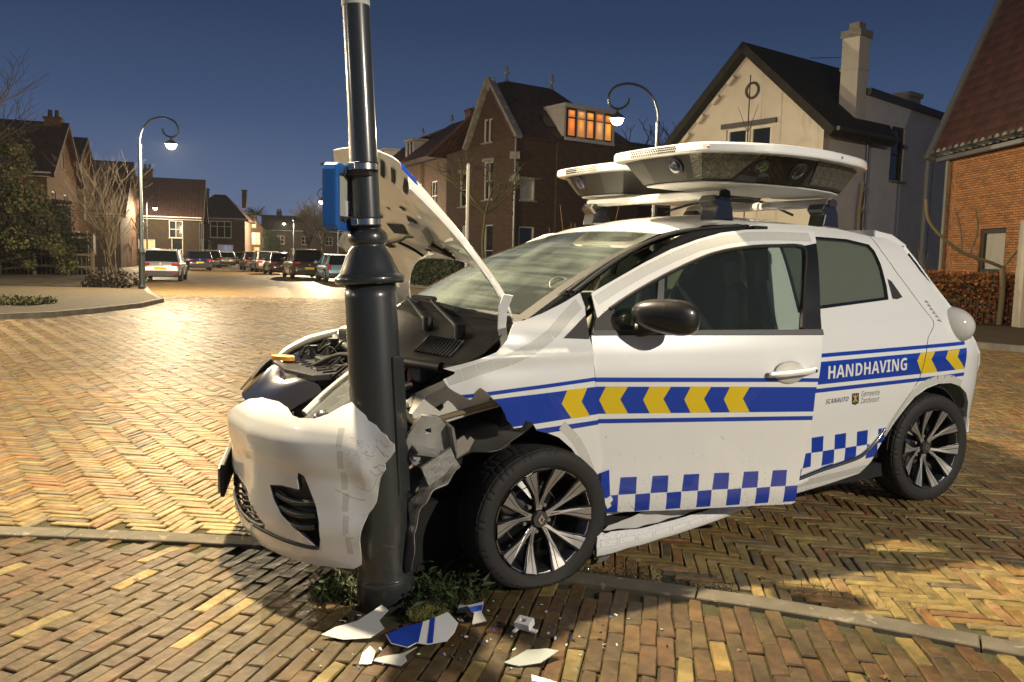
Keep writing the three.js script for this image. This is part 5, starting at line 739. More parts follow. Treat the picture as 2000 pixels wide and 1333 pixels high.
for (const [a, b, c, d] of [[0.878, -0.41, 0.812, -0.50], [0.84, -0.34, 0.772, -0.446], [0.784, -0.274, 0.716, -0.396], [0.9, -0.86, 0.83, -0.86], [0.905, -1.0, 0.835, -1.0]]) { const w = 0.013; mesh('slot', dark([[a + w * 0.7, b - w * 0.5], [a - w * 0.7, b + w * 0.5], [c - w * 0.7, d + w * 0.5], [c + w * 0.7, d - w * 0.5]]), innerDark, hoodSkin); }
for (const pts of [[[0.544, -0.93], [0.53, -0.76], [0.47, -0.79], [0.48, -0.93]], [[0.58, -0.645], [0.545, -0.58], [0.525, -0.6], [0.55, -0.665]], [[0.44, -0.68], [0.42, -0.6], [0.36, -0.6], [0.37, -0.68]], [[0.36, -0.79], [0.35, -0.74], [0.33, -0.75], [0.34, -0.8]], [[0.6, -0.95], [0.6, -0.93], [0.575, -0.93], [0.575, -0.95]], [[0.64, -0.62], [0.64, -0.59], [0.61, -0.59], [0.61, -0.62]], [[0.64, -0.78], [0.64, -0.76], [0.62, -0.76], [0.62, -0.78]], [[0.93, -1.12], [0.93, -1.06], [0.89, -1.05], [0.9, -1.12]], [[0.42, -1.2], [0.43, -1.1], [0.38, -1.08], [0.37, -1.18]]]) mesh('opening', dark(pts), innerDark, hoodSkin);
mesh('sticker', dark([[0.4, -0.6 - 0.1], [0.36, -0.58], [0.31, -0.6], [0.35, -0.72]].map(([a, b]) => [a - 0.01, b])), std([0.12, 0.05, 0.02], 0.6), hoodSkin);
mesh('bracket_box', merge([patch((a, b) => under(a, b, 0.03), [[0.55, -0.63], [0.51, -0.53], [0.42, -0.57], [0.45, -0.68]], { sign: -sgn, max: 0.1, th: 0.03 })]), primer, hoodSkin);
mesh('washer_hose', merge([tube([[0.42, -1.15], [0.43, -1.0], [0.44, -0.9], [0.46, -0.8], [0.455, -0.68], [0.44, -0.62], [0.38, -0.58], [0.3, -0.54]].map(([a, b]) => under(a, b, 0.012)), 0.006, 6, 50), tube([[0.43, -0.95], [0.37, -0.9], [0.31, -0.87]].map(([a, b]) => under(a, b, 0.012)), 0.007, 6), tube([[0.36, -0.575], [0.32, -0.555]].map(([a, b]) => under(a, b, 0.014)), 0.012, 6)]), rubberBlack, hoodSkin);
mesh('bonnet_print', merge([patch((a, b) => hood(a, b).addScaledVector(hn(a, b), sgn * 0.0015), [[0.75, -0.2], [0.75, -0.3], [0.92, -0.5], [0.965, -0.7], [0.99, -0.86], [0.975, -0.86], [0.945, -0.66], [0.87, -0.3], [0.84, -0.19]], { sign: sgn, max: 0.06, th: 0.001 })]), phys(BLUE, { roughness: 0.4, clearcoat: 0.6 }), hoodSkin);
mesh('hinge', extrude([[0, 0], [0.03, 0.02], [0.033, 0.08], [0.018, 0.15], [0.022, 0.22], [0.045, 0.28], [0.01, 0.285], [-0.012, 0.23], [-0.012, 0.14], [0.003, 0.07], [-0.012, 0.025]], 0.01, 0.003).rotateY(-0.5).translate(-0.15, 0.965, -0.15), paint, car);
// cowl, wipers
mesh('cowl_panel', patch(cowl, [[0, -1], [0, -0.5], [0, 0], [0, 0.5], [0, 0.95], [1.02, 0.98], [1.02, 0.5], [1.02, 0], [1.02, -0.5], [1.02, -1]], { sign: -1, max: 0.08, th: 0.01 }), phys([0.03, 0.029, 0.027], { roughness: 0.38 }), car);
mesh('cowl_lip', tube(Array.from({ length: 9 }, (_, i) => cowl(0, -1 + i * 0.24).add(V3(0, -0.01, 0))), 0.022, 8, 40), satinBlack, car);
for (let i = 0; i < 12; i++) mesh('cowl_slat', tube([0, 1, 2].map((k) => cowl(0.32 + k * 0.13, 0.42 + i * 0.032 - k * 0.02).add(V3(0, 0.006, 0))), 0.006, 5, 6), satinBlack, car);
for (const [pv, tip, b0, b1] of [[[0.66, 0.27], [0.95, -0.44], [1.03, -0.4], [1.02, 0.02]], [[0.63, 0.66], [0.96, 0.03], [1.01, -0.4], [0.88, 0.42]]]) {
  const P = (a, d) => cowl(a[0], a[1]).add(V3(0, d, 0)), w = mesh('wiper', merge([rod(P(pv, 0.04), P(tip, 0.045), 0.017, 0.008, 8), rod(P(pv, 0), P(pv, 0.06), 0.026, 0.024, 12)]), satinBlack, car);
  mesh('wiper_blade', rod(P(b0, 0.035), P(b1, 0.04), 0.011, 0.013, 6), rubberBlack, w);
}
// engine bay seen from the torn front
mesh('firewall', merge([box(0.05, 0.75, 1.45, -0.12, 0.66, MID), box(0.75, 0.05, 1.1, -0.5, 0.28, MID - 0.1)]), innerDark, car);
mesh('engine_block', merge([box(0.5, 0.42, 0.8, -0.42, 0.58, -0.98, 0, 0.05, 0, 0.05), box(0.34, 0.1, 0.5, -0.5, 0.83, -0.95, 0, 0.1, 0.05, 0.02), rod(V3(-0.62, 0.62, -0.35), V3(-0.35, 0.7, -0.35), 0.06, 0.06, 14)]), innerDark, car);
const bay = mesh('bay_cover', merge([extrude([[0, 0], [0.34, 0], [0.36, 0.3], [0.3, 0.52], [0.02, 0.56], [-0.03, 0.3]], 0.02, 0.006).rotateX(Math.PI / 2).translate(-0.8, 0.858, -1.28), extrude([[0, 0], [0.12, 0], [0.12, 0.1], [0, 0.1]], 0.05, 0.006).rotateX(Math.PI / 2).translate(-0.66, 0.9, -1.05)]), satinBlack, car);
for (const [s, h, l, r, t] of [[-0.62, 0.9, -1.22, 0.022, 0.08], [-0.52, 0.93, -1.2, 0.028, 0.09], [-0.56, 0.88, -0.95, 0.016, 0.06], [-0.52, 0.88, -0.82, 0.014, 0.06], [-0.6, 0.875, -1.05, 0.03, 0.03]]) mesh('connector', merge([new THREE.CylinderGeometry(r, r * 1.1, t, 14).translate(s, h, l), box(r * 1.6, r, r * 2.4, s + 0.02, h - t * 0.2, l + 0.01)]), satinBlack, car);
mesh('relay_box', merge([box(0.04, 0.13, 0.1, -0.42, 0.95, -1.28, 0, 0.3, 0, 0.012), box(0.02, 0.08, 0.05, -0.44, 0.955, -1.26, 0, 0.3, 0)]), satinBlack, car);
mesh('orange_cap', new THREE.CylinderGeometry(0.07, 0.07, 0.02, 28).scale(0.55, 1, 1).rotateY(0.5).translate(-0.78, 0.885, -1.2), std([0.85, 0.38, 0.06], 0.5), car);
mesh('washer_cap', lathe([[0, 0], [0.075, 0], [0.08, 0.02], [0.06, 0.05], [0.03, 0.06], [0, 0.06]], 24).translate(-0.36, 0.965, -1.36), std([0.75, 0.72, 0.66], 0.45), car);
mesh('hose', merge([tube([V3(-0.7, 0.86, -1.0), V3(-0.6, 0.93, -0.85), V3(-0.5, 0.9, -0.7), V3(-0.4, 0.93, -0.6)], 0.014, 8), tube([V3(-0.75, 0.78, -0.5), V3(-0.6, 0.82, -0.42), V3(-0.45, 0.8, -0.35), V3(-0.3, 0.88, -0.38)], 0.016, 8), tube([V3(-0.62, 0.6, -0.3), V3(-0.5, 0.68, -0.25), V3(-0.42, 0.62, -0.3)], 0.02, 8)]), rubberBlack, car);
const noseCover = (u, v) => { const z = lerp(-1.52, -0.42, v), f = curve([[-1.55, -0.72], [-1.3, -0.92], [-1.0, -1.02], [-0.7, -1.04], [-0.4, -0.98]])(z); return V3(f + u * 0.24, 0.735 + 0.13 * Math.sin(u * 1.5) + 0.02 * Math.sin(v * 9) * u - 0.02 * v, z); };
mesh('nose_cover', patch(noseCover, [[0, 0], [0, 0.2], [0, 0.4], [0, 0.6], [0, 0.8], [0.1, 0.95], [0.6, 1], [0.72, 0.93], [0.8, 0.7], [1, 0.55], [1.1, 0.3], [1, 0.1], [0.5, 0]], { max: 0.05, th: 0.01, sign: noseCover(0.5, 0.5).y > 0 ? 1 : 1 }), glossBlack, car);
mesh('far_wing', patch((s, h) => mirrorSide(s, h).add(V3(0, 0, s < -0.6 ? (-0.6 - s) * 0.35 : 0)), [[-0.95, 0.6], [-0.9, 0.67], [-0.85, 0.72], [-0.79, 0.78], [-0.65, 0.88], [-0.51, 0.94], [-0.36, 0.97], [-0.2, 0.99], [0, 1.06], [0.1, 1.12], [0.3, 1.2], [0.3, 0.3], [0.25, 0.5], [0.1, 0.62], [-0.1, 0.64], [-0.3, 0.5], [-0.4, 0.35], [-0.9, 0.35]], { max: 0.06, sign: -1, th: 0.03 }), paint, car);
mesh('bay_ledge', tube([V3(-0.86, 0.70, -1.46), V3(-0.75, 0.79, -1.52), V3(-0.62, 0.875, -1.58), V3(-0.45, 0.93, -1.6), V3(-0.2, 0.965, -1.62)], 0.02, 8), rubberBlack, car);
mesh('fuse_box', merge([box(0.1, 0.09, 0.08, -0.38, 0.895, -0.45, 0, 0.4, 0, 0.008), box(0.03, 0.05, 0.06, -0.3, 0.89, -0.42, 0, 0.4, 0)]), std([0.05, 0.06, 0.09], 0.45), car);
mesh('red_cable', merge([tube([V3(-0.58, 0.84, -0.5), V3(-0.52, 0.86, -0.46), V3(-0.46, 0.9, -0.46), V3(-0.42, 0.93, -0.48)], 0.006, 6), tube([V3(-0.58, 0.88, -0.5), V3(-0.52, 0.855, -0.45), V3(-0.46, 0.84, -0.44), V3(-0.42, 0.87, -0.45)], 0.006, 6)]), std([0.7, 0.08, 0.03], 0.45), car);
{ // ribs, screws and wiring of the bay
  const r = rng(311), wires = [], bolts = [], ribs = [], loom = [];
  for (let i = 0; i < 16; i++) { const s = -0.74 + 0.4 * r(), l = -1.4 + 1.05 * r(), y = 0.84 + 0.05 * r(); wires.push(tube([V3(s, y, l), V3(s + 0.08 * r(), y + 0.05 + 0.05 * r(), l + 0.1), V3(s + 0.14 * (r() - 0.3), y + 0.03, l + 0.22 * r()), V3(s + 0.2 * r(), y - 0.06, l + 0.2)], 0.003 + 0.006 * r(), 5, 16)); }
  for (let i = 0; i < 22; i++) bolts.push(new THREE.CylinderGeometry(0.007, 0.008, 0.012, 6).translate(-0.76 + 0.36 * r(), 0.866, -1.25 + 0.5 * r()));
  for (let i = 0; i < 7; i++) ribs.push(box(0.24, 0.014, 0.008, -0.62, 0.866, -1.2 + i * 0.07, 0, 0.06 * i, 0));
  for (let i = 0; i < 15; i++) loom.push(new THREE.TorusGeometry(0.02, 0.0055, 6, 14).applyMatrix4(new THREE.Matrix4().makeRotationFromEuler(new THREE.Euler(0.5, 0.9, 0))).translate(-0.66 + i * 0.011, 0.79 + 0.03 * Math.sin(i * 0.3), -0.25 - i * 0.004));
  mesh('wiring', merge(wires), rubberBlack, car); mesh('screws', merge(bolts), steel, car); mesh('cover_ribs', merge(ribs), satinBlack, car); mesh('corrugated_hose', merge(loom), std([0.04, 0.04, 0.04], 0.5), car);
  for (const [s, h, l, a, b, c] of [[-0.62, 0.7, -0.2, 0.07, 0.05, 0.06], [-0.6, 0.58, -0.2, 0.05, 0.09, 0.04], [-0.52, 0.8, -0.22, 0.1, 0.03, 0.05], [-0.64, 0.46, -0.25, 0.06, 0.05, 0.05], [-0.36, 0.8, -0.5, 0.12, 0.1, 0.1], [-0.5, 0.72, -0.5, 0.2, 0.08, 0.12]]) mesh('broken_housing', merge([box(a, b, c, s, h, l, 0.4, 0.5, 0.3, 0.008), box(a * 0.5, b * 1.3, c * 0.5, s + 0.02, h - 0.01, l + 0.02, 0.1, 0.9, 0.5, 0.005)]), satinBlack, car);
}
// bent metal behind the torn wing
const beam = mesh('wing_rail', extrude([[-0.56, 0.765], [-0.5, 0.83], [-0.36, 0.88], [-0.18, 0.9], [-0.1, 0.82], [-0.13, 0.775], [-0.3, 0.745], [-0.44, 0.715], [-0.47, 0.745], [-0.55, 0.73]], 0.09, 0.006, [[[-0.46, 0.785], [-0.43, 0.8], [-0.42, 0.785], [-0.44, 0.77]]]).translate(0, 0, -0.24), primer, car);
mesh('rail_channel', merge([tube([V3(-0.46, 0.735, -0.14), V3(-0.3, 0.765, -0.135), V3(-0.12, 0.795, -0.13)], 0.013, 6), tube([V3(-0.2, 0.79, -0.14), V3(-0.17, 0.8, -0.13), V3(-0.14, 0.79, -0.13)], 0.02, 6)]), std([0.2, 0.15, 0.09], 0.7), car);
mesh('crash_bracket', extrude([[-0.62, 0.6], [-0.6, 0.69], [-0.55, 0.77], [-0.48, 0.76], [-0.44, 0.72], [-0.4, 0.62], [-0.44, 0.55], [-0.5, 0.53], [-0.55, 0.55]], 0.012, 0.003, [[[-0.53, 0.71], [-0.505, 0.715], [-0.5, 0.695], [-0.525, 0.69]], [[-0.5, 0.6], [-0.48, 0.61], [-0.475, 0.59], [-0.495, 0.585]], [[-0.57, 0.6], [-0.555, 0.605], [-0.55, 0.59], [-0.565, 0.585]]]).rotateX(0.22).translate(0, 0.02, -0.26), steel, car);
mesh('bracket_flange', merge([box(0.17, 0.012, 0.1, -0.5, 0.62, -0.1, 0.3, 0, -0.25), box(0.15, 0.09, 0.012, -0.48, 0.56, -0.06, 0.1, 0.1, 0.45), box(0.012, 0.14, 0.09, -0.41, 0.66, -0.1, 0.2, 0, 0.3)]), steel, car);
mesh('bolt', merge([new THREE.CylinderGeometry(0.018, 0.018, 0.02, 6).rotateX(1.3).translate(-0.575, 0.605, -0.08), new THREE.CylinderGeometry(0.024, 0.024, 0.006, 16).rotateX(1.3).translate(-0.575, 0.603, -0.087)]), std([0.25, 0.25, 0.25], 0.7, 0.3), car);
mesh('torn_tab', extrude([[0, 0], [0.07, 0.02], [0.1, 0.06], [0.08, 0.075], [0.06, 0.06], [0.04, 0.085], [0.0, 0.07]], 0.006, 0.002).rotateY(0.3).translate(-0.4, 0.585, -0.07), std([0.3, 0.27, 0.24], 0.6, 0.3), car);
for (const [a, b, c] of [[[-0.62, 0.78, -0.2], [-0.56, 0.8, -0.2], 0.022], [[-0.6, 0.7, -0.25], [-0.64, 0.62, -0.22], 0.03], [[-0.6, 0.84, -0.25], [-0.5, 0.86, -0.3], 0.015], [[-0.62, 0.5, -0.2], [-0.56, 0.52, -0.22], 0.025], [[-0.6, 0.56, -0.14], [-0.63, 0.65, -0.18], 0.012]]) mesh('broken_fitting', rod(V3(...a), V3(...b), c, c * 0.8, 10), std([0.16, 0.15, 0.14], 0.5, 0.3), car);
// crumpled plastic arch liner
const linS = curve([[0, -0.62], [0.2, -0.6], [0.35, -0.56], [0.5, -0.47], [0.7, -0.31], [0.85, -0.14], [1, 0.03], [1.2, 0.27], [1.35, 0.36]]), linH = curve([[0, 0.14], [0.2, 0.33], [0.35, 0.425], [0.5, 0.51], [0.7, 0.595], [0.85, 0.66], [1, 0.695], [1.2, 0.62], [1.35, 0.4]]);
const lnr = (t, w) => { const q = 0.01 * Math.sin(t * 21 + w * 6) * (1 - 0.6 * w) + 0.005 * Math.sin(t * 47) * (1 - w); return V3(linS(t) - 0.07 * w * (1.05 - t * 0.6) - 0.5 * q, linH(t) + 0.035 * w + q, -0.015 - 0.42 * w + 0.02 * Math.sin(t * 19)); };
mesh('arch_liner', patch(lnr, [[0, 0.06], [0.02, 0], [0.2, 0.02], [0.35, 0], [0.42, 0.05], [0.5, 0], [0.6, 0.0], [0.63, 0.16], [0.69, 0.17], [0.73, 0.02], [0.85, 0], [1, 0.04], [1.35, 0.05], [1.35, 1], [0.7, 1], [0, 1]], { max: 0.03, th: 0.004, sign: 1 }), phys([0.11, 0.105, 0.1], { roughness: 0.42, clearcoat: 0.2, side: THREE.DoubleSide }), car);
const scuffMap = texture(256, 256, (u, v) => 0.35 + 0.9 * F1(u, v) * (0.6 + 0.7 * F3(u, v)), true);
mesh('liner_scuff', patch((t, w) => lnr(t, w).add(V3(-0.003, 0.003, 0.005)), [[0.18, 0.0], [0.35, 0], [0.42, 0.05], [0.5, 0], [0.6, 0.0], [0.62, 0.14], [0.56, 0.3], [0.44, 0.34], [0.38, 0.22], [0.3, 0.18], [0.2, 0.08]], { max: 0.03, th: 0.002, uv: (t, w) => [t * 5, w * 4] }), std([0.75, 0.7, 0.62], 0.7, 0, { map: scuffMap, bumpMap: again(grainTex, 6, 6), bumpScale: 0.008, side: THREE.DoubleSide }), car);
mesh('inner_arch', patch((s, h) => V3(s, h, -0.34), [[-0.62, 0.3], [-0.5, 0.78], [-0.1, 0.86], [0.3, 0.8], [0.35, 0.3]], { max: 0.2, th: 0.01 }), innerDark, car);
mesh('wheel_housing', merge([box(0.9, 0.5, 0.06, -0.1, 0.6, -0.44), box(0.06, 0.6, 0.34, 0.33, 0.5, -0.3)]), innerDark, car);
// bumper with its torn side flap
const bumpOut = [[0.14, 0.2], [0.14, 0.52], [0.25, 0.57], [0.34, 0.61], [0.42, 0.66], [0.5, 0.72], [0.57, 0.775], [0.64, 0.8], [0.707, 0.801], [0.742, 0.788], [0.763, 0.764], [0.785, 0.758], [0.824, 0.764], [0.853, 0.785], [0.879, 0.816], [0.899, 0.832], [0.915, 0.815], [0.941, 0.792], [0.95, 0.775], [0.969, 0.762], [0.982, 0.742], [0.997, 0.731], [1.008, 0.712], [1.024, 0.701], [1.029, 0.674], [1.02, 0.65], [1.008, 0.621], [1.012, 0.598], [1.0, 0.56], [0.988, 0.512], [0.975, 0.465], [0.958, 0.417], [0.952, 0.369], [0.945, 0.3], [0.941, 0.255], [0.936, 0.203], [0.918, 0.179], [0.859, 0.172], [0.797, 0.166], [0.710, 0.164], [0.6, 0.162], [0.45, 0.162], [0.3, 0.17]];
const grilleHole = [[0.3, 0.4], [0.42, 0.425], [0.52, 0.42], [0.6, 0.39], [0.65, 0.335], [0.69, 0.285], [0.66, 0.262], [0.55, 0.25], [0.4, 0.25], [0.3, 0.27]], ventHole = [[0.705, 0.462], [0.745, 0.476], [0.79, 0.476], [0.786, 0.52], [0.79, 0.545], [0.805, 0.535], [0.82, 0.48], [0.835, 0.42], [0.845, 0.36], [0.846, 0.29], [0.84, 0.25], [0.828, 0.262], [0.81, 0.285], [0.78, 0.32], [0.75, 0.355], [0.72, 0.41]];
const dent = (u, v) => bumper(u, v).add(V3(0.006 * Math.sin(v * 23 + u * 30) * clamp((u - 0.86) * 10, 0, 1), 0, 0.006 * Math.sin(u * 60 + v * 14) * clamp((u - 0.88) * 8, 0, 1) + 0.02 * clamp((u - 0.95) * 12, 0, 1) * Math.cos(v * 16)));
const bsgn = (() => { const e = 0.003, a = bumper(0.6 + e, 0.5).sub(bumper(0.6 - e, 0.5)), b = bumper(0.6, 0.5 + e).sub(bumper(0.6, 0.5 - e)); return a.cross(b).x < 0 ? 1 : -1; })();
const bumpMap = canvasTex(1024, 512, (x) => { x.fillStyle = WHITE; x.fillRect(0, 0, 1024, 512); const r = rng(33), p = (u, v) => [(u - 0.1) / 0.95 * 1024, 512 - (v - 0.1) / 0.75 * 512];
  x.strokeStyle = '#bdbdb6'; x.fillStyle = TAPE; for (let i = 0; i < 6; i++) { const [a, b] = p(0.888 + 0.004 * i, 0.74 - i * 0.085); x.fillRect(a, b, 14, 46); x.strokeRect(a, b, 14, 46); }
  for (const [u, v, w, q] of [[0.94, 0.68, 40, 0.5], [0.955, 0.655, 26, 0.7], [0.93, 0.62, 22, 0.4], [1.0, 0.69, 30, 0.45], [0.96, 0.52, 60, 0.2], [0.93, 0.38, 50, 0.16], [0.91, 0.24, 40, 0.2]]) for (let i = 0; i < w; i++) { const [a, b] = p(u + (r() - 0.5) * 0.05, v + (r() - 0.5) * 0.07); x.fillStyle = `rgba(90,78,66,${q * 0.7 * r()})`; x.beginPath(); x.ellipse(a, b, 1 + 6 * r() * r(), 0.4 + 0.9 * r(), r() * 0.8 - 0.4, 0, 6.3); x.fill(); }
  x.strokeStyle = 'rgba(60,52,45,.45)'; for (let i = 0; i < 5; i++) { let u = 1.02 - 0.03 * r(), v = 0.58 + 0.2 * r(); x.lineWidth = 0.8 + r(); x.beginPath(); x.moveTo(...p(u, v)); for (let k = 0; k < 5; k++) { u -= 0.012 * r(); v += (r() - 0.5) * 0.03; x.lineTo(...p(u, v)); } x.stroke(); } x.strokeStyle = 'rgba(80,70,60,.35)'; for (const [a, b, c, d, e, f] of [[0.93, 0.52, 0.97, 0.48, 0.99, 0.56], [0.95, 0.66, 0.97, 0.64, 0.98, 0.65], [0.9, 0.33, 0.92, 0.31, 0.93, 0.32], [0.985, 0.6, 1.0, 0.63, 1.015, 0.6], [0.88, 0.5, 0.93, 0.46, 0.95, 0.47]]) { x.lineWidth = 1 + 1.5 * r(); x.beginPath(); x.moveTo(...p(a, b)); x.quadraticCurveTo(...p(c, d), ...p(e, f)); x.stroke(); } });
const bump = mesh('front_bumper', patch(dent, bumpOut, { holes: [grilleHole, ventHole], sign: bsgn, max: 0.035, th: 0.005, scale: 2.4, uv: (u, v) => [(u - 0.1) / 0.95, (v - 0.1) / 0.75] }), paintWhite(bumpMap), car);
const behind = (d) => (u, v) => { const e = 0.003, a = bumper(u + e, v).sub(bumper(u - e, v)), b = bumper(u, v + e).sub(bumper(u, v - e)); return bumper(u, v).addScaledVector(a.cross(b).normalize(), -bsgn * d); };
mesh('lower_grille', merge([patch(behind(0.05), [[0.25, 0.22], [0.72, 0.22], [0.72, 0.46], [0.25, 0.46]], { sign: bsgn, max: 0.06, th: 0.01, scale: 2.4 }), ...Array.from({ length: 6 }, (_, j) => tube(Array.from({ length: 13 }, (_, i) => behind(0.02 + 0.008 * (i % 2))(0.3 + i * 0.032, 0.265 + j * 0.028 + (i % 2) * 0.012)), 0.006, 5, 36))]), satinBlack, bump);
mesh('grille_surround', tube(grilleHole.concat([grilleHole[0]]).map(([u, v]) => behind(0.012)(u, v)), 0.014, 6, 60), satinBlack, bump);
mesh('fog_vent', merge([patch(behind(0.045), [[0.69, 0.24], [0.86, 0.24], [0.86, 0.56], [0.69, 0.56]], { sign: bsgn, max: 0.05, th: 0.006, scale: 2.4 }), tube(ventHole.concat([ventHole[0]]).map(([u, v]) => behind(0.01)(u, v)), 0.009, 6, 60)]), satinBlack, bump);
for (const [v, w] of [[0.43, 0.014], [0.385, 0.014], [0.335, 0.013]]) mesh('vent_fin', tube([0, 1, 2, 3, 4].map((k) => behind(0.016 - 0.004 * Math.sin(k))(lerp(0.722 + (0.43 - v) * 0.35, 0.832, k / 4), v - 0.012 * Math.sin(k * 0.8))), w, 6, 24), phys([0.03, 0.03, 0.03], { roughness: 0.3 }), bump);
mesh('lower_strip', tube([[0.64, 0.26], [0.7, 0.255], [0.76, 0.25], [0.82, 0.25], [0.84, 0.255]].map(([u, v]) => behind(-0.001)(u, v)), 0.009, 6, 24), satinBlack, bump);
mesh('number_plate_holder', box(0.02, 0.15, 0.46, -1.075, 0.38, -1.1, 0, -0.32, 0.0, 0.006), satinBlack, bump); mesh('number_plate', box(0.008, 0.11, 0.44, -1.09, 0.38, -1.105, 0, -0.32, 0.0), std([0.5, 0.5, 0.5], 0.5), bump);
// headlamps
const lampClear = phys([0.75, 0.78, 0.78], { transmission: 0.9, roughness: 0.03, thickness: 0 });
const lampSurf = (a, b) => V3(lerp(-0.955, -0.62, a) - 0.03 * Math.sin(Math.PI * b), lerp(0.755, 0.985, a) + lerp(-0.0, -0.09, b), lerp(-0.33, -0.16, b) - 0.08 * a);
const hl = mesh('headlight', patch(lampSurf, [[0, 0.1], [0.02, 0.4], [0.06, 0.75], [0.16, 1], [0.5, 1.0], [0.95, 0.75], [1, 0.4], [0.75, 0.1], [0.4, -0.02]], { max: 0.04, sign: 1, th: 0.003 }), lampClear, car);
mesh('lamp_bowl', merge([patch((a, b) => lampSurf(a, b).add(V3(0.05, -0.05, -0.05)), [[0, 0], [0, 1], [1, 0.9], [1, 0.1]], { max: 0.08, th: 0.004 }), box(0.06, 0.05, 0.06, -0.87, 0.74, -0.2, 0.2, 0.5, 0.1), new THREE.SphereGeometry(0.035, 16, 10).translate(-0.9, 0.755, -0.26)]), std([0.2, 0.19, 0.19], 0.25, 0.8), hl);
mesh('lamp_trim', tube([[0.02, 0.02], [0.3, -0.04], [0.6, 0.02], [0.85, 0.16], [1.02, 0.4]].map(([a, b]) => lampSurf(a, b).add(V3(0, 0.008, 0))), 0.016, 8, 30), std([0.55, 0.54, 0.5], 0.3, 0.2), hl);
mesh('far_headlight', patch((u, v) => { const p = bumper(lerp(0.14, 0.3, u), 0.7 + 0.02 * u); return V3(p.x + v * 0.14 + 0.03, p.y + v * 0.16 - 0.0, p.z); }, [[0, 0], [0.5, 0], [1, 0.02], [0.95, 0.4], [0.7, 0.8], [0.3, 1], [0, 0.9]], { max: 0.04, th: 0.01, sign: 1 }), phys([0.1, 0.1, 0.1], { roughness: 0.05, clearcoat: 1 }), car);
// bent sill panel hanging to the ground
const sillLow = curve([[0.26, 0.088], [0.57, 0.1], [1.0, 0.129], [1.36, 0.18], [1.75, 0.235]]), sillHi = curve([[0.26, 0.106], [0.57, 0.07], [1.0, 0.062], [1.36, 0.05], [1.75, 0.045]]);
const sillP = (s, w) => V3(s, sillLow(s) + sillHi(s) * w + 0.003 * Math.sin(s * 31) * clamp(1 - s, 0, 1), lerp(0.05, -0.02, (s - 0.26) / 1.49) - 0.05 * (w - 0.45) ** 2 - 0.012 * w);
const sillMap = canvasTex(1024, 128, (x) => { x.fillStyle = WHITE; x.fillRect(0, 0, 1024, 128); x.strokeStyle = '#6f6c66'; x.lineWidth = 1.6; x.setLineDash([3, 2]); for (let i = 0; i < 13; i++) x.strokeRect(14 + i * 76, 40, 66, 40); x.setLineDash([]); const r = rng(3); for (let i = 0; i < 340; i++) { x.fillStyle = `rgba(60,50,40,${0.5 * r()})`; x.fillRect(r() * r() * 800, 128 * r(), 1 + 9 * r(), 1 + 1.6 * r()); } });
mesh('hanging_sill', patch(sillP, [[0.262, 0], [0.256, 0.5], [0.268, 0.8], [0.262, 0.95], [0.3, 1.0], [0.32, 0.94], [0.36, 1.02], [0.5, 1], [0.8, 1], [1.2, 1], [1.75, 1], [1.75, 0], [1.0, 0], [0.6, 0]], { max: 0.04, th: 0.006, sign: 1, uv: (s, w) => [(s - 0.26) / 1.5, w] }), paintWhite(sillMap), car);
mesh('sill_flange', patch((s, h) => V3(s, h, 0.0 - 0.03 * s + 0.006 * Math.sin(s * 40)), [[0.33, 0.185], [0.36, 0.205], [0.42, 0.205], [0.52, 0.228], [0.7, 0.25], [0.95, 0.25], [1.05, 0.2], [0.8, 0.18], [0.55, 0.165]], { max: 0.05, th: 0.003 }), phys([0.62, 0.62, 0.6], { roughness: 0.35, clearcoat: 0.5 }), car);
mesh('inner_sill', box(0.5, 0.03, 0.05, 0.62, 0.262, -0.06, 0, 0, 0.02), paint, car);
mesh('sill_scrap', merge([extrude([[0, 0], [0.07, 0.01], [0.1, 0.03], [0.03, 0.025]], 0.005).rotateX(-1.2).translate(0.34, 0.012, -0.06)]), std([0.2, 0.19, 0.18], 0.6), car);
// floor, seats, dashboard
mesh('underbody', merge([box(2.4, 0.08, 1.5, 1.4, 0.2, MID), box(0.8, 0.35, 1.4, 2.7, 0.42, MID), box(0.5, 0.3, 1.2, -0.3, 0.2, MID)]), innerDark, car);
mesh('cabin_lining', merge([box(2.2, 0.06, 1.45, 1.5, 0.3, MID), box(0.06, 0.75, 1.4, 2.55, 0.75, MID), box(1.7, 0.6, 0.05, 1.4, 0.65, 2 * MID + 0.16)]), innerDark, car);
const cloth = std([0.1, 0.1, 0.1], 0.9, 0, { bumpMap: again(grainTex, 8, 8), bumpScale: 0.002 }), cloth2 = std([0.45, 0.45, 0.4], 0.85);
for (const l of [-0.5, -1.22]) {
  const seat = mesh('seat', merge([box(0.52, 0.17, 0.5, 1.02, 0.6, l, 0, 0, 0.08, 0.06), box(0.13, 0.7, 0.5, 1.34, 0.98, l, 0, 0, -0.24, 0.06), box(0.11, 0.26, 0.28, 1.46, 1.36, l, 0, 0, -0.2, 0.05)]), cloth, car);
  mesh('seat_bolster', merge([tube([V3(1.22, 0.72, l + 0.22), V3(1.28, 0.95, l + 0.25), V3(1.36, 1.18, l + 0.22), V3(1.43, 1.4, l + 0.14)], 0.045, 8), tube([V3(1.22, 0.72, l - 0.22), V3(1.28, 0.95, l - 0.25), V3(1.36, 1.18, l - 0.22), V3(1.43, 1.4, l - 0.14)], 0.045, 8)]), cloth2, seat);
}
mesh('rear_bench', merge([box(0.5, 0.2, 1.2, 2.0, 0.62, MID, 0, 0, 0.08, 0.06), box(0.14, 0.6, 1.2, 2.34, 0.95, MID, 0, 0, -0.25, 0.06)]), cloth, car);
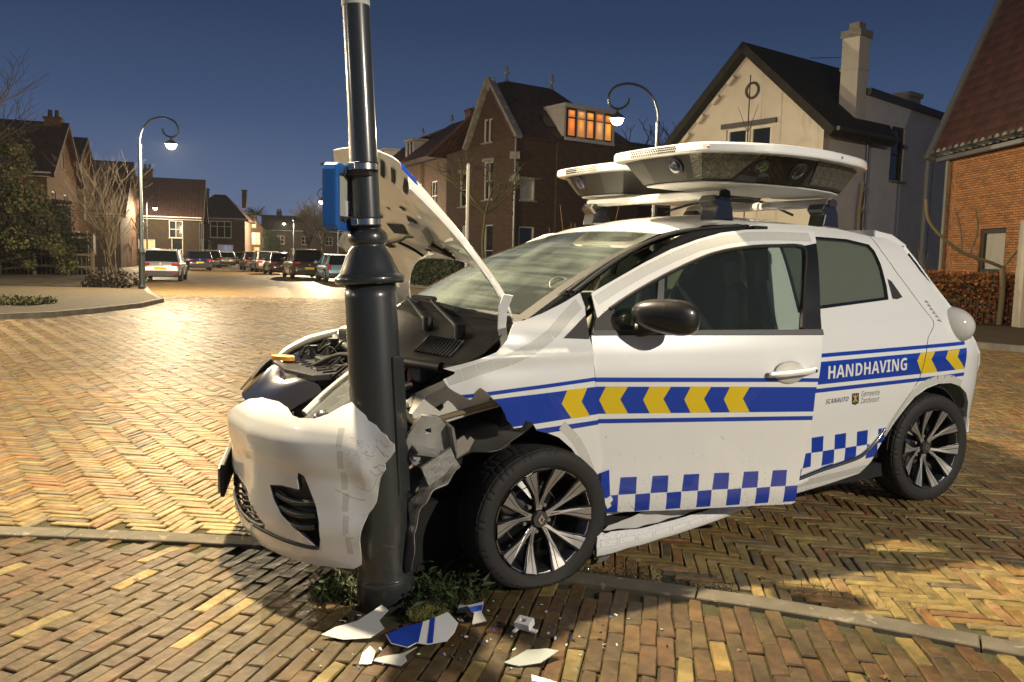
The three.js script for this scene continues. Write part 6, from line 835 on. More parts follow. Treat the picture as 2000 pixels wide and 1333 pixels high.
mesh('dashboard', patch((s, l) => V3(s, 1.06 - 0.05 * Math.abs((s - 0.3) / 0.3) ** 2 + 0.015 * Math.sin(l * 5), l), [[0.0, -1.55], [0, -0.2], [0.5, -0.2], [0.56, -0.5], [0.5, -0.8], [0.56, -1.2], [0.5, -1.55]], { max: 0.1, sign: -1, th: 0.14 }), std([0.035, 0.036, 0.036], 0.75), car);
{ const w = mesh('steering_wheel', new THREE.TorusGeometry(0.18, 0.016, 10, 36).rotateY(Math.PI / 2).rotateZ(-0.45).translate(0.62, 1.02, -0.5), satinBlack, car); mesh('wheel_spokes', merge([box(0.03, 0.05, 0.34, 0.6, 1.01, -0.5, 0, 0, -0.45), box(0.04, 0.12, 0.12, 0.6, 1.0, -0.5, 0, 0, -0.45, 0.02)]), satinBlack, w); }
mesh('rear_view_mirror', merge([box(0.03, 0.07, 0.23, 0.68, 1.43, MID, 0, 0, 0.2, 0.012), rod(V3(0.69, 1.45, MID), V3(0.78, 1.53, MID), 0.012, 0.012, 6)]), satinBlack, car);
mesh('parking_disc', new THREE.TorusGeometry(0.045, 0.004, 8, 28).rotateX(-0.9).rotateZ(0.5).translate(0.21, 1.29, -0.24), std([0.12, 0.13, 0.12], 0.4), car);
mesh('sun_card', box(0.4, 0.004, 0.22, 0.28, 1.09, -1.15, 0, 0.4, 0.1), std([0.7, 0.66, 0.56], 0.8), car);
// wheels
function carWheel(s, h, l, flat) {
  const R = 0.318, tg = new THREE.LatheGeometry([[0.225, -0.09], [0.25, -0.1], [0.285, -0.104], [0.308, -0.095], [0.316, -0.075], [0.318, -0.03], [0.318, 0.03], [0.316, 0.075], [0.308, 0.096], [0.285, 0.106], [0.25, 0.102], [0.236, 0.09], [0.225, 0.08]].map((p) => new THREE.Vector2(...p)), 72).rotateX(Math.PI / 2);
  const p = tg.attributes.position; for (let i = 0; i < p.count; i++) { let x = p.getX(i), y = p.getY(i), z = p.getZ(i); const r = Math.hypot(x, y), a = Math.atan2(y, x); if (flat) { const floor = -h + 0.004; if (y < floor + 0.03) { const k = (floor + 0.03 - y); y = Math.max(floor, y + k * 0.45); z += Math.sign(z) * k * 0.35; x *= 1 + k * 0.25; } if (r > 0.3 && Math.abs(z) < 0.08) { const q = 0.004 * Math.sin(a * 9) * Math.sin(z * 40 + a * 3); x += q; y += q; } p.setXYZ(i, x, y, z); } }
  tg.computeVertexNormals();
  const w = new THREE.Group(); w.name = 'wheel'; w.position.set(s, h, l); car.add(w);
  const tread = again(texture(256, 64, (u, v) => ((v * 8) % 1 < 0.12 || (u * 60 + Math.floor(v * 8) * 0.5) % 1 < 0.14) && v > 0.3 && v < 0.72 ? 0.1 : 0.8 + 0.2 * F3(u, v)), 1, 1);
  mesh('tyre', tg, std([0.02, 0.0195, 0.019], 0.72, 0, { bumpMap: tread, bumpScale: 0.006 }), w);
  mesh('rim', merge([lathe([[0.195, -0.1], [0.2, 0.02], [0.222, 0.075], [0.236, 0.09], [0.232, 0.094], [0.218, 0.082], [0.205, 0.05]], 56).rotateX(Math.PI / 2), lathe([[0, 0.015], [0.06, 0.015], [0.09, 0.005], [0.2, -0.05]], 40).rotateX(Math.PI / 2)]), phys([0.012, 0.012, 0.013], { roughness: 0.3, clearcoat: 0.6 }), w);
  mesh('brake_disc', merge([new THREE.CylinderGeometry(0.13, 0.13, 0.014, 40).rotateX(Math.PI / 2).translate(0, 0, -0.02), box(0.09, 0.14, 0.05, -0.12, 0.05, -0.01, 0, 0, 0.3, 0.015)]), std([0.25, 0.24, 0.23], 0.4, 0.8), w);
  mesh('rim_edge', new THREE.TorusGeometry(0.229, 0.0035, 8, 72).translate(0, 0, 0.088), std([0.62, 0.61, 0.6], 0.25, 0.9), w);
  const machined = std([0.42, 0.4, 0.37], 0.42, 0.6), blackAlloy = phys([0.01, 0.01, 0.011], { roughness: 0.2, clearcoat: 0.8 });
  const arm = (q) => { // one of a pair: leaves the hub beside its twin and spreads to the rim
    const c = (r) => q * lerp(0.09, 0.318, clamp((r - 0.04) / 0.17, 0, 1) ** 0.85) * (r < 0.045 ? 1.6 : 1), e = [];
    const wd = (r) => r < 0.11 ? 0.0075 : lerp(0.0075, 0.027, (r - 0.11) / 0.115), rs = [0.04, 0.06, 0.085, 0.11, 0.14, 0.17, 0.2, 0.226];
    const edge = (sg, k) => rs.map((r) => { const a = c(r), x = Math.sin(a) * r, y = Math.cos(a) * r, t = wd(r) * k * sg; return [x + Math.cos(a) * t, y - Math.sin(a) * t]; });
    return [[...edge(-1, 1), ...edge(1, 1).reverse()], [...edge(-1, 1.35), ...edge(1, 1.35).reverse()], rs.slice(1).map((r) => V3(Math.sin(c(r)) * r + q * Math.cos(c(r)) * (r < 0.11 ? 0.0 : (r - 0.11) * 0.07), Math.cos(c(r)) * r, 0))];
  };
  for (let i = 0; i < 5; i++) for (const q of [1, -1]) {
    const [a, b, line] = arm(q), rot = i * Math.PI * 0.4 + 0.03, dish = (g) => { const pp = g.attributes.position; for (let k = 0; k < pp.count; k++) { const r = Math.hypot(pp.getX(k), pp.getY(k)); pp.setZ(k, pp.getZ(k) + 0.028 + 0.055 * clamp((r - 0.05) / 0.18, 0, 1) ** 1.3); } g.computeVertexNormals(); return g; };
    const sp = mesh('spoke', dish(extrude(b, 0.018, 0.002)).rotateZ(rot), blackAlloy, w);
    const m2 = dish(extrude(a, 0.0015, 0.0006).translate(0, 0, 0.0205)).rotateZ(rot); sp.geometry = merge([sp.geometry]); mesh('spoke_face', m2, machined, w); mesh('spoke_groove', dish(tube(line, 0.0022, 5, 14).translate(0, 0, 0.0222)).rotateZ(rot), blackAlloy, w);
  }
  mesh('hub_cap', merge([new THREE.CylinderGeometry(0.034, 0.036, 0.02, 32).rotateX(Math.PI / 2).translate(0, 0, 0.055)]), std([0.1, 0.1, 0.1], 0.3, 0.6), w);
  mesh('hub_emblem', extrude([[0, 0.024], [0.016, 0], [0, -0.024], [-0.016, 0]], 0.004, 0.001, [[[0, 0.012], [-0.007, 0], [0, -0.012], [0.007, 0]]]).translate(0, 0, 0.065), std([0.7, 0.69, 0.68], 0.25, 1), w);
  for (let i = 0; i < 5; i++) mesh('wheel_nut', new THREE.CylinderGeometry(0.009, 0.01, 0.02, 6).rotateX(Math.PI / 2).translate(Math.sin(i * 1.2566 + 0.628) * 0.062, Math.cos(i * 1.2566 + 0.628) * 0.062, 0.025), steel, w);
  return w;
}
carWheel(-0.01, 0.285, -0.075, true).scale.set(1.06, 1, 1); 
const rearWheel = carWheel(2.84, 0.318, -0.1, false); rearWheel.rotation.z = 0.5; rearWheel.rotation.y = -0.1; rearWheel.scale.set(1.05, 1.05, 1);
for (const s of [-0.05, 2.84]) { const w = mesh('far_wheel', merge([tyreG.clone(), rimG.clone()]), rubber, car); w.position.set(s, 0.318, 2 * MID + 0.12); w.rotation.y = Math.PI; }
mesh('rear_arch_liner', patch((t, w) => V3(2.83 - Math.sin(t) * 0.405, 0.32 + Math.cos(t) * 0.385, w), [[-1.5, -0.4], [-1.5, -0.06], [-0.8, -0.05], [0, -0.04], [0.8, -0.04], [1.5, -0.03], [1.6, -0.4], [0, -0.4]], { max: 0.08, th: 0.01 }), innerDark, car);
mesh('rear_arch_back', box(0.9, 0.8, 0.04, 2.83, 0.55, -0.42), innerDark, car);
// roof rack with two scanner housings
for (const s of [1.27, 2.13]) {
  const b = mesh('rack_bar', extrude([[-0.035, 0], [-0.03, 0.022], [0, 0.032], [0.03, 0.022], [0.035, 0], [0.03, -0.012], [-0.03, -0.012]], 1.14, 0.003).translate(s, 1.76, MID - 0.57), std([0.55, 0.55, 0.54], 0.35, 0.3), car);
  mesh('bar_end', merge([0, 1].map((k) => extrude([[-0.036, -0.001], [-0.031, 0.023], [0, 0.033], [0.031, 0.023], [0.036, -0.001], [0.03, -0.013], [-0.03, -0.013]], 0.012).translate(s, 1.76, MID - 0.586 + k * 1.16))), satinBlack, b);
  for (const k of [1, -1]) mesh('rack_foot', extrude([[-0.055, -0.11], [0.07, -0.11], [0.06, -0.05], [0.035, 0.0], [-0.055, 0.0], [-0.07, -0.02], [-0.04, -0.05]], 0.09, 0.01).translate(s, 1.75, MID + k * 0.52 - 0.045), glossBlack, car);
}
const podPlan = [[0.9, -0.75], [0.86, -0.55], [0.86, -0.35], [0.87, -0.2], [0.9, -0.08], [1.02, 0.01], [1.2, 0.085], [1.38, 0.11], [1.58, 0.105], [1.8, 0.06], [2.0, 0.0], [2.17, -0.1], [2.28, -0.24], [2.33, -0.42], [2.34, -0.62], [2.26, -0.76], [2.0, -0.81], [1.2, -0.81]];
const speckle = texture(256, 256, (u, v) => 0.5 + 0.6 * (F3(u, v) - 0.4) + (F3(v, u) > 0.68 ? 0.3 : 0), true);
function pod(flip) {
  const q = podPlan.map(([s, l]) => [flip ? s + 0.24 : s, flip ? 2 * MID - l : l]), c = [flip ? 1.84 : 1.6, flip ? 2 * MID + 0.38 : -0.38], sc = (k, m = k) => q.map(([s, l]) => [c[0] + (s - c[0]) * k, c[1] + (l - c[1]) * m]);
  const up = (pts, y, d, bev) => extrude(pts.map(([s, l]) => [s, -l]), d, bev).rotateX(-Math.PI / 2).translate(0, y, 0);
  const round = new THREE.CatmullRomCurve3(sc(0.985).map(([s, l]) => V3(s, 0, l)), true).getPoints(72).slice(0, -1).map((p) => [p.x, p.z]), lid = mesh('scanner_lid', up(round, 1.945, 0.026, 0.011), paint, car);
  // tapering box under it
  const top = sc(0.95, 0.9), bot = sc(0.84, 0.66), n = q.length, pos = [], face = (i) => { const a = top[i], b = top[(i + 1) % n], d = bot[(i + 1) % n], e = bot[i]; return [V3(a[0], 1.945, a[1]), V3(b[0], 1.945, b[1]), V3(d[0], 1.815, d[1]), V3(e[0], 1.815, e[1])]; };
  const quads = (list) => { const g = new THREE.BufferGeometry(), ps = []; for (const f of list) ps.push(...f[0].toArray(), ...f[1].toArray(), ...f[2].toArray(), ...f[0].toArray(), ...f[2].toArray(), ...f[3].toArray()); g.setAttribute('position', new THREE.Float32BufferAttribute(ps, 3)); g.computeVertexNormals(); return g; };
  const all = Array.from({ length: n }, (_, i) => face(i));
  mesh('scanner_box', quads(all), phys([0.012, 0.012, 0.012], { roughness: 0.5 }), car);
  mesh('scanner_base', merge([up(sc(0.82, 0.63), 1.806, 0.005, 0.002)]), std([0.5, 0.5, 0.49], 0.5), car);
  const out = (f, k) => { const nn = f[1].clone().sub(f[0]).cross(f[2].clone().sub(f[0])).normalize(), mid = f[0].clone().add(f[2]).multiplyScalar(0.5); if (nn.dot(mid.clone().sub(V3(c[0], 1.87, c[1]))) < 0) nn.negate(); return f.map((p) => p.clone().addScaledVector(nn, k)); };
  const sub = (f, u0, u1, v0, v1, u2 = u0, u3 = u1) => { const P = (u, v) => f[0].clone().lerp(f[1], u).lerp(f[3].clone().lerp(f[2], u), v); return [P(u0, v0), P(u1, v0), P(u3, v1), P(u2, v1)]; };
  const pearl = std([0.3, 0.285, 0.23], 0.5, 0.2, { map: again(speckle, 1, 1), bumpMap: again(grainTex, 1, 1), bumpScale: 0.004 });
  const whole = (i0, i1) => [all[i0][0], all[i1][1], all[i1][2], all[i0][3]];
  const grainy = (list, dd) => { const g = quads(list.map((f) => out(f, dd))), p = g.attributes.position, uv = []; for (let i = 0; i < p.count; i++) uv.push(p.getX(i) * 12, p.getY(i) * 12); g.setAttribute('uv', new THREE.Float32BufferAttribute(uv, 2)); return g; };
  mesh('pearl_window', grainy([sub(all[3], 0.35, 1, 0.05, 0.92, 0.5, 1), sub(all[4], 0, 1, 0.05, 0.92), sub(all[5], 0, 0.85, 0.05, 0.92, 0, 0.15)], 0.004), pearl, car);
  mesh('pearl_window', grainy([sub(all[8], 0.0, 1, 0.08, 0.9, 0.35, 1), sub(all[9], 0, 1, 0.08, 0.9), sub(all[10], 0, 0.9, 0.08, 0.9)], 0.004), pearl, car);
  mesh('dark_window', quads([sub(all[6], 0, 1, 0.02, 1.0), sub(all[7], 0, 1, 0.02, 1.0), sub(all[5], 0.87, 1, 0.02, 1.0, 0.2, 1), sub(all[8], 0, 0.0, 0.02, 1, 0, 0.33)].map((f) => out(f, 0.003))), phys([0.006, 0.005, 0.005], { roughness: 0.25, clearcoat: 0.7 }), car);
  const eye = (f, u, v, r, mat) => { const o = out(f, 0.004), at = o[0].clone().lerp(o[1], u).lerp(o[3].clone().lerp(o[2], u), v), nn = out(f, 1)[0].clone().sub(f[0]); const g = new THREE.CylinderGeometry(r, r * 1.08, 0.012, 28).applyQuaternion(new THREE.Quaternion().setFromUnitVectors(V3(0, 1, 0), nn)).translate(at.x, at.y, at.z); const ring = mesh('lens_ring', g, satinBlack, car); mesh('lens', new THREE.SphereGeometry(r * 0.78, 24, 12).scale(1, 0.35, 1).applyQuaternion(new THREE.Quaternion().setFromUnitVectors(V3(0, 1, 0), nn)).translate(at.x + nn.x * 0.006, at.y + nn.y * 0.006, at.z + nn.z * 0.006), mat, ring); };
  eye(all[2], 0.5, 0.45, 0.046, phys([0.02, 0.03, 0.07], { roughness: 0.03, clearcoat: 1, roughness: 0.04 })); eye(all[6], 0.0, 0.45, 0.036, phys([0.03, 0.05, 0.01], { roughness: 0.03, clearcoat: 1 })); eye(all[7], 0.45, 0.5, 0.05, phys([0.01, 0.01, 0.01], { roughness: 0.05, clearcoat: 1 }));
  // row of vent holes and screws in the rim of the lid
  const rim = sc(0.985).map(([s, l]) => { const d = Math.hypot(s - c[0], l - c[1]); return V3(s + (s - c[0]) / d * 0.014, 0, l + (l - c[1]) / d * 0.014); }), holes = [];
  for (let j = 0; j < 3; j++) for (let i = 0; i < 22; i++) { const t = 1.0 + (i + (j % 2) * 0.5) * 0.085, k = Math.floor(t), f = t - k, a = rim[k].clone().lerp(rim[k + 1], f), nn = V3(a.x - c[0], 0, a.z - c[1]); const e = rim[k + 1].clone().sub(rim[k]); nn.set(-e.z, 0, e.x).normalize(); if (nn.dot(V3(a.x - c[0], 0, a.z - c[1])) < 0) nn.negate(); holes.push(new THREE.CylinderGeometry(0.0045, 0.0045, 0.004, 6).applyQuaternion(new THREE.Quaternion().setFromUnitVectors(V3(0, 1, 0), nn)).translate(a.x + nn.x * 0.0015, 1.947 + j * 0.011, a.z + nn.z * 0.0015)); }
  mesh('vent_holes', merge(holes), innerDark, lid);
  for (const t of [4.2, 8.6]) { const k = Math.floor(t), a = rim[k].clone().lerp(rim[k + 1], t - k); mesh('screw', new THREE.SphereGeometry(0.008, 10, 8).translate(a.x, 1.958, a.z), steel, lid); }
}
pod(false); pod(true);
mesh('roof_cable', tube([V3(1.4, 1.7, -0.9), V3(1.7, 1.78, -0.85), V3(2.1, 1.8, -0.8), V3(2.3, 1.72, -0.7)], 0.008, 6, 30), rubberBlack, car);
// ---- the struck lamp post, its box, the litter around it ----
{
  const P = thing('street_lamp', 'thick dark grey lamp post struck by the white car, leaning to the left', 'street lamp', [-0.485, 0, -3.3], 0, lampGroup), lean = new THREE.Matrix4().makeShear ? null : null;
  P.rotation.set(-0.02, 0, 0.0635);
  const paintPole = phys([0.03, 0.035, 0.037], { roughness: 0.4, clearcoat: 0.8, clearcoatRoughness: 0.16, bumpMap: again(grainTex, 3, 3), bumpScale: 0.0004 });
  const worn = paintPole.clone(); worn.color.setRGB(1, 1, 1); worn.map = canvasTex(512, 1024, (x) => { x.fillStyle = '#303334'; x.fillRect(0, 0, 512, 1024); const r = rng(404); for (let i = 0; i < 420; i++) { x.fillStyle = `rgba(${r() < 0.5 ? '120,112,100' : '20,18,16'},${0.04 + 0.14 * r()})`; x.beginPath(); x.ellipse(512 * r(), 1024 * (1 - r() * r() * 0.8), 2 + 14 * r() * r(), 2 + 26 * r() * r(), 0, 0, 6.3); x.fill(); } for (let i = 0; i < 46; i++) { x.strokeStyle = `rgba(${r() < 0.4 ? '225,225,220' : '150,140,125'},${0.15 + 0.5 * r()})`; x.lineWidth = 0.6 + 1.6 * r(); const a = 512 * r(), b = 300 + 600 * r(); x.beginPath(); x.moveTo(a, b); x.lineTo(a + (r() - 0.3) * 50, b + (r() - 0.5) * 14); x.stroke(); } const g = x.createLinearGradient(0, 860, 0, 1024); g.addColorStop(0, 'rgba(70,62,45,0)'); g.addColorStop(1, 'rgba(70,62,45,.75)'); x.fillStyle = g; x.fillRect(0, 860, 512, 164); });
  mesh('base', lathe([[0.0, -0.05], [0.116, -0.05], [0.116, 0.09], [0.114, 0.105], [0.112, 0.115], [0.109, 0.14], [0.107, 0.4], [0.104, 0.8], [0.101, 1.24], [0.1, 1.3], [0, 1.3]], 56), worn, P);
  mesh('collar', lathe([[0.098, 1.292], [0.125, 1.292], [0.133, 1.297], [0.137, 1.305], [0.137, 1.315], [0.133, 1.323], [0.124, 1.328], [0.118, 1.334], [0.107, 1.36], [0.092, 1.395], [0.075, 1.425], [0.066, 1.437], [0.064, 1.445], [0.068, 1.448], [0.074, 1.455], [0.077, 1.465], [0.077, 1.48], [0.073, 1.492], [0.066, 1.5], [0.056, 1.505], [0, 1.505]].map(([r, y]) => [r, y]), 56), paintPole, P);
  mesh('shaft', lathe([[0.054, 1.5], [0.052, 2.55], [0.05, 2.6], [0.045, 5.0], [0.06, 5.0], [0.06, 5.06], [0, 5.06]], 40), paintPole, P);
  mesh('pale_band', lathe([[0.0535, 2.36], [0.0538, 2.36], [0.0533, 2.9], [0.0525, 2.9]], 32, ).applyMatrix4(new THREE.Matrix4().makeRotationY(0)), std([0.5, 0.5, 0.48], 0.6), P).scale.set(1, 1, 1);
  mesh('service_door', extrude([[-0.035, 0.46], [0.035, 0.46], [0.035, 1.0], [-0.035, 1.0]], 0.006, 0.003).translate(0, 0, 0.0).applyMatrix4(new THREE.Matrix4().makeRotationY(1.15).setPosition(0.097, 0, 0.035)), paintPole, P);
  mesh('weld_seam', new THREE.TorusGeometry(0.112, 0.004, 6, 48).rotateX(Math.PI / 2).translate(0, 0.113, 0), paintPole, P);
  const arm = scrollArm(5.0, 1, 0.03).rotateY(2.15); mesh('scroll_arm', arm, poleMat, P);
  const c = Math.cos(2.15), s = Math.sin(2.15), hx = 1.16 * c, hz = -1.16 * s, hood2 = lathe([[0, 0], [0.025, 0], [0.03, -0.08], [0.09, -0.12], [0.16, -0.17], [0.2, -0.25], [0.185, -0.25], [0.15, -0.19], [0, -0.15]], 24).translate(hx, 5.31, hz); mesh('lamp_hood', hood2, poleMat, P);
  mesh('lamp_globe', lathe([[0, -0.42], [0.07, -0.41], [0.13, -0.36], [0.16, -0.3], [0.165, -0.255], [0, -0.2]], 24).translate(hx, 5.31, hz), lampGlass, P);
  const L = new THREE.PointLight(LAMP_COLOR, 290); L.name = 'lamp_light'; L.position.set(hx, 5.0, hz); L.shadow.radius = 4; L.castShadow = true; P.add(L);
  // blue box strapped to it
  const B = thing('blue_sign_box', 'blue framed information box strapped to the struck lamp post, seen from its side', 'sign', [-0.648, 1.62, -3.29], 0); B.rotation.set(0, 1.36, 0.02);
  const blue = phys([0.02, 0.12, 0.42], { roughness: 0.35, clearcoat: 0.5 });
  mesh('frame', extrude([[-0.12, -0.1], [-0.115, -0.112], [-0.1, -0.12], [0.1, -0.12], [0.115, -0.112], [0.12, -0.1], [0.12, 0.1], [0.115, 0.112], [0.1, 0.12], [-0.1, 0.12], [-0.115, 0.112], [-0.12, 0.1]], 0.045, 0.008, [[[-0.098, -0.098], [-0.098, 0.098], [0.098, 0.098], [0.098, -0.098]]]).translate(-0.0, 0, -0.045), blue, B);
  mesh('back_plate', box(0.2, 0.2, 0.012, 0, 0, -0.02), std([0.42, 0.42, 0.38], 0.5), B);
  mesh('sticker', box(0.09, 0.08, 0.004, 0.04, -0.05, -0.012), std([0.62, 0.64, 0.66], 0.6), B);
  for (const y of [0.12, -0.1]) mesh('bracket', merge([box(0.05, 0.03, 0.11, 0.02, y * 0.85, 0.035, 0, 0, 0, 0.004), new THREE.CylinderGeometry(0.012, 0.012, 0.02, 12).rotateX(Math.PI / 2).translate(-0.05, y * 0.85, 0.0), box(0.16, 0.03, 0.014, 0, y * 0.85, -0.008)]), std([0.1, 0.09, 0.085], 0.5, 0.6), B);
  for (const [y, lx] of [[1.74, -0.0], [1.53, 0]]) { const k = thing('clamp_band', y > 1.6 ? 'upper shiny steel clamp band around the lamp post shaft' : 'lower shiny steel clamp band just above the post collar', 'clamp', [-0.485 - y * 0.0635, y, -3.3]); k.rotation.z = 0.0635; mesh('band', new THREE.CylinderGeometry(0.058, 0.058, 0.026, 36, 1, true), std([0.6, 0.58, 0.54], 0.25, 1), k); mesh('band_edge', merge([new THREE.TorusGeometry(0.0585, 0.003, 6, 36).rotateX(Math.PI / 2).translate(0, 0.014, 0), new THREE.TorusGeometry(0.0585, 0.003, 6, 36).rotateX(Math.PI / 2).translate(0, -0.014, 0)]), satinBlack, k); mesh('screw_housing', box(0.03, 0.026, 0.02, -0.03, 0, 0.055, 0, -0.3, 0, 0.004), std([0.5, 0.47, 0.42], 0.3, 1), k); }
}
// shards: outline, place, tilt
function shard(label, pts, [x, z], turn, tilt, mats, y = 0.012, bend = 0.25, name = 'body_shard') {
  const t = thing(name, label, 'debris', [x, y, z], turn); t.rotation.set(tilt[0], turn, tilt[1], 'YXZ');
  const sf = (u, v) => V3(u, bend * (u * u + 0.6 * u * v), -v);
  mats.forEach(([m, region], i) => mesh(i ? 'print' : 'shell', patch((u, v) => { const p = sf(u, v); p.y += i * 0.0012; return p; }, region ?? pts, { max: 0.03, th: i ? 0.0008 : 0.003, sign: 1 }), m, t));
  return t;
}
const vinylBlue = phys([0.008, 0.045, 0.38], { roughness: 0.4, clearcoat: 0.5 }), greyBack = std([0.36, 0.37, 0.37], 0.6);
shard('large blue and white striped body shard lying below the lamp post', [[-0.13, 0.0], [-0.11, -0.05], [-0.05, -0.08], [-0.02, -0.06], [0.02, -0.075], [0.09, -0.07], [0.12, -0.03], [0.135, 0.015], [0.1, 0.085], [0.06, 0.07], [0.0, 0.05], [-0.07, 0.035]], [0.0, 0], 0.12, [0.25, 0.12], [[paint], [vinylBlue, [[-0.128, 0.0], [-0.108, -0.048], [-0.05, -0.077], [-0.02, -0.058], [-0.012, -0.06], [0.006, 0.05], [-0.07, 0.034]]], [vinylBlue, [[0.02, -0.072], [0.04, -0.073], [0.052, 0.066], [0.034, 0.06]]]], 0.05).position.set(-0.305, 0.035, -2.96);
shard('pale grey curved shard standing on edge left of the post base', [[-0.13, -0.02], [-0.05, -0.05], [0.05, -0.055], [0.1, -0.02], [0.08, 0.02], [0.115, 0.06], [0.09, 0.09], [0.0, 0.03], [-0.08, 0.01]], [-0.545, -2.98], 0.15, [0.45, 0.1], [[greyBack]], 0.035);
shard('small white pointed shard in front of the large blue one', [[-0.08, 0.0], [-0.02, -0.02], [0.03, -0.035], [0.05, -0.01], [0.04, 0.02], [0.08, 0.06], [0.03, 0.03], [-0.03, 0.02]], [-0.385, -2.78], 0.05, [0.2, 0.05], [[greyBack]], 0.014);
shard('small crumpled white scrap with shiny metal at the far left of the debris', [[-0.03, -0.02], [0.01, -0.03], [0.035, 0.01], [0.02, 0.04], [-0.01, 0.02]], [-0.475, -2.78], 0.4, [0.5, 0.2], [[std([0.55, 0.55, 0.53], 0.3, 0.5)]], 0.02, 2.5);
shard('grey leaf-shaped plastic shard lying alone on the bricks', [[-0.1, -0.03], [-0.05, -0.05], [0.03, -0.035], [0.1, 0.02], [0.06, 0.045], [-0.01, 0.05]], [0.095, -2.82], 0.1, [0.1, 0.05], [[std([0.26, 0.29, 0.29], 0.5)]], 0.014, 0.6);
shard('long thin white and blue shard nearest the viewer', [[-0.1, 0.035], [-0.09, 0.0], [-0.07, -0.02], [-0.06, 0.0], [-0.01, -0.01], [0.02, -0.02], [0.04, -0.055], [0.08, -0.055], [0.085, -0.02], [0.07, 0.0], [-0.03, 0.025]], [0.18, -2.63], -0.28, [0.1, 0], [[paint], [vinylBlue, [[0.018, -0.022], [0.04, -0.054], [0.079, -0.054], [0.084, -0.022], [0.05, -0.012]]], [vinylBlue, [[-0.089, 0.0], [-0.07, -0.019], [-0.061, -0.002]]]], 0.012, 0.3);
shard('small blue and white torn piece at the edge of the flat tyre', [[-0.03, -0.05], [0.03, -0.04], [0.02, 0.0], [0.04, 0.05], [-0.03, 0.04], [-0.01, 0.0]], [-0.11, -3.13], 0.3, [0.5, 0], [[greyBack], [vinylBlue, [[-0.02, 0.005], [0.022, 0.01], [0.032, 0.035], [-0.024, 0.03]]]], 0.035);
shard('tiny dark scrap beside the flat tyre', [[-0.025, -0.015], [0.02, -0.02], [0.03, 0.01], [-0.01, 0.025]], [-0.17, -3.2], 0.2, [0.4, 0.2], [[greyBack]], 0.02);
{ const t = thing('plastic_clip', 'small white plastic clip with a square hole on the bricks', 'debris', [0.075, 0.012, -3.05], -0.5), w = std([0.72, 0.72, 0.7], 0.45); mesh('clip_body', extrude([[-0.028, -0.02], [0.028, -0.02], [0.028, 0.02], [-0.028, 0.02]], 0.025, 0.003, [[[-0.018, -0.012], [-0.018, 0.012], [0.01, 0.012], [0.01, -0.012]]]).rotateX(-Math.PI / 2 + 0.3).translate(0, 0.012, 0), w, t); mesh('clip_tongue', merge([box(0.03, 0.006, 0.022, 0.042, 0.008, 0.012), box(0.012, 0.006, 0.03, -0.02, 0.004, 0.035)]), w, t); }
{ const t = thing('wheel_nut_cap', 'tiny round metal cap beside the flat tyre at the kerb', 'debris', [0.36, 0.01, -3.66]); mesh('cap', new THREE.TorusGeometry(0.012, 0.005, 8, 16), chrome, t); }
// weeds and moss round the post, moss in the joints, straw along the kerb
const blade = (() => { const g = new THREE.BufferGeometry(); g.setAttribute('position', new THREE.Float32BufferAttribute([-0.035, 0, 0, 0.035, 0, 0, 0.02, 0.55, 0.08, -0.035, 0, 0, 0.02, 0.55, 0.08, -0.02, 0.55, 0.08, -0.02, 0.55, 0.08, 0.02, 0.55, 0.08, 0, 1, 0.3], 3)); g.computeVertexNormals(); return g; })();
function tufts(name, label, n, seed, place, size, tones, geo = blade, flat = 0.5) {
  const r = rng(seed), im = new THREE.InstancedMesh(geo, std([1, 1, 1], 0.65, 0, { side: THREE.DoubleSide }), n), M = new THREE.Matrix4(), q = new THREE.Quaternion(), C = new THREE.Color();
  for (let i = 0; i < n; i++) { const s = size * (0.4 + 0.9 * r()), t = vary(tones[Math.floor(r() * tones.length)], 0.5, r); im.setMatrixAt(i, M.compose(place(r), q.setFromEuler(new THREE.Euler((r() - 0.5) * 2 * flat, r() * 6.3, (r() - 0.5) * 2 * flat, 'YXZ')), V3(s, s, s))); im.setColorAt(i, C.setRGB(...t)); }
  im.name = name; im.castShadow = im.receiveShadow = true; scene.add(im); im.userData = { kind: 'stuff', label, category: name.replace('_', ' ') }; return im;
}
const weedSpots = [[-0.64, -3.36, 0.1, 0.14], [-0.74, -3.34, 0.07, 0.1], [-0.3, -3.3, 0.1, 0.14], [-0.22, -3.36, 0.14, 0.17], [-0.2, -3.46, 0.14, 0.16], [-0.3, -3.5, 0.16, 0.1], [-0.28, -3.2, 0.07, 0.05]];
const spot = (L) => (r) => { const [x, z, R, h] = L[Math.floor(r() * L.length)], a = r() * 6.28, k = R * Math.sqrt(r()); return V3(x + Math.cos(a) * k, 0.0, z + Math.sin(a) * k); };
tufts('weeds', 'green weeds and grass growing round the foot of the struck lamp post', 1100, 141, spot(weedSpots), 0.085, [[0.03, 0.05, 0.012], [0.022, 0.036, 0.009], [0.06, 0.08, 0.02]], blade, 0.85);
tufts('leafy_weeds', 'broad-leaved dark weeds mixed with grass at the post foot and front wheel', 450, 145, (r) => { const q = spot(weedSpots)(r); q.y = 0.01 + 0.09 * r(); return q; }, 0.04, [[0.03, 0.05, 0.012], [0.045, 0.07, 0.018], [0.02, 0.032, 0.009]], leafGeo.clone().scale(0.45, 1, 1.5), 0.9);
tufts('moss_clump', 'pale yellowish moss clump right of the post foot', 1500, 142, (r) => { const a = r() * 6.28, k = 0.075 * Math.sqrt(r()); return V3(-0.3 + Math.cos(a) * k, 0.035 * (1 - k / 0.09), -3.14 + Math.sin(a) * k * 0.8); }, 0.035, [[0.26, 0.25, 0.09], [0.2, 0.2, 0.06]], blade, 0.9);
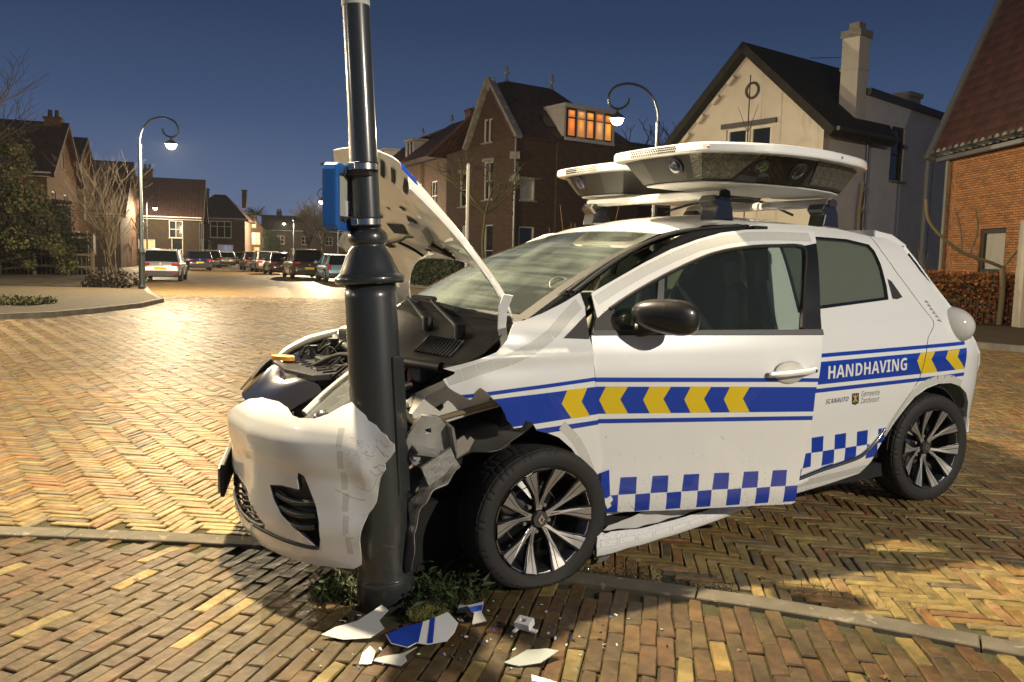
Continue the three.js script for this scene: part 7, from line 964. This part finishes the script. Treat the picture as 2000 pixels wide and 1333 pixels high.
{ const r0 = rng(150), spots = []; for (let i = 0; i < 420; i++) spots.push([-2.2 + 4.6 * r0(), -3.75 + 1.9 * r0()]); tufts('joint_moss', 'small moss and grass specks growing in the joints of the sidewalk bricks', 5200, 151, (r) => { const s = spots[Math.floor(r() * spots.length)], i = Math.round(s[0] / 0.066), x = i * 0.066, ang = lerp(0.36, 0.13, clamp((x + 2.2) / 3.2, 0, 1)), t = (s[1] + 2.6) / -Math.cos(ang) + (r() - 0.5) * 0.09; return V3((x + 0.033) / Math.cos(ang) + Math.sin(ang) * t + (r() - 0.5) * 0.008, -0.004, -2.6 - Math.cos(ang) * t); }, 0.02, [[0.16, 0.16, 0.035], [0.1, 0.11, 0.03], [0.2, 0.17, 0.06]], blade, 1.0); }
{ const r0 = rng(160), spots = []; for (let i = 0; i < 300; i++) { const z = -4.2 - 3.2 * r0() ** 1.6; spots.push([-3.6 + 3.4 * r0(), z]); } tufts('road_moss', 'moss specks in the joints of the herringbone road', 2600, 161, (r) => { const s = spots[Math.floor(r() * spots.length)]; return V3(s[0] + (r() - 0.5) * 0.12, -0.006, s[1] + (r() - 0.5) * 0.03); }, 0.014, [[0.2, 0.19, 0.05], [0.12, 0.13, 0.03]], blade, 1.1); }
tufts('straw_litter', 'dry straw and needles gathered along the kerb on the right', 140, 171, (r) => { const x = 1.2 + 1.0 * r() * r(); return V3(x + 0.1 * (r() - 0.5), 0.004, kerbZ(x) - 0.14 - 0.16 * r() * r()); }, 0.045, [[0.1, 0.06, 0.03], [0.07, 0.045, 0.022], [0.15, 0.1, 0.05]], blade, 1.5);
tufts('soil_crumbs', 'dark soil and broken crumbs under the front wheel', 3200, 172, (r) => { const x = -0.6 + 1.6 * r(); return V3(x, 0.0, kerbZ(x) - 0.02 - 0.3 * r() * r()); }, 0.008, [[0.04, 0.032, 0.02], [0.06, 0.048, 0.03], [0.025, 0.02, 0.012]], new THREE.IcosahedronGeometry(0.4, 0), 3);
{ const bit = new THREE.BoxGeometry(1, 0.16, 0.6); bit.applyMatrix4(new THREE.Matrix4().makeShear ? new THREE.Matrix4().makeShear(0.3, 0, 0, 0, 0.2, 0) : new THREE.Matrix4());
  tufts('plastic_crumbs', 'tiny white grey and clear plastic crumbs strewn below the wreck', 150, 181, (r) => { const a = r() * 6.28, k = 0.75 * r() ** 0.8; return V3(-0.15 + Math.cos(a) * k * 1.1, 0.004, -3.0 + Math.sin(a) * k * 0.45); }, 0.011, [[0.6, 0.6, 0.58], [0.3, 0.3, 0.3], [0.05, 0.05, 0.05], [0.02, 0.06, 0.35]], bit, 0.4); }
tufts('dead_leaves', 'few brown dead leaves scattered on the bricks', 16, 173, (r) => V3(-2 + 4 * r(), 0.006, -2.3 - 1.6 * r()), 0.03, [[0.1, 0.05, 0.02], [0.14, 0.09, 0.035]], leafGeo, 0.3);
for (const im of scene.children.filter((o) => ['weeds', 'joint_moss', 'road_moss', 'straw_litter', 'soil_crumbs', 'dead_leaves', 'plastic_crumbs', 'leafy_weeds', 'moss_clump'].includes(o.name))) im.userData.category = im.name.replace('_', ' ');
scene.fog = new THREE.FogExp2(0xc4cbd6, 0.0002);   // thin night haze: a soft glow round the lamps
renderer.render(scene, camera);
